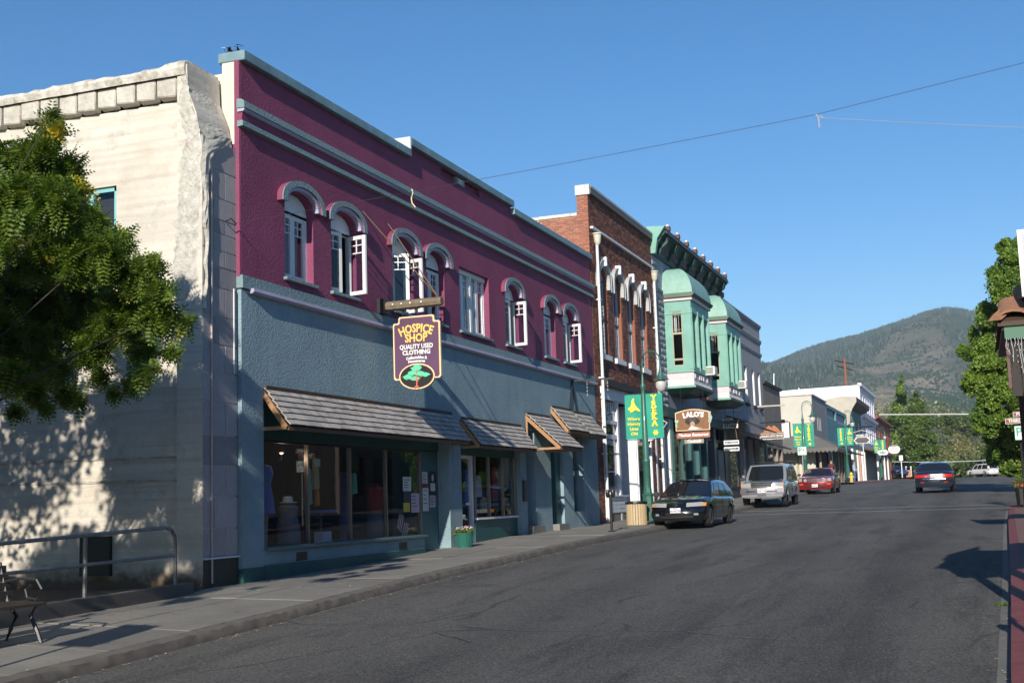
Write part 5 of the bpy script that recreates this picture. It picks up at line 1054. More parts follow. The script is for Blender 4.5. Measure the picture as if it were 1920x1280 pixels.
sed = dict(L=4.85, W=1.82, H=1.40, zb=.2, r=.32, axles=(1.45,-1.35), paint=dpaint('blue_black_paint', (.018,.024,.040), .35), prof=[(-2.42,.84),(-2.3,.94),(-1.8,.99),(-1.0,.97),(.8,.95),(1.8,.86),(2.42,.68)],
    cab=dict(belt=.93, wf=1.0, rf=.25, rr=-.95, wr=-1.75, tuck=.72, win=[(.09,.42),(.46,.74),(.78,.88)], seams=(.85,-.1,-.95)), kf=.3, lf=.25, kr=.17, lr=.10, plz=.74, zbump=.5,
    patches=[('tail_light',.26,.86,.66,.80,REDL,False,0,True,.014),('plate_panel',-.26,.26,.66,.82,mat('panel_red_dark', (.2,.02,.02), .3),False,0,False),('chrome_strip',-.88,.88,.575,.60,CHROME,False,0,False,.02),('bumper_line',-.85,.85,.36,.375,TRIMK,False,0,False),('reverse_lamp',.30,.42,.68,.72,LENS,False,0,True,.018),('reflector',.45,.62,.40,.44,REDL,False)])
car('dark_sedan', 'dark blue sedan seen from behind driving away up the middle of the street', sed, (-2.05,66.2,zr(66)+.03), R(90)+R(0), '2GTK792', rear=True)
s2 = dict(suv); s2['paint'] = dpaint('white_car_paint', (.68,.68,.67), 0); s2['clad'] = mat('white_cladding', (.5,.5,.5), .5)
s2['patches'] = [('tail_light',.70,.86,.85,1.02,REDL,False,0,True,.01),('bumper',-.88,.88,.42,.60,s2['clad'],False,0,False,.05),('plate_recess',-.2,.2,.72,.86,mat('plate_grey', (.4,.4,.4), .5),False,0,False)]
car('white_suv', 'white four wheel drive wagon turning at the far end of the street', s2, (0.5,182,zr(181)+.02), R(90)+R(38), '', rear=True)
s3 = dict(sed); s3['paint'] = dpaint('bright_blue_paint', (.03,.06,.2), .3); s3['patches'] = [('headlight',.5,.82,.62,.72,LENS,True),('grille',-.4,.4,.58,.66,TRIMK,True,0,False)]
car('blue_sedan', 'small blue sedan parked far off at the corner below the round white sign', s3, tuple(onY(1684,892,185)+Vector((0,0,0))), R(-90)+R(20), '')

# ------------------------------------------------------------------ lamps with banners
LGN = mat('lamp_post_green', (.03,.115,.085), .4, .12, 4, bump=.05, coat=.2); GLOBE = mat('frosted_globe', (.50,.48,.45), .2, .1, coat=.8)
BANG = mat('banner_green', (.012,.30,.20), .7, .08, 4); BYEL = mat('banner_yellow', (.80,.62,.06), .6)
def slab_word(word, x, z, h, y, m_, par, sz=.2):
    for i, ch in enumerate(word):
        zz = z-i*h; text(ch, sz*1.25, (x, y, zz), XR_, ZU, m_, par, ext=.003, off=.012, sx=1.0)
        s_ = {'Y':[(-.06,.08),(.06,.08),(0,-.08)], 'R':[(-.055,-.08),(.06,-.08),(-.055,.08)], 'E':[(-.05,.08),(-.05,-.08)], 'K':[(-.05,.08),(-.05,-.08),(.06,.08),(.06,-.08)], 'A':[(-.065,-.08),(.065,-.08)]}[ch]
        k = sz/.2
        b = MB()
        for dx, dz in s_: b.box(x+dx*k-.035*k, x+dx*k+.035*k, y-.004, y, zz+dz*k-.012*k, zz+dz*k+.012*k)
        b.build('letter_serif', m_, par, kind='stuff')
def lamp(x, y, zb_, which, flip=False, side=1):
    t = thing('street_lamp', 'green gooseneck street lamp '+which, 'street lamp', (x,y,zb_), group='green street lamps along the left pavement')
    n = 8; sc = 1.0
    MB().lathe([(.24,0),(.24,.12),(.19,.16),(.17,.75),(.19,.8),(.14,.86),(.125,1.0)], (x,y,zb_), n).build('base', LGN, t)
    MB().lathe([(.12,.95),(.115,1.78),(.13,1.8),(.13,1.86),(.10,1.9),(.075,3.9),(.06,4.05),(.085,4.1),(.085,4.16),(.05,4.25),(.03,4.5)], (x,y,zb_), 14).build('post', LGN, t, smooth=True)
    rr = .29; cx_ = x+side*rr; arc_ = [(x,y,zb_+4.4),(x,y,zb_+4.85)]+[(cx_-side*rr*math.cos(a), y, zb_+4.9+rr*1.15*math.sin(a)) for a in [math.pi*i/10 for i in range(11)]]+[(cx_+side*rr,y,zb_+4.72)]
    MB().tube(arc_, .024, 6).build('arm', LGN, t, smooth=True)
    sc_ = MB(); 
    for sg in (-1, 1): sc_.tube([(cx_+sg*(.26-.0), y, zb_+4.95),(cx_+sg*.15,y,zb_+5.0),(cx_+sg*.06,y,zb_+5.1),(cx_+sg*.0,y,zb_+5.18)], .010, 4)
    sc_.build('scrollwork', LGN, t, kind='stuff')
    lx = cx_+side*rr; MB().lathe([(.03,.42),(.05,.3),(.09,.12),(.12,.05),(.25,.0),(.255,-.02),(.12,-.01)], (lx,y,zb_+4.33), 16).build('lamp_shade', LGN, t, smooth=True); MB().lathe([(.11,0),(.165,-.1),(.17,-.2),(.13,-.32),(.06,-.38),(0,-.39)], (lx,y,zb_+4.32), 16).build('globe', GLOBE, t, smooth=True)
    for zz in (3.92, 2.5):
        MB().tube([(x-.62,y,zb_+zz),(x+.62,y,zb_+zz)], .012, 5).build('banner_arm', CHROME, t)
    for sd, words in ((-1, not flip), (1, flip)):
        xa = x+(-.60 if sd < 0 else .06); xb2 = xa+.54; za, zb2 = zb_+2.52, zb_+3.90
        pos = 'left' if sd < 0 else 'right'
        bt = thing('street_banner', ('green banner with yellow prospector on the lamp ' if words else 'green banner with vertical town name on the lamp ')+which, 'banner', ((xa+xb2)/2,y,zb2), group='green banners on the street lamps')
        b = MB(); nx, nz = 8, 10
        for j in range(nz+1):
            for i in range(nx+1):
                u, v = i/nx, j/nz; b.v.append((xa+.54*u, y+.018*math.sin(u*7+v*2+x)*math.sin(v*3.1), za+(zb2-za)*v))
        for j in range(nz):
            for i in range(nx): a = j*(nx+1)+i; b.f.append((a, a+1, a+nx+2, a+nx+1)); b.mi.append(0)
        b.build('cloth', BANG, bt, smooth=True); yf = y-.028; mx = (xa+xb2)/2
        if words:
            fig = [(-.02,.30),(.02,.33),(.05,.28),(.03,.22),(.06,.12),(.12,.04),(.2,-.04),(.23,-.1),(.17,-.1),(.08,-.05),(.02,-.08),(-.04,-.12),(-.12,-.12),(-.1,-.06),(-.17,-.04),(-.17,.02),(-.1,.05),(-.06,.14),(-.05,.24)]
            MB().plate([(mx+u*.95, za+.95+v) for u, v in fig], fY(yf), .004).build('prospector_figure', BYEL, bt)
            for i, wd in enumerate(('Where','History','Lives','ON')): text(wd, .135, (mx,yf,za+.62-i*.155), XR_, ZU, BYEL, bt, ext=.002, off=.004)
        else:
            slab_word('YREKA', mx, za+1.24, .195, yf, BYEL, bt)
            MB().plate([(mx+.10*math.cos(a)*(.6 if k % 2 else 1)+.02, za+.17+.10*math.sin(a)*(.6 if k % 2 else 1)) for k, a in enumerate([i*math.pi/6 for i in range(12)])], fY(yf), .004).build('leaf_emblem', BYEL, bt)
    return t
lamp(-9.6, 37.9, -.66, 'behind the slatted bin'); lamp(-9.6, 76, zk(76)+.02, 'by the green parking sign'); lamp(-9.6, 101.5, zk(101.5)+.35, 'by the yellow hydrant', flip=True); lamp(-9.75, 140, zk(140)+.35, 'farthest along the row')

# ------------------------------------------------------------------ street furniture
bn = thing('litter_bin', 'tan slatted litter bin with dark lid at the kerb under the nearest lamp', 'litter bin', (-9.78,37.15,-.78))
MB().lathe([(.27,.03),(.27,.66)], (-9.78,37.15,-.78), 20).build('liner', BLACK, bn); MB().lathe([(.33,.655),(.34,.68),(.33,.72),(.18,.74),(.17,.70),(0,.70)], (-9.78,37.15,-.78), 24).build('lid', BLACK, bn); MB().lathe([(.3,0),(.31,.04),(.27,.04)], (-9.78,37.15,-.78), 20).build('foot_ring', BLACK, bn)
sl = None
for k in range(24):
    a = 2*math.pi*k/24; c_, s_ = math.cos(a), math.sin(a); q = MB(); cx_, cy_ = -9.78+.295*c_, 37.15+.295*s_
    for z in (-.76, -.125):
        for dr in (-.012, .012):
            for dt in (-.032, .032): q.v.append((cx_+dr*c_-dt*s_, cy_+dr*s_+dt*c_, z))
    q.f = [(0,1,3,2),(4,6,7,5),(0,4,5,1),(2,3,7,6),(0,2,6,4),(1,5,7,3)]; q.mi = [0]*6; q.build('slat', BINW, bn)
def meter(x, y, label, h=1.1, grp='parking meters along the kerb'):
    z = zs(x, y); t = thing('parking_meter', label, 'parking meter', (x,y,z), group=grp)
    MB().lathe([(.1,0),(.1,.02),(.035,.03),(.035,h-.12)], (x,y,z), 12).build('post', BLACK, t, smooth=True)
    for s_ in (-1, 1): MB().lathe([(.03,-.16),(.055,-.13),(.06,-.03),(.05,.02),(.02,.045),(0,.05)], (x+s_*.075,y,z+h-.02), 12).build('meter_head', BLACK, t, smooth=True); MB().lathe([(.028,-.06),(.02,-.062)], (x+s_*.075,y,z+h-.02), 8, 'y').build('dial', CHROME, t)
    bx('yoke', BLACK, t, x-.09,x+.09,y-.02,y+.02,z+h-.19,z+h-.15)
meter(-9.4, 33.0, 'black twin parking meter at the kerb in front of the boutique')
# flower pot
pt = thing('flower_pot', 'green ribbed flower pot with pale flowers beside the blue pillar', 'flower pot', (-11.2,26.95,-.96))
MB().lathe([(0,0),(.155,0),(.208,.28),(.22,.31),(.225,.34),(.2,.34),(.18,.30),(0,.30)], (-11.2,26.95,-.96), 24).build('pot', mat('pot_green', (.02,.13,.10), .5, .1), pt, smooth=True)
for k in range(20): a = 2*math.pi*k/20; MB().tube([(-11.2+.162*math.cos(a),26.95+.162*math.sin(a),-.93),(-11.2+.207*math.cos(a),26.95+.207*math.sin(a),-.69)], .009, 4).build('rib', MATS['pot_green'], pt)
def tuft(nm, c, rad, h, n, m_, par, s=.03, tint=(0,1), flat=.5):
    V = []; F = []; T = []
    for i in range(n):
        a = random.uniform(0, 6.283); q = rad*math.sqrt(random.random()); p = Vector((c[0]+q*math.cos(a), c[1]+q*math.sin(a), c[2]+h*random.random()*(1-.5*q/rad)))
        d1 = Vector((random.gauss(0,1), random.gauss(0,1), random.gauss(0,1))).normalized(); d2 = d1.cross(Vector((random.gauss(0,1), random.gauss(0,1), random.gauss(0,1)))).normalized(); s_ = s*random.uniform(.6, 1.4); o = len(V)
        V += [p-d1*s_, p+d2*s_*.45, p+d1*s_, p-d2*s_*.45]; F.append((o,o+1,o+2,o+3)); T += [(random.uniform(*tint), 0, 0)]*4
    me = bpy.data.meshes.new(nm); og = ORG[par.name] if par else Vector(); me.from_pydata([tuple(v-og) for v in V], [], F); me.materials.append(m_); at = me.attributes.new('tint', 'FLOAT_VECTOR', 'POINT'); at.data.foreach_set('vector', np.array(T, 'f').ravel()); return put(nm, me, par)
HERB = leafmat('herb_leaf', (.05,.10,.025), (.14,.20,.05)); 
for nm, c, rad, h in (('foliage', (-11.2,26.95,-.65), .25, .17),): tuft(nm, c, rad, h, 900, HERB, pt, .028)['kind'] = 'stuff'
tuft('flowers', (-11.2,26.95,-.57), .23, .13, 90, mat('pale_petal', (.7,.6,.6), .7), pt, .022)['kind'] = 'stuff'; tuft('flowers', (-11.2,26.95,-.57), .2, .12, 40, mat('pink_petal', (.6,.2,.25), .7), pt, .02)['kind'] = 'stuff'
p2 = thing('flower_pot', 'dark planter of purple flowers in the doorway of the boutique', 'flower pot', (-11.35,42.7,-.62)); MB().lathe([(0,0),(.22,0),(.28,.32),(.25,.32),(0,.28)], (-11.35,42.7,-.62), 16).build('pot', DKG, p2); tuft('foliage', (-11.35,42.7,-.3), .36, .25, 700, leafmat('purple_herb', (.06,.07,.03), (.16,.08,.12)), p2, .035)['kind'] = 'stuff'
# bench with slats
be = thing('bench', 'dark slatted bench with iron scroll ends cut off by the left edge of the picture', 'bench', (-10.3,10.9,-1.36)); bz = zs(-10.3, 11)
for k in range(5): bx('seat_slat', BENCHW, be, -10.5+k*.095,-10.42+k*.095,9.9,11.75,bz+.43-.004*k,bz+.465-.004*k)
for k in range(4): MB().add([(-10.56-k*.03,y_,bz+.50+k*.095+dz) if s_ else (-10.53-k*.03,y_,bz+.50+k*.095+dz) for s_ in (0,1) for y_ in (9.9,11.75) for dz in (0,.08)], [(0,1,3,2),(4,6,7,5),(0,4,5,1),(2,3,7,6),(0,2,6,4),(1,5,7,3)]).build('back_slat', BENCHW, be)
for y in (9.98, 11.68):
    MB().tube([(-10.05,y,bz),(-10.1,y,bz+.12),(-10.2,y,bz+.3),(-10.12,y,bz+.43)], .025, 6).build('leg', IRON, be); MB().tube([(-10.55,y,bz),(-10.48,y,bz+.15),(-10.4,y,bz+.3),(-10.52,y,bz+.43),(-10.66,y,bz+.9)], .025, 6).build('leg', IRON, be)
    MB().tube([(-10.6,y,bz+.68),(-10.35,y,bz+.72),(-10.12,y,bz+.70),(-10.05,y,bz+.6),(-10.12,y,bz+.48),(-10.25,y,bz+.5),(-10.28,y,bz+.6),(-10.2,y,bz+.64)], .018, 6).build('arm_rest', IRON, be)
# ramp wall, rail
rw2 = MB(); n = 20
for i in range(n+1):
    y = 7+9.45*i/n; zt = -1.03-.005*(16.4-y)-.022*(16.4-y)*.4
    rw2.v += [(-11.3,y,-2),(-11.3,y,zt),(-11.5,y,zt),(-11.5,y,-2)]
for i in range(n):
    for k in range(3): a = i*4+k; rw2.f.append((a,a+1,a+5,a+4)); rw2.mi.append(0)
rw2.f.append((n*4,n*4+1,n*4+2,n*4+3)); rw2.mi.append(0); o_ = rw2.build('ramp_wall', KERBM); tag(o_, 'low concrete ramp wall under the pipe railing beside the pavement', 'low wall')
strip('ramp_ground', SOIL, [3+1.0*i for i in range(15)], lambda y: -30, lambda y: -11.45, lambda y: -1.2, lambda y: -1.14-.01*(16-y))
PIPE = mat('galvanised_pipe', (.22,.22,.22), .45, .25, 6, metal=.6, dirt=.3, dirtcol=(.12,.06,.03)); rl = thing('pipe_railing', 'galvanised two bar pipe railing along the ramp at left', 'railing', (-11.4,14,-1.05))
MB().tube([(-11.4,6.5,-.42),(-11.4,12.5,-.28),(-11.4,15.85,-.185),(-11.4,16.02,-.21),(-11.4,16.1,-.3),(-11.4,16.12,-.45),(-11.4,16.12,-1.04)], .028, 8).build('top_rail', PIPE, rl, smooth=True)
MB().tube([(-11.4,12.0,-.66),(-11.4,16.12,-.60)], .025, 8).build('lower_rail', PIPE, rl, smooth=True); MB().tube([(-11.4,14.08,-1.06),(-11.4,14.08,-.26)], .03, 8).build('post', PIPE, rl, smooth=True); MB().tube([(-11.4,10.0,-1.1),(-11.4,10.0,-.35)], .03, 8).build('post', PIPE, rl, smooth=True)
# parking signs
def psign(x, y, zb_, ztop, w_, h_, label, arrow='<-', zs_=None):
    t = thing('parking_sign', label, 'sign', (x,y,zb_)); MB().tube([(x,y,zb_),(x,y,ztop)], .028, 6).build('pole', mat('sign_pole', (.45,.47,.45), .5, metal=.3), t)
    bx('panel', WHITE, t, x-w_/2, x+w_/2, y-.04, y-.032, ztop-h_, ztop, bevel=.002); G = mat('sign_green', (.02,.28,.17), .6)
    for a in ((x-w_/2, x-w_/2+.015, ztop-h_, ztop), (x+w_/2-.015, x+w_/2, ztop-h_, ztop), (x-w_/2+.015, x+w_/2-.015, ztop-.015, ztop), (x-w_/2+.015, x+w_/2-.015, ztop-h_, ztop-h_+.015)): bx('border', G, t, a[0],a[1],y-.044,y-.04,a[2],a[3])
    text('P', h_*.85, (x-w_*.22,y-.042,ztop-h_*.45), XR_, ZU, G, t, off=.006); text(arrow, h_*.42, (x+w_*.22,y-.042,ztop-h_*.4), XR_, ZU, BLACK, t, off=.004); text('PARKING', h_*.14, (x+w_*.2,y-.042,ztop-h_*.8), XR_, ZU, G, t); return t
psign(-9.22, 72, zk(72), 2.64, .50, .47, 'white and green parking sign with left arrow by the second lamp', '←')
# fire hydrant
hy = onY(1597, 904, 100); hx, hyy, hz = hy.x, hy.y, hy.z; ht = thing('fire_hydrant', 'yellow fire hydrant at the far kerb below the third pair of banners', 'fire hydrant', (hx,hyy,hz)); HYM = mat('hydrant_yellow', (.6,.42,.09), .5)
MB().lathe([(.18,0),(.18,.06),(.12,.08),(.12,.55),(.15,.57),(.15,.62),(.11,.72),(.04,.8),(0,.82)], (hx,hyy,hz), 12).build('barrel', HYM, ht, smooth=True)
for s_ in (-1,1): MB().lathe([(.06,.1*s_),(.06,.2*s_),(0,.2*s_)], (hx,hyy,hz+.42), 10, 'x').build('outlet', HYM, ht)
# hanging shop signs further on
BOARDB = wood('carved_brown_board', (.22,.10,.045), .3, (6, 6, 40)); 
LS = thing('restaurant_sign', "carved brown Lalo's sign with a sombrero figure above two smaller boards", 'sign', (-10.45,49,3.0))
def arcpoly(x0, x1, z0, z1, rise, n=8): return [(x0, z0), (x1, z0), (x1, z1)]+[(x1+(x0-x1)*i/n, z1+rise*math.sin(math.pi*i/n)) for i in range(1, n)]+[(x0, z1)]
MB().plate(arcpoly(-11.15,-9.78,2.63,3.36,.12), fY(49.0), .07).build('border', CREAM, LS); MB().plate(arcpoly(-11.12,-9.81,2.66,3.33,.12), fY(48.99), .02).build('panel', BOARDB, LS)
text("LALO'S", .27, (-10.42,48.985,3.26), XR_, ZU, WHITE, LS, off=.016, arc=2.2); MB().plate(ell(-10.46,3.0,.30,.15), fY(48.975), .01).build('hat_brim', BLACK, LS); MB().plate(ell(-10.46,3.05,.14,.10), fY(48.965), .01).build('hat_crown', mat('hat_grey', (.06,.06,.06), .8), LS)
MB().plate(ell(-10.46,2.88,.095,.11), fY(48.96), .01).build('face', mat('painted_skin', (.45,.24,.15), .7), LS); MB().plate([(-10.5,2.82),(-10.25,2.67),(-10.65,2.67)], fY(48.955), .01).build('collar', WHITE, LS); MB().plate([(-10.42,2.8),(-10.05,2.68),(-10.5,2.67)], fY(48.965), .008).build('shoulder', mat('poncho', (.5,.45,.35), .7), LS)
MB().plate([(-11.18,3.06),(-11.0,3.06),(-11.05,2.96),(-11.08,2.95),(-11.07,2.8),(-11.0,2.78),(-11.14,2.78),(-11.1,2.8),(-11.1,2.95),(-11.14,2.97)], fY(48.96), .03).build('painted_glass', LT, LS); MB().plate([(-9.84,2.95),(-9.76,3.18),(-9.78,3.3),(-9.74,3.36),(-9.70,3.33),(-9.72,3.25),(-9.66,3.12),(-9.74,2.88)], fY(48.96), .04).build('painted_bottle', mat('bottle', (.3,.4,.35), .5), LS)
MB().plate([(-11.13,2.37),(-11.1,2.33),(-9.82,2.33),(-9.79,2.37),(-9.79,2.55),(-9.82,2.58),(-11.1,2.56),(-11.13,2.52)], fY(49), .05).build('lower_board', mat('red_brown_board', (.30,.10,.06), .6), LS); text('Mexican Restaurant', .17, (-10.46,48.995,2.46), XR_, ZU, WHITE, LS, off=.006, shear=.3, sx=.88)
MB().plate(rect(-10.83,-10.05,2.12,2.29), fY(49), .04).build('lower_board', mat('grey_brown_board', (.28,.24,.20), .6), LS); text('Cocktails', .15, (-10.44,48.995,2.21), XR_, ZU, WHITE, LS, off=.006, shear=.3)
for x_ in (-10.9,-10.0): MB().tube([(x_,49.03,2.3),(x_,49.03,4.35)], .012, 4).build('hanger', IRON, LS)
KS = thing('book_store_sign', 'black book store sign with hanging boards below the second bay window', 'sign', (-11,60,3.2))
for txt, x0, x1, z, m_, tm in (('BOOK',-11.35,-10.85,3.66,BLACK,WHITE2),('STORE',-11.35,-10.62,3.34,WHITE,BLACK),('TOBACCOS',-11.35,-10.62,2.56,WHITE2,BLACK),('MAGAZINES',-11.35,-10.62,2.25,WHITE2,BLACK)):
    bx('board', m_, KS, x0,x1,60,60.04,z-.1,z+.1); text(txt, .19 if len(txt) < 6 else .12, ((x0+x1)/2,59.99,z), XR_, ZU, tm, KS, off=.006)
for x_ in (-11.2,-10.8): MB().tube([(x_,60.02,2.2),(x_,60.02,4.3)], .01, 4).build('hanger', IRON, KS)
MB().tube([(-11.4,60,4.0),(-10.6,60,4.0),(-10.6,60,3.6),(-10.75,60,3.2),(-10.7,60,2.7)], .012, 4).build('scroll', CEDAR, KS)
HA = thing('healing_arts_sign', 'carved rust coloured sign with scrolled pediment and white lettered board by the brown building', 'sign', (-10.85,72,3.4))
MB().plate([(-11.45,3.52),(-11.3,3.58),(-11.22,3.75),(-11.1,3.85),(-11.0,3.92),(-10.9,3.86),(-10.86,3.78),(-10.82,3.86),(-10.7,3.92),(-10.6,3.85),(-10.5,3.75),(-10.4,3.6),(-10.22,3.55),(-10.15,3.48),(-11.5,3.46)], fY(72), .08).build('pediment', mat('rust_carving', (.36,.13,.05), .6, .2, 8), HA)
MB().plate([(-11.55,3.2),(-11.5,3.14),(-10.2,3.14),(-10.15,3.2),(-10.15,3.44),(-10.2,3.5),(-11.5,3.48),(-11.55,3.42)], fY(72), .06).build('border', CREAMT, HA); MB().plate(rect(-11.5,-10.2,3.18,3.44), fY(71.99), .02).build('board', DKWOOD, HA); text('HEALING ARTS CENTER', .185, (-10.85,71.985,3.31), XR_, ZU, CREAMT, HA, off=.008, sx=.62)
MB().tube([(-11.5,72.04,4.1),(-9.9,72.04,4.1)], .03, 5).build('arm', IRON, HA); [MB().tube([(x_,72.04,3.8),(x_,72.04,4.1)], .01, 4).build('hanger', IRON, HA) for x_ in (-11.1,-10.6)]
def farsign(nm, label, px0, px1, py0, py1, Y, words, body=CREAMT, ink=BLACK, oval=False):
    a = onY(px0, py1, Y); c = onY(px1, py0, Y); x0, x1, z0, z1 = a.x, c.x, a.z, c.z; m = (x0+x1)/2; t = thing(nm, label, 'sign', (m, Y, z0))
    if oval: MB().plate(ell(m, (z0+z1)/2, (x1-x0)/2, (z1-z0)/2), fY(Y), .1).build('board', body, t); MB().plate(ell(m, (z0+z1)/2, (x1-x0)/2*.72, (z1-z0)/2*.72), fY(Y-.01), .02).build('ring', mat('pale_pink2', (.6,.5,.5), .6), t)
    else: h = (z1-z0)/2; MB().plate([(x0, z0+h), (x0+h*.8, z0), (x1-h*.8, z0), (x1, z0+h), (x1-h*.8, z1), (x0+h*.8, z1)], fY(Y), .1).build('board', body, t)
    for i, (wd, sz, dz) in enumerate(words): text(wd, sz, (m, Y-.02, (z0+z1)/2+dz), XR_, ZU, ink, t, off=.01)
    return t, x0, x1, z0, z1
t_, x0, x1, z0, z1 = farsign('miner_street_sign', 'black hexagonal hanging sign with white edge right of the third banners', 1601, 1632, 818, 832, 118, [], body=CREAMT); MB().plate([(x0+.1,(z0+z1)/2),(x0+.35,z0+.06),(x1-.35,z0+.06),(x1-.1,(z0+z1)/2),(x1-.35,z1-.06),(x0+.35,z1-.06)], fY(117.98), .02).build('panel', mat('sign_slate', (.07,.06,.07), .6), t_); text('MINER ST', .3, ((x0+x1)/2,117.95,z1+.12), XR_, ZU, CREAMT, t_, off=.01, sx=.8)
MB().tube([(x0-.3,118,z1+.35),((x0+x1)/2,118,z1+.6),(x1+.3,118,z1+.35)], .03, 4).build('arch', CREAMT, t_); MB().tube([(-11.5,118,z1+.9),(x1+.3,118,z1+.9)], .06, 5).build('arm', IRON, t_)
farsign('round_sign', 'round white hanging sign with pink emblem in front of the far trees', 1666, 1687, 833, 851, 160, [('BAKERY',.3,.45)], oval=True, body=WHITE)
farsign('cocktail_sign', 'small black and white board sign below the farthest banners', 1645, 1666, 843, 853, 138, [('DELI',.28,0)], body=WHITE2)
fp = onY(1692, 895, 178); t_ = thing('street_sign', 'small white sign on a pale post at the far corner', 'sign', tuple(fp)); MB().tube([tuple(fp), tuple(fp+Vector((0,0,2.8)))], .07, 5).build('post', WHITE, t_); bx('panel', WHITE, t_, fp.x-.25,fp.x+.25,fp.y-.1,fp.y-.05,fp.z+2.3,fp.z+3.0)
for px in (1700, 1709): q = onY(px, 893, 190); t_ = thing('bollard', 'pale post at the far corner, '+('left' if px == 1700 else 'right')+' of the two beside the orange box', 'bollard', tuple(q)); MB().tube([tuple(q), tuple(q+Vector((0,0,1.3)))], .09, 6).build('post', WHITE, t_); MB().lathe([(.12,1.25),(.12,1.45),(0,1.5)], tuple(q), 8).build('cap', WHITE, t_)
q = onY(1704, 894, 188); tag(bx('utility_box', mat('orange_box', (.45,.2,.1), .7), None, q.x-.35,q.x+.35,q.y,q.y+.5,q.z,q.z+1.0, bevel=.03), 'orange box standing between two pale posts at the far corner', 'box')

# right hand pole with street name and parking sign
tp = thing('street_name_post', 'dark post with brown street name blades at the right corner', 'sign', (1.33,44,zr(44)+.14)); z0 = zr(44)+.14
MB().tube([(1.33,44,z0),(1.36,44,2.45)], .035, 8).build('pole', IRON, tp); BRN = mat('brown_sign', (.20,.05,.035), .6)
for x0, x1, za, zb_, s_ in ((.93,1.62,2.04,2.22,'THIRD'),(1.18,1.75,2.26,2.42,'MINER')):
    pn = bx('name_blade', CREAMT, tp, x0,x1,43.9,43.93,za,zb_); bx('panel', BRN, pn, x0+.015,x1-.015,43.893,43.9,za+.015,zb_-.015); text(s_, .14, (x0+.30,43.89,(za+zb_)/2), XR_, ZU, CREAMT, pn, off=.006)
ps = psign(1.42, 43.8, z0, 1.96, .48, .46, 'white and green parking sign with arrow on the right corner post', '→')
hc = onY(1903, 880, 42); fb = thing('hanging_basket', 'dark hanging planter with orange flowers near the right edge', 'planter', (hc.x+.12,42,.05)); MB().lathe([(0,-.55),(.14,-.5),(.17,0),(0,0)], (hc.x+.12,42,-.05), 10).build('basket', BLACK, fb); tuft('flowers', (hc.x+.12,42,-.02), .2, .25, 200, mat('orange_petal', (.5,.13,.05), .7), fb, .03)['kind'] = 'stuff'; tuft('foliage', (hc.x+.12,42,.0), .25, .35, 300, HERB, fb, .04)['kind'] = 'stuff'; MB().tube([(hc.x+.12,42,-.6),(hc.x+.14,42,-.72)], .05, 5).build('stand', IRON, fb)

# sign at left off the frame edge whose shadow lies on the pavement
t_ = psign(-8.98, 7.35, zk(7.3), 1.15, .5, .75, 'parking sign on a post at the kerb just left of the picture', '→')

# ------------------------------------------------------------------ overhead wires
WIREM = mat('dark_wire', (.05,.05,.055), .6)
def wire(nm, label, a, c, r_, sag, m_=WIREM, n=14):
    pts = [Vector(a)*(1-i/n)+Vector(c)*(i/n)-Vector((0,0,sag*4*(i/n)*(1-i/n))) for i in range(n+1)]
    return tag(MB().tube(pts, r_, 4).build(nm, m_), label, 'wire')
hk = onY(1530, 215, 18.0)
wire('span_wire', 'thin dark wire slanting up across the sky from the wall hook', (-11.42,17.85,4.84), hk, .0038, .03); wire('span_wire', 'short upper length of thin wire rising to the right edge from the hook', hk, hk+(onY(1920,118,18)-hk)*2.0, .0038, 0)
wire('support_cable', 'pale cable running level from the hook to the right edge of the sky', hk+Vector((.03,0,-.05)), hk+Vector((.03,0,-.05))+(onY(1920,231,18)-hk)*2.0, .0035, .02, mat('grey_cable', (.38,.38,.38), .5))
MB_ = MB().tube([tuple(hk), tuple(hk+Vector((.03,0,-.05))), tuple(hk+Vector((.06,0,-.03))), tuple(hk+Vector((.09,0,-.07)))], .012, 5).tube([tuple(hk+Vector((.03,0,-.04))), tuple(hk+Vector((.035,0,-.2)))], .01, 5)
tag(MB_.build('cable_hook', MATS['grey_cable'], kind=None), 'small white hook and tie where the two wires meet in the sky', 'hook')
q = onY(772, 358, 18.0); tag(MB().tube([tuple(q+Vector((0,0,.03))), tuple(q+Vector((.02,0,-.03))), tuple(q+Vector((-.01,0,-.12))), tuple(q+Vector((.0,0,-.2))), tuple(q+Vector((.06,0,-.28)))], .01, 5).build('dangling_rope', CREAM), 'frayed cord end dangling from the wire before the purple wall', 'cord')
q0, q1 = onY(1648,777,150), onY(1815,776,150); tag(MB().tube([q0, q1+(q1-q0)*.5], .07, 5).build('mast_arm', mat('pale_pipe', (.55,.55,.52), .5)), 'long pale horizontal pipe arm across the far end of the street', 'mast arm')
for k, (ya, yb) in enumerate(((803,806),(818,814),(864,856),(797,800))): wire('utility_wire', ['upper of the thin wires over the far street','second thin wire over the far street','lowest pale wire sloping over the far street','thin wire just under the mast arm'][k], onY(1640,ya,200), onY(1940,yb,200), .04, .4, WHITE2 if k == 2 else WIREM)
for k in range(3): wire('service_wire', ['topmost','middle','lowest'][k]+' service wire by the lavender building', onY(1600,755+k*22,139), onY(1668,805+k*12,160), .03, .1)
pb, ptp = onY(1588,740,230), onY(1583,672,230); up = thing('utility_pole', 'brown wooden utility pole with crossarms above the white building roof', 'utility pole', (pb.x,230,1.5)); RUST = mat('rusty_pole', (.26,.10,.055), .8)
MB().tube([(pb.x,230,1.5),tuple(ptp)], .22, 8).build('pole', RUST, up)
for dz, w_ in ((-.8,1.6),(-1.8,1.3)): MB().tube([(ptp.x-w_,230-.6,ptp.z+dz+.5),(ptp.x+w_,230+.4,ptp.z+dz-.3)], .13, 4).build('crossarm', DKWOOD, up)
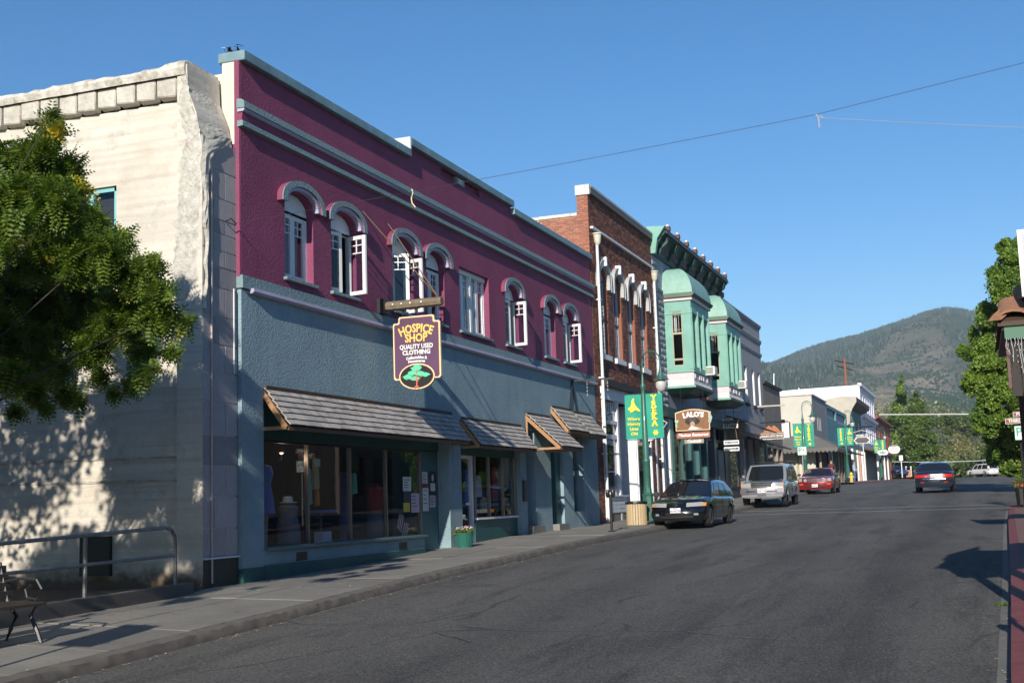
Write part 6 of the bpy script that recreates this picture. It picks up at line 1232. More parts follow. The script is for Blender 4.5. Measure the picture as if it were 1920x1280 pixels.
for px, py0, py1, nm in ((1451,700,750,'white'),(1498,727,745,'short grey')): a, c = onY(px,py1,99), onY(px,py0,99); tag(MB().tube([a, c], .05, 5).build('flagpole', WHITE2), nm+' slim mast on the roofs near the cream corner building', 'mast')

# ------------------------------------------------------------------ right hand side of the street
def facade(nm, label, y0, y1, x0, h, wallm, nwin, floors=2):
    t = thing(nm, label, 'building', (x0, (y0+y1)/2, zr((y0+y1)/2)))
    hs = []
    zb_ = zr((y0+y1)/2)
    step = (y1-y0)/nwin
    for k in range(nwin):
        a = y0+k*step+step*.25; hs.append(rect(a, a+step*.5, zb_+4.2, zb_+6.0)) if floors > 1 else None
        a = y0+k*step+step*.12; hs.append(rect(a, a+step*.76, zb_+.7, zb_+2.9))
    wall('front_wall', rect(y0, y1, zb_-1, zb_+h), hs, lambda u, v, d: (x0+d, u, v), .25, wallm, t)
    MB().box(x0+.3, x0+14, y0+.05, y1-.05, zb_-1, zb_+h-.2).build('structure_walls', DARK, t)
    for q in hs: bx('pane', GLASS, t, x0+.2, x0+.21, q[0][0], q[1][0], q[0][1], q[2][1])
    bx('cornice', WHITE2, t, x0-.2, x0-.001, y0+.05, y1-.05, zb_+h-.3, zb_+h)
    return t
facade('tan_shop_building', 'tan two storey shop building on the right pavement behind the porch', 17, 29, 3.7, 6.8, stucco('tan_r', (.35,.28,.2)), 4)
facade('red_shop_building', 'red brick shop building on the right side further up the street', 29.2, 45, 3.9, 7.2, RBM, 5)
facade('grey_shop_building', 'grey shop building on the right side beside the camera', -14, 5.5, 3.7, 7.0, stucco('grey_r', (.25,.25,.26)), 6)
facade('cream_shop_building', 'low cream shop building with a tiled porch on the right pavement', 5.7, 16.8, 3.5, 4.6, stucco('cream_r', (.4,.36,.28)), 3, 1)
facade('brown_shop_building', 'brown shop building on the right side beyond the street corner', 62, 84, 9.5, 6.5, stucco('brown_r', (.2,.15,.11)), 6)
# porch with clay tiles, green fascia, string lights
PR = thing('tiled_porch', 'clay tiled porch roof with green fascia and dark boarded end at right edge', 'porch', (1.6, 13, -1.3))
zE = 1.74; dirn = Vector((0, 1.0, .62)).normalized()
for i in range(5):
    for j in range(9):
        x_ = .31+.30*j+.17*i
        if x_ > 3.3: continue
        p = Vector((x_, 13.95, zE))+dirn*(.33*i)
        b = MB(); n = 6; rr_ = .155
        for k in range(n+1):
            a = math.pi*k/n
            for (q, dz_, rs) in ((0, .03, 1.0), (.40, .0, .86), (0, .005, .93), (.40, -.02, .8)): b.v.append(tuple(p+dirn*q+Vector((-rr_*rs*math.cos(a)+.15, 0, rr_*.45*math.sin(a)+dz_))))
        for k in range(n): o = k*4; b.f += [(o, o+4, o+5, o+1), (o+2, o+3, o+7, o+6), (o, o+2, o+6, o+4)]; b.mi += [0]*3
        b.build('roof_tile', TILE, PR, smooth=True)
b = MB()
for i in range(5):
    p = Vector((.27+.17*i, 13.93+.27*i, zE-.01+.175*i)); q = p+Vector((.20,.33,.2)); s1 = Vector((.07,-.03,.0)); b2 = MB()
    b2.add([p-s1, p+Vector((0,0,.07)), p+s1, q-s1, q+Vector((0,0,.06)), q+s1], [(0,1,4,3),(1,2,5,4),(0,2,1),(3,4,5),(0,3,5,2)]).build('hip_tile', TILE, PR)
MB().add([(.30,13.97,zE-.02),(3.4,13.97,zE-.02),(3.4,15.6,zE+.95),(1.15,15.6,zE+.95),(.30,13.97,zE-.07),(3.4,13.97,zE-.07),(3.4,15.6,zE+.9),(1.15,15.6,zE+.9)], [(0,1,2,3),(7,6,5,4),(0,4,5,1),(0,3,7,4)]).build('roof_deck', DKWOOD, PR)
MB().add([(.30,13.97,zE-.06),(1.15,15.6,zE+.9),(1.15,17.0,zE+.9),(.30,17.0,zE-.06)], [(0,1,2,3)]).build('roof_deck', TILE, PR)
bx('fascia_board', mat('porch_green', (.02,.12,.06), .5, .15), PR, .36, 3.3, 14.0, 14.03, zE-.20, zE-.03); bx('soffit', BLACK, PR, .34, 3.4, 14.03, 17.0, zE-.10, zE-.06)
for k in range(12): bx('hanging_board', mat('dark_board', (.022,.017,.014), .7, .3, bump=.1), PR, .40+k*.1, .495+k*.1, 14.08, 14.11, zE-.80+.03*(k % 3), zE-.10)
bx('corner_trim', mat('dark_red_post', (.07,.012,.012), .5, .2), PR, .365, .395, 14.07, 14.12, zE-.72, zE-.10)
for y in (14.2, 16.8): bx('post', MATS['dark_red_post'], PR, .535, .68, y, y+.14, zr(y), zE-.1)
ws_ = thing('rooftop_sign', 'white framed sign board standing above the tiled porch at the right edge', 'sign', (1.1,14.2,1.95)); bx('frame', WHITE, ws_, .555, 1.8, 13.8, 13.86, 1.94, 2.64); bx('panel', mat('sign_grey_panel', (.4,.42,.48), .5), ws_, .60, 1.75, 13.79, 13.8, 1.99, 2.59)
MB().tube([(.9,13.83,1.2),(.9,13.83,1.95)],.03,5).build('support', WHITE2, ws_)
sl_ = thing('string_lights', 'icicle string lights with white wire hanging under the porch eave', 'string lights', (.5,13.95,1.5)); b = MB(); bl = MB()
for k in range(16):
    x_ = .38+k*.035; L_ = random.uniform(.08, .45); b.tube([(x_,13.98,zE-.2),(x_+random.uniform(-.02,.02),13.98,zE-.2-L_*.5),(x_+random.uniform(-.03,.03),13.98,zE-.2-L_)], .0035, 3)
    for q in range(int(L_/.06)): bl.lathe([(.0,.0),(.0045,.008),(.0,.018)], (x_+random.uniform(-.02,.02),13.97,zE-.22-q*.06), 4)
b.build('wire', WHITE2, sl_, kind='stuff'); bl.build('bulb', WHITE, sl_, kind='stuff')
MB().add([(.48,14.9,2.09),(.60,14.9,2.12),(.58,14.9,1.98),(.46,14.9,1.95),(.48,15.1,2.09),(.60,15.1,2.12),(.58,15.1,1.98),(.46,15.1,1.95)], [(0,1,2,3),(4,7,6,5),(0,4,5,1),(1,5,6,2),(3,2,6,7),(0,3,7,4)]).build('roof_vent', WHITE2, PR)
pj = thing('shadow_caster_board', 'unseen board added over the right pavement beyond the picture edge to cast a road shadow', 'sign', (1.9,25.5,3.2)); bx('board', CREAMT, pj, 1.35, 2.7, 25.5, 25.56, 3.1, 4.2); bx('arm', IRON, pj, 1.3, 3.7, 25.51, 25.55, 4.25, 4.3)  # invented board out of view, throws a shadow onto the right of the road
_m = thing('parking_meter', 'parking meter at the right kerb just outside the picture', 'parking meter', (.50,11.7,zr(11.7)+.14), group='parking meters along the kerb'); MB().lathe([(.03,0),(.03,.95),(.06,1.0),(.06,1.15),(0,1.2)], (.50,11.7,zr(11.7)+.14), 10).build('post', BLACK, _m)
# small weeds in the right gutter
wd = thing('weed', 'small green weed growing in the right gutter', 'weed', (.14,16.2,zr(16.2))); tuft('foliage', (.16,16.2,zr(16.2)), .1, .04, 120, HERB, wd, .022)['kind'] = 'stuff'

# ------------------------------------------------------------------ trees
def leafcloud(nm, clumps, s_, m_, par, n_tot, seed=1, yfrac=0, shell=.55, tintr=(0, 1), kind=None, aspect=.62, droop=0):
    rg = np.random.default_rng(seed); vol = np.array([c[3]**2.2 for c in clumps]); cnt = np.maximum(8, (vol/vol.sum()*n_tot)).astype(int)
    P_ = []; TT = []
    for (x, y, z, r, *ex), k in zip(clumps, cnt):
        sq = ex[0] if ex else (1, 1, 1); yel = ex[1] if len(ex) > 1 else 0
        d = rg.normal(size=(k, 3)); d /= np.linalg.norm(d, axis=1)[:, None]; rad = r*(shell+(1-shell)*rg.random(k)**.5)*(1+.22*np.sin(d[:, 0]*5+x*3)*np.sin(d[:, 2]*6+z*2)+.12*rg.normal(size=k))
        P_.append(np.c_[x+d[:, 0]*rad*sq[0], y+d[:, 1]*rad*sq[1], z+d[:, 2]*rad*sq[2]-droop*np.hypot(d[:, 0], d[:, 1])**2*r]); ct = rg.uniform(*tintr)
        TT.append(np.c_[np.clip(ct+rg.normal(0, .22, k), 0, 1), np.full(k, yel)*(rg.random(k) < .85)+(rg.random(k) < yfrac)*.6, np.zeros(k)])
    P_ = np.vstack(P_); TT = np.vstack(TT); K = len(P_)
    a = rg.normal(size=(K, 3)); a /= np.linalg.norm(a, axis=1)[:, None]; b_ = rg.normal(size=(K, 3)); b_ -= (b_*a).sum(1)[:, None]*a; b_ /= np.linalg.norm(b_, axis=1)[:, None]; c_ = np.cross(a, b_)
    s2_ = s_*rg.uniform(.6, 1.35, K)[:, None]
    v = np.stack([P_-a*s2_*.5, P_+b_*s2_*.5*aspect+c_*s2_*.10, P_+a*s2_*.5, P_-b_*s2_*.5*aspect+c_*s2_*.10], 1).reshape(-1, 3)
    og = np.array(ORG[par.name]); v -= og
    me = bpy.data.meshes.new(nm); me.vertices.add(4*K); me.vertices.foreach_set('co', v.astype('f').ravel()); me.loops.add(4*K); me.loops.foreach_set('vertex_index', np.arange(4*K, dtype='i')); me.polygons.add(K); me.polygons.foreach_set('loop_start', np.arange(0, 4*K, 4, dtype='i')); me.update(calc_edges=True)
    me.materials.append(m_); at = me.attributes.new('tint', 'FLOAT_VECTOR', 'POINT'); at.data.foreach_set('vector', np.repeat(TT, 4, 0).astype('f').ravel())
    o = put(nm, me, par); 
    if kind: o['kind'] = kind
    return o
def limbs(par, base, targets, r0, m_=BARK, fork=.45, nm='trunk', top=None):
    base = Vector(base); b = MB(); top_ = Vector((sum(t[0] for t in targets)/len(targets), sum(t[1] for t in targets)/len(targets), base.z+(max(t[2] for t in targets)-base.z)*fork)); top_ = Vector(top) if top else top_; mid = base.lerp(top_, .5)+Vector((.05*r0*10, 0, 0))
    b.tube([base, mid, top_], [r0*1.2, r0, r0*.75], 9); tr_ = b.build(nm, m_, par, smooth=True)
    for t in targets:
        t = Vector(t[:3]); st = top_.lerp(mid, random.uniform(0, .6)); m1 = st.lerp(t, .5)+Vector((random.uniform(-.2, .2), random.uniform(-.2, .2), .25))*(t-st).length*.15
        MB().tube([st, m1, t], [r0*.42, r0*.25, r0*.08], 6).build('limb', m_, par, smooth=True)
def pc(px, py, Y, rpx, sq=(1,1,1), yel=0):   # crown clump at picture direction (px,py), distance Y along the street
    d = ray(px, py); k = Y/d.y; p = d*k; return (p.x, p.y, p.z, rpx/F_PX*k, sq, yel)
# --- locust at left: compound leaves
def compound(nm, clumps, n_tot, m_, par, seed, L_=.24, npair=7):
    rg = np.random.default_rng(seed); vol = np.array([c[3]**2.0 for c in clumps]); cnt = np.maximum(6, vol/vol.sum()*n_tot).astype(int); V = []; T = []
    for (x, y, z, r, sq, yel), k in zip(clumps, cnt):
        d = rg.normal(size=(k, 3)); d /= np.linalg.norm(d, axis=1)[:, None]; rad = r*(.35+.65*rg.random(k)**.6)*(1+.25*np.sin(d[:, 0]*4+x*5)*np.cos(d[:, 2]*5+z*3))
        P_ = np.c_[x+d[:, 0]*rad*sq[0], y+d[:, 1]*rad*sq[1], z+d[:, 2]*rad*sq[2]]
        ax = d+rg.normal(size=(k, 3))*.55; ax[:, 2] -= .25; ax /= np.linalg.norm(ax, axis=1)[:, None]
        up = np.tile([0, 0, 1.0], (k, 1))+rg.normal(size=(k, 3))*.35; sd_ = np.cross(ax, up); sd_ /= np.linalg.norm(sd_, axis=1)[:, None]; nn = np.cross(sd_, ax)
        Lk = L_*rg.uniform(.7, 1.25, k)[:, None]; ct = np.clip(rg.uniform(.0, 1, k)*.6+.2*(z > .5), 0, 1); yl = (rg.random(k) < .9)*yel+(rg.random(k) < .012)*.7
        for i in range(npair):
            t = (i+.6)/npair; w_ = .30*math.sin(math.pi*(.15+.8*t))*Lk; c0 = P_+ax*Lk*(t-.5)-nn*Lk*.25*t*t
            for sg in (-1, 1):
                tip = c0+sd_*sg*w_+ax*Lk*.05-nn*w_*.15; hw = ax*Lk*.055; md = (c0+tip)/2
                V.append(np.stack([c0, md-hw, tip, md+hw], 1).reshape(-1, 3)); T.append(np.repeat(np.c_[ct, yl, 0*yl], 4, 0))
    V = np.vstack(V); T = np.vstack(T); K = len(V)//4; V -= np.array(ORG[par.name])
    me = bpy.data.meshes.new(nm); me.vertices.add(4*K); me.vertices.foreach_set('co', V.astype('f').ravel()); me.loops.add(4*K); me.loops.foreach_set('vertex_index', np.arange(4*K, dtype='i')); me.polygons.add(K); me.polygons.foreach_set('loop_start', np.arange(0, 4*K, 4, dtype='i')); me.update(calc_edges=True)
    me.materials.append(m_); at = me.attributes.new('tint', 'FLOAT_VECTOR', 'POINT'); at.data.foreach_set('vector', T.astype('f').ravel()); return put(nm, me, par)
LOC = leafmat('locust_leaf', (.035,.075,.012), (.17,.24,.03), (.50,.40,.05), .3)
LT_ = thing('locust_tree', 'leafy locust tree with a few yellowing sprays in front of the white rendered wall', 'tree', (-13.4, 12.4, -1.35))
LC = [(100,212,14),(95,250,30),(70,290,45),(120,320,45),(15,300,45),(30,370,60),(110,385,60),(160,420,50),(60,470,80),(170,480,65),(225,455,35),(285,500,28),(140,560,90),(250,520,45),(235,590,60),(300,590,42),(345,605,22),(50,580,90),(60,650,60),(170,650,50),(270,655,30),(20,700,40),(190,705,22),(262,705,22),(110,690,30),(300,545,30),(10,650,60),(60,725,35),(130,740,25),(215,735,14),(245,725,13),(150,755,14),(290,690,16),(320,660,16),(85,765,14),(30,770,18),(0,560,70),(-60,450,110),(-80,600,110),(-70,320,80),(-150,520,120)]
rgl = random.Random(3)
LCL = [pc(x, y, 13.4+rgl.uniform(-1.1, .9), r, (1,1.1,.9)) for x, y, r in LC]+[pc(28,430,12.6,22,(1,1,1),1), pc(105,245,12.9,14,(1,1,1),1), pc(150,352,12.7,18,(1,.8,.8),1), pc(12,385,12.4,10,(1,1,1),1), pc(30,470,12.5,12,(1,1,1),.9)]
cr_ = compound('crown', [(x, y, z, r*.86, sq, yl) for x, y, z, r, sq, yl in LCL], 15000, LOC, LT_, 5, L_=.29); cr_['kind'] = 'stuff'
limbs(LT_, (-13.6, 11.9, -1.4), [c[:3] for c in LCL[:28:3]], .06, top=(-13.6, 12.3, .6))
SPARSE = None
for (dx, dy, dz, rot, lab) in ((2.6,-6.6,.3,1.1,'locust tree standing off to the left whose shade falls over the pavement'),(-1.2,-5.2,.6,2.3,'second locust tree off to the left shading the lower white wall'),(-1.0,-3.4,-.6,3.7,'third locust tree off to the left close to the railing ramp')):
    c = copy_tree(LT_); c['label'] = lab
    if SPARSE is None: SPARSE = compound('crown', [(x, y, z, r*.66, sq, yl) for x, y, z, r, sq, yl in LCL], 6500, LOC, LT_, 8, L_=.27); sp_me = SPARSE.data; bpy.data.objects.remove(SPARSE)
    for ch in bpy.data.objects:
        if ch.parent == c and ch.name.startswith('crown'): ch.data = sp_me; ch['kind'] = 'stuff'; c.location = Vector((-13.4+dx, 12.4+dy, -1.35+dz)); c.rotation_euler = (0,0,rot); c['group'] = 'locust trees on the left'; LT_['group'] = 'locust trees on the left'
for i, (x_, y_, lab) in enumerate(((-14.5,6,'broad tree added to block sky light, off to the left in the yard nearest the pavement'),(-20,7.5,'broad tree added to block sky light, off to the left in the middle of the yard'),(-26,8,'broad tree added to block sky light, farthest to the left in the yard'),(-12.5,-3,'broad tree added to block sky light, behind the camera on the left pavement'),(-14.4,9.0,'light crowned tree added to shade the wall, just off the left edge beside the ramp railing'))):  # unseen crowns added to keep sky and sun off the white wall
    bt_ = thing('shade_tree', lab, 'tree', (x_,y_,-1.8), group='unseen trees added at left to shade the wall'); leafcloud('crown', [(x_+random.uniform(-3.2,3.2)*(.75 if i == 4 else 1), y_+random.uniform(-2.8,2.8)*(.7 if i == 4 else 1), random.uniform(2.6 if i == 4 else .6,5.4), random.uniform(.6,1.0), (1,1,.8), 0) for k in range(20 if i == 4 else 60)], .16, LOC, bt_, 6500 if i == 4 else 26000, 70+i, kind='stuff'); MB().tube([(x_,y_,-1.9),(x_,y_,2.5)],[.28,.18],8).build('trunk', BARK, bt_)
# --- sweet gum at right
GUM = leafmat('gum_leaf', (.07,.14,.02), (.19,.28,.04), (.35,.38,.08), .25)
GT = thing('sweet_gum_tree', 'tall bright green sweet gum tree over the street at the right edge', 'tree', (5.2, 62, -.2))
GC = [(1882,462,16),(1892,492,26),(1908,470,22),(1872,525,26),(1898,545,36),(1852,592,26),(1885,610,42),(1838,625,24),(1824,655,24),(1850,672,36),(1890,690,50),(1832,712,30),(1866,735,44),(1905,750,46),(1850,790,28),(1885,800,44),(1915,830,44),(1880,850,30),(1940,600,60),(1950,700,70),(1940,500,45),(1960,800,70),(1903,870,26)]
rgl = random.Random(4); GCL = [pc(x, y, 60+rgl.uniform(-2.2, 2.5), r, (1,1.2,.95)) for x, y, r in GC]
sub = []
for c in GCL:
    for k in range(14):
        d = Vector((rgl.gauss(0,1), rgl.gauss(-.5,1), rgl.gauss(0,1))).normalized(); q = c[3]*rgl.uniform(.7, 1.15); sub.append((c[0]+d.x*q*.72, c[1]+d.y*q*.9, c[2]+d.z*q*.72, q*rgl.uniform(.28, .5), (1,1,1), 0))
leafcloud('crown', sub, .115, GUM, GT, 240000, 11, shell=.3, kind='stuff', aspect=.85, droop=.15)
limbs(GT, (5.2, 62, -.3), [c[:3] for c in GCL], .32)
# --- trees closing the street
CON = leafmat('cedar_leaf', (.07,.13,.025), (.17,.25,.045), (.3,.3,.1), .1); OVL = leafmat('hornbeam_leaf', (.05,.09,.018), (.12,.18,.035), (.3,.3,.1), .15); OLV = leafmat('olive_leaf', (.11,.13,.05), (.26,.25,.11), (.3,.24,.12), .15); DKL = leafmat('shade_leaf', (.05,.085,.022), (.13,.17,.045), (.2,.2,.08), .15)
def farm(nm, label, pts, Y, m_, n, s_, seed, grp=None, shell=.6, tr_=None, sq=(1,1,1)):
    cl = [pc(x, y, Y+random.uniform(-2, 2), r, sq) for x, y, r in pts]; b_ = min(c[2]-c[3] for c in cl); cx_ = sum(c[0] for c in cl)/len(cl)
    t = thing(nm, label, 'tree', (cx_, Y, zr(Y)), group=grp); sb = []
    for c in cl:
        for k in range(9):
            d = Vector((random.gauss(0,1), random.gauss(-.3,1), random.gauss(0,1))).normalized(); sb.append((c[0]+d.x*c[3]*.6, c[1]+d.y*c[3]*.7, c[2]+d.z*c[3]*.6, c[3]*.42, (1,1,.8), 0))
    leafcloud('crown', sb, s_, m_, t, n, seed, shell=shell, kind='stuff', aspect=.7); MB().tube([(cx_, Y, zr(Y)-.5), (cx_, Y, max(b_+2, zr(Y)+2.5))], [.35, .22], 8).build('trunk', BARK, t, smooth=True)
farm('cedar_tree', 'tall pointed light green cedar left of the oval tree at the street end', [(1690,704,4),(1690,713,6),(1690,724,9),(1690,736,12),(1689,748,15),(1688,762,18),(1687,780,23),(1686,805,26),(1685,830,28),(1685,858,30),(1685,880,26)], 216, CON, 26000, .34, 21)
farm('hornbeam_tree', 'dense oval dark green tree in the middle of the street end', [(1717,736,5),(1717,744,9),(1718,754,14),(1718,766,19),(1718,782,25),(1719,800,32),(1721,820,38),(1722,838,39),(1721,854,31),(1708,830,28),(1736,830,28)], 203, OVL, 52000, .30, 22, shell=.3)
for i, (nm, lab, pts, Y, m_) in enumerate([('olive_tree','dry olive toned tree just right of the oval tree',[(1775,855,26),(1795,835,24),(1765,880,22)],232,OLV),('olive_tree','broad tree with pale greyish crown behind the far white car',[(1815,850,30),(1835,868,24),(1800,880,22)],245,OLV),('shade_tree','dark shady tree right of the far white car under the gum tree',[(1870,850,32),(1895,872,32),(1850,880,18)],222,DKL),
    ('shade_tree','rounded tree rising behind the thin wires right of the oval tree',[(1775,795,22),(1800,800,26),(1830,800,26)],275,DKL),('shade_tree','tall tree behind the pale one below the hillside',[(1850,800,34),(1880,790,34),(1915,800,40)],265,DKL),('olive_tree','low brushy tree beyond the corner at the left of the cedar',[(1655,880,16),(1668,862,18),(1680,885,16)],235,DKL),('shade_tree','tree at the far right end of the street partly under the porch post',[(1900,885,30),(1930,870,40)],205,DKL),('shade_tree','tree between the oval tree and the olive one',[(1750,870,20),(1740,885,16)],240,DKL),('shade_tree','dark round tree left behind the cedar by the red building',[(1660,800,20),(1672,825,22)],262,DKL)]):
    farm(nm, lab, pts, Y, m_, 14000, .42, 30+i, 'background trees at the end of the street')
hg = thing('hedge', 'low dark hedge closing the far end of the street behind the cars', 'hedge', (0, 228, 1.4)); leafcloud('foliage', [(x_, 228+random.uniform(-3,3), 2.2+random.uniform(0,1.2), 2.6, (1.3,1,1), 0) for x_ in np.arange(-16, 16, 1.6)], .45, DKL, hg, 14000, 51, kind='stuff')
wdl = leafcloud('woodland', [(x_, 330+random.uniform(-12,25), 2+random.uniform(0,15), random.uniform(3.5,6.5), (1.2,1,1.1), 0) for x_ in np.arange(-90, 70, .9)], .8, OLV, hg, 42000, 53); wdl.parent = None; wdl['kind'] = 'stuff'; wdl.location = (0, 228, 1.4); tag(wdl, 'olive green woodland mass behind the trees at the street end', 'woodland')
bt = thing('far_tree', 'tree filling the gap behind the buildings right of the gum tree', 'tree', (14, 110, .8)); leafcloud('crown', [(12+random.uniform(-4,6), 110+random.uniform(-8,8), 3+random.uniform(0,6), 3.0, (1,1,1), 0) for k in range(14)], .4, DKL, bt, 9000, 52, kind='stuff')

# ------------------------------------------------------------------ mountain with conifers
from mathutils import noise as mn
SKY = [(-1400,120),(-900,170),(-620,215),(-404,258),(-325,288),(-270,304),(-218,312),(-160,326),(-112,334),(-75,343),(-40,350),(-12,346),(10,338),(40,322),(90,285),(200,250),(420,215),(800,150),(1400,90)]
def mh(x, y):
    r_ = interp(x*2600/max(y, 2600) if y > 2600 else x+.10*(2600-y)*0, SKY); t = min(1, max(0, (y-700)/1900)); s_ = t**1.15
    n = mn.fractal(Vector((x/420, y/420, 3.3)), 1.0, 2.0, 5); rid = 1-abs(mn.noise(Vector((x/260+y/700, y/900, 1.7))))*2
    h = r_*s_+(n*34+rid*26-14)*min(1, t*2.2)*(1-.75*max(0, (t-.72)/.28))
    if y > 2600: h = r_*(1-(y-2600)/1600)+n*10
    return max(-3, h)
b = MB(); xs = list(np.arange(-1500, 1500, 16.0)); ysm = list(np.arange(620, 2601, 22.0))+[2650,2750,2950,3300]
for y in ysm:
    for x in xs: b.v.append((x, y, mh(x, y)))
W_ = len(xs)
for j in range(len(ysm)-1):
    for i in range(W_-1): a = j*W_+i; b.f.append((a, a+1, a+W_+1, a+W_)); b.mi.append(0)
def bare(x, y):
    u = x/y; hh = (y-700)/1900; lo_ = -.085-.10*max(0, .75-hh)
    f_ = min(1, max(0, (u-lo_)/.03))*min(1, max(0, (-.012-u)/.02+.35*(hh < .6)))*min(1, max(0, (.97-hh)/.06))*min(1, max(0, (hh-.12)/.15))
    return max(0, min(1, f_*(.75+.9*mn.noise(Vector((x/110, y/170, 4.4))))))
def hillmat():
    q = NB('hillside'); n1 = q.noise(.006, 8, .65); n2 = q.noise(.055, 9, .8); c = q.ramp(n2, [(.34, (.03,.048,.015)), (.46, (.075,.085,.032)), (.56, (.20,.16,.09)), (.68, (.42,.32,.21))])
    at = q.new('ShaderNodeAttribute', attribute_name='bare'); n3 = q.noise(.03, 9, .85)
    tan_ = q.ramp(n3, [(.34, (.08,.09,.04)), (.43, (.20,.16,.10)), (.50, (.42,.32,.21)), (.64, (.60,.48,.34))]); c = q.mix(q.ramp(n2, [(.35, (.022,.04,.014)), (.6, (.07,.085,.032)), (.72, (.16,.14,.08))]), tan_, at.outputs['Fac']); q.col(c); q.bump(n2, 1.0, 6); q.p(Roughness=.95); return q.m
hl_ = b.build('hill', hillmat(), kind='structure', smooth=True, recalc=False); at = hl_.data.attributes.new('bare', 'FLOAT', 'POINT'); at.data.foreach_set('value', np.array([bare(v[0], v[1]) for v in b.v], 'f'))
V = []; Fc = []; T = []; rgm = np.random.default_rng(9); cntc = 0; tries = 0
while cntc < 22000 and tries < 200000:
    tries += 1; y = 2620-1500*rgm.random()**1.6; x = rgm.uniform(-.2, .04)*y; u = x/y; hh = (y-700)/1900
    dens = .7 if hh < .16 else .95 if (hh > .80-.45*min(1, max(0, (-.03-u)/.12))) else .10
    nz = mn.noise(Vector((x/90, y/140, 7.0)))
    if hh < .97: dens += nz*.7
    dens -= bare(x, y)*.85
    if rgm.random() > dens: continue
    z = mh(x, y); h = rgm.uniform(5, 11)*(.6+.4*y/2600); r_ = h*rgm.uniform(.18, .26); o = len(V); a0 = rgm.random()*6.28
    V += [(x+r_*math.cos(a0+k*1.257), y+r_*math.sin(a0+k*1.257), z+h*.08) for k in range(5)]+[(x, y, z+h)]; Fc += [(o+k, o+(k+1) % 5, o+5) for k in range(5)]; T += [rgm.random()]*6; cntc += 1
for k in range(16000):
    y = 2560-1700*rgm.random()**1.4; x = rgm.uniform(-.17, .03)*y
    if mn.noise(Vector((x/60, y/80, 2.0))) < -.05+rgm.uniform(-.3, .3): continue
    z = mh(x, y); h = rgm.uniform(1.5, 3.6); r_ = h*rgm.uniform(.6, 1.1); o = len(V); a0 = rgm.random()*6.28
    V += [(x+r_*math.cos(a0+k_*1.257), y+r_*math.sin(a0+k_*1.257), z-.3) for k_ in range(5)]+[(x, y, z+h)]; Fc += [(o+k_, o+(k_+1) % 5, o+5) for k_ in range(5)]; T += [.8+.8*rgm.random()]*6
me = bpy.data.meshes.new('conifers'); me.from_pydata(V, [], Fc); FM = leafmat('conifer', (.008,.020,.008), (.026,.048,.016), trans=.0); me.materials.append(FM); at = me.attributes.new('tint', 'FLOAT_VECTOR', 'POINT'); at.data.foreach_set('vector', np.array([(t, 0, 0) for t in T], 'f').ravel())
fo = put('conifer_forest', me); tag(fo, 'dark conifer forest covering the upper ridge of the hill', 'forest', kind='stuff')

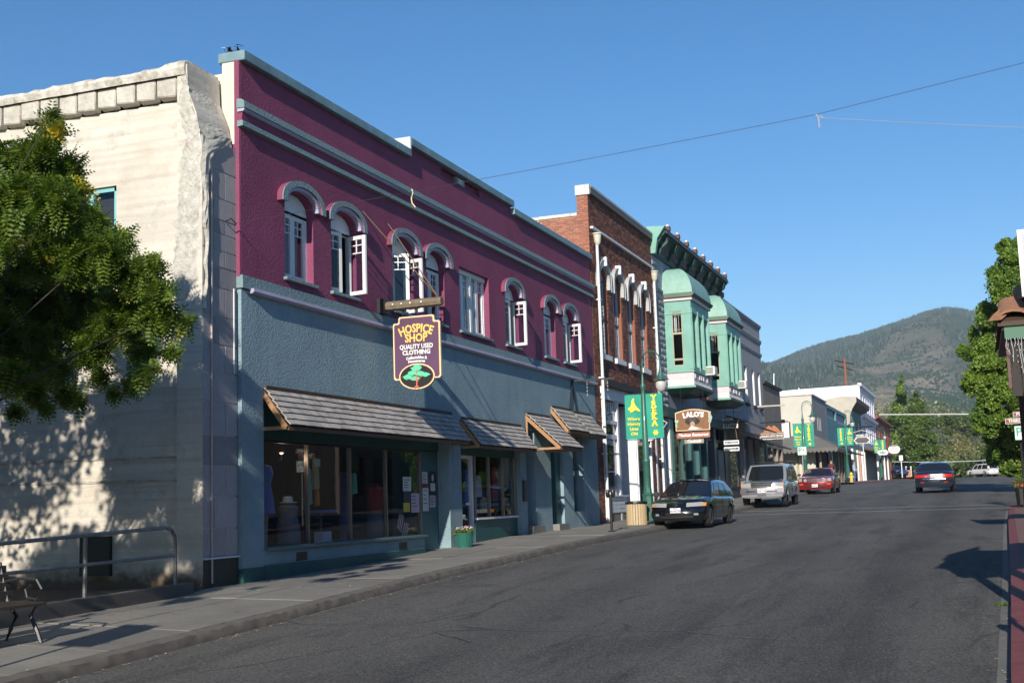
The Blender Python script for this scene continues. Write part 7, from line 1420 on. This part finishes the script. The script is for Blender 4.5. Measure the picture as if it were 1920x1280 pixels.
# ------------------------------------------------------------------ people
def person(label, loc, cols, h=1.72, face=0):
    t = thing('person', label, 'person', tuple(loc), face, local=True); k = h/1.75
    J = dict(pel=(0,0,.95,.15), sp=(0,.01,1.15,.14), ch=(0,.0,1.36,.16), nk=(0,0,1.50,.06), hd=(0,-.015,1.61,.105), ht=(0,-.01,1.69,.085), ls=(-.19,0,1.42,.06), le=(-.25,.03,1.15,.045), lw=(-.24,-.08,.92,.033), lh=(-.24,-.11,.83,.032), rs=(.19,0,1.42,.06), re=(.26,.04,1.15,.045), rw=(.25,-.1,.95,.033), rh=(.25,-.14,.87,.032), lp=(-.09,0,.9,.1), lk=(-.11,-.03,.5,.07), la=(-.12,.03,.09,.045), lt=(-.13,-.14,.03,.04), rp=(.09,0,.9,.1), rk=(.11,.03,.5,.07), ra=(.12,.12,.09,.045), rt=(.13,-.04,.03,.04))
    E_ = [('pel','sp'),('sp','ch'),('ch','nk'),('nk','hd'),('hd','ht'),('ch','ls'),('ls','le'),('le','lw'),('lw','lh'),('ch','rs'),('rs','re'),('re','rw'),('rw','rh'),('pel','lp'),('lp','lk'),('lk','la'),('la','lt'),('pel','rp'),('rp','rk'),('rk','ra'),('ra','rt')]
    names = list(J); me = bpy.data.meshes.new('body'); me.from_pydata([tuple(c*k for c in J[n][:3]) for n in names], [(names.index(a), names.index(b_)) for a, b_ in E_], [])
    o = put('body', me, t); md = o.modifiers.new('s', 'SKIN'); 
    for i, n in enumerate(names): me.skin_vertices[0].data[i].radius = (J[n][3]*k, J[n][3]*k*(.75 if n in ('pel','sp','ch') else 1)); me.skin_vertices[0].data[i].use_root = (n == 'pel')
    o.modifiers.new('u', 'SUBSURF').levels = 1; dg = bpy.context.evaluated_depsgraph_get(); m2 = bpy.data.meshes.new_from_object(o.evaluated_get(dg)); o.modifiers.clear(); o.data = m2; m2.materials.clear()
    for c in cols: m2.materials.append(c)     # 0 skin 1 top 2 legs 3 shoes 4 hair
    for p in m2.polygons:
        z = p.center.z/k; x = abs(p.center.x)/k; p.material_index = 4 if (z > 1.70 or (z > 1.56 and p.center.y > .03)) else 0 if z > 1.48 or (z < 1.0 and x > .20) else 3 if z < .08 else 2 if z < .98 else 1; p.use_smooth = True
    return t
SK = mat('skin', (.42,.24,.17), .6); HA_ = mat('dark_hair', (.03,.02,.015), .7)
pp = onY(1561, 908, 96.5); person('person in dark red top and black trousers standing under the grey awning', (pp.x, 96.5, zk(96.5)), [SK, mat('dark_red_top', (.10,.02,.02), .8), BLACK, BLACK, HA_])
pp = onY(1604, 904, 106); person('person in blue jeans and pale top behind the yellow hydrant', (pp.x, 106, pp.z), [SK, mat('pale_blue_top', (.35,.42,.5), .8), mat('denim', (.06,.12,.28), .8), BLACK, HA_], face=1.2)

# ------------------------------------------------------------------ haze
hz_ = MB().box(-1700, 1700, -330, 3500, -4.5, 420).build('haze', bpy.data.materials.new('haze')); hz_['kind'] = 'stuff'
hm = hz_.data.materials[0]; hm.use_nodes = True; hn = hm.node_tree; hn.nodes.remove(hn.nodes['Principled BSDF']); pv = hn.nodes.new('ShaderNodeVolumePrincipled'); pv.inputs['Color'].default_value = (.66,.82,1,1); pv.inputs['Density'].default_value = .00015; pv.inputs['Anisotropy'].default_value = 0
hn.links.new(pv.outputs[0], hn.nodes['Material Output'].inputs['Volume'])
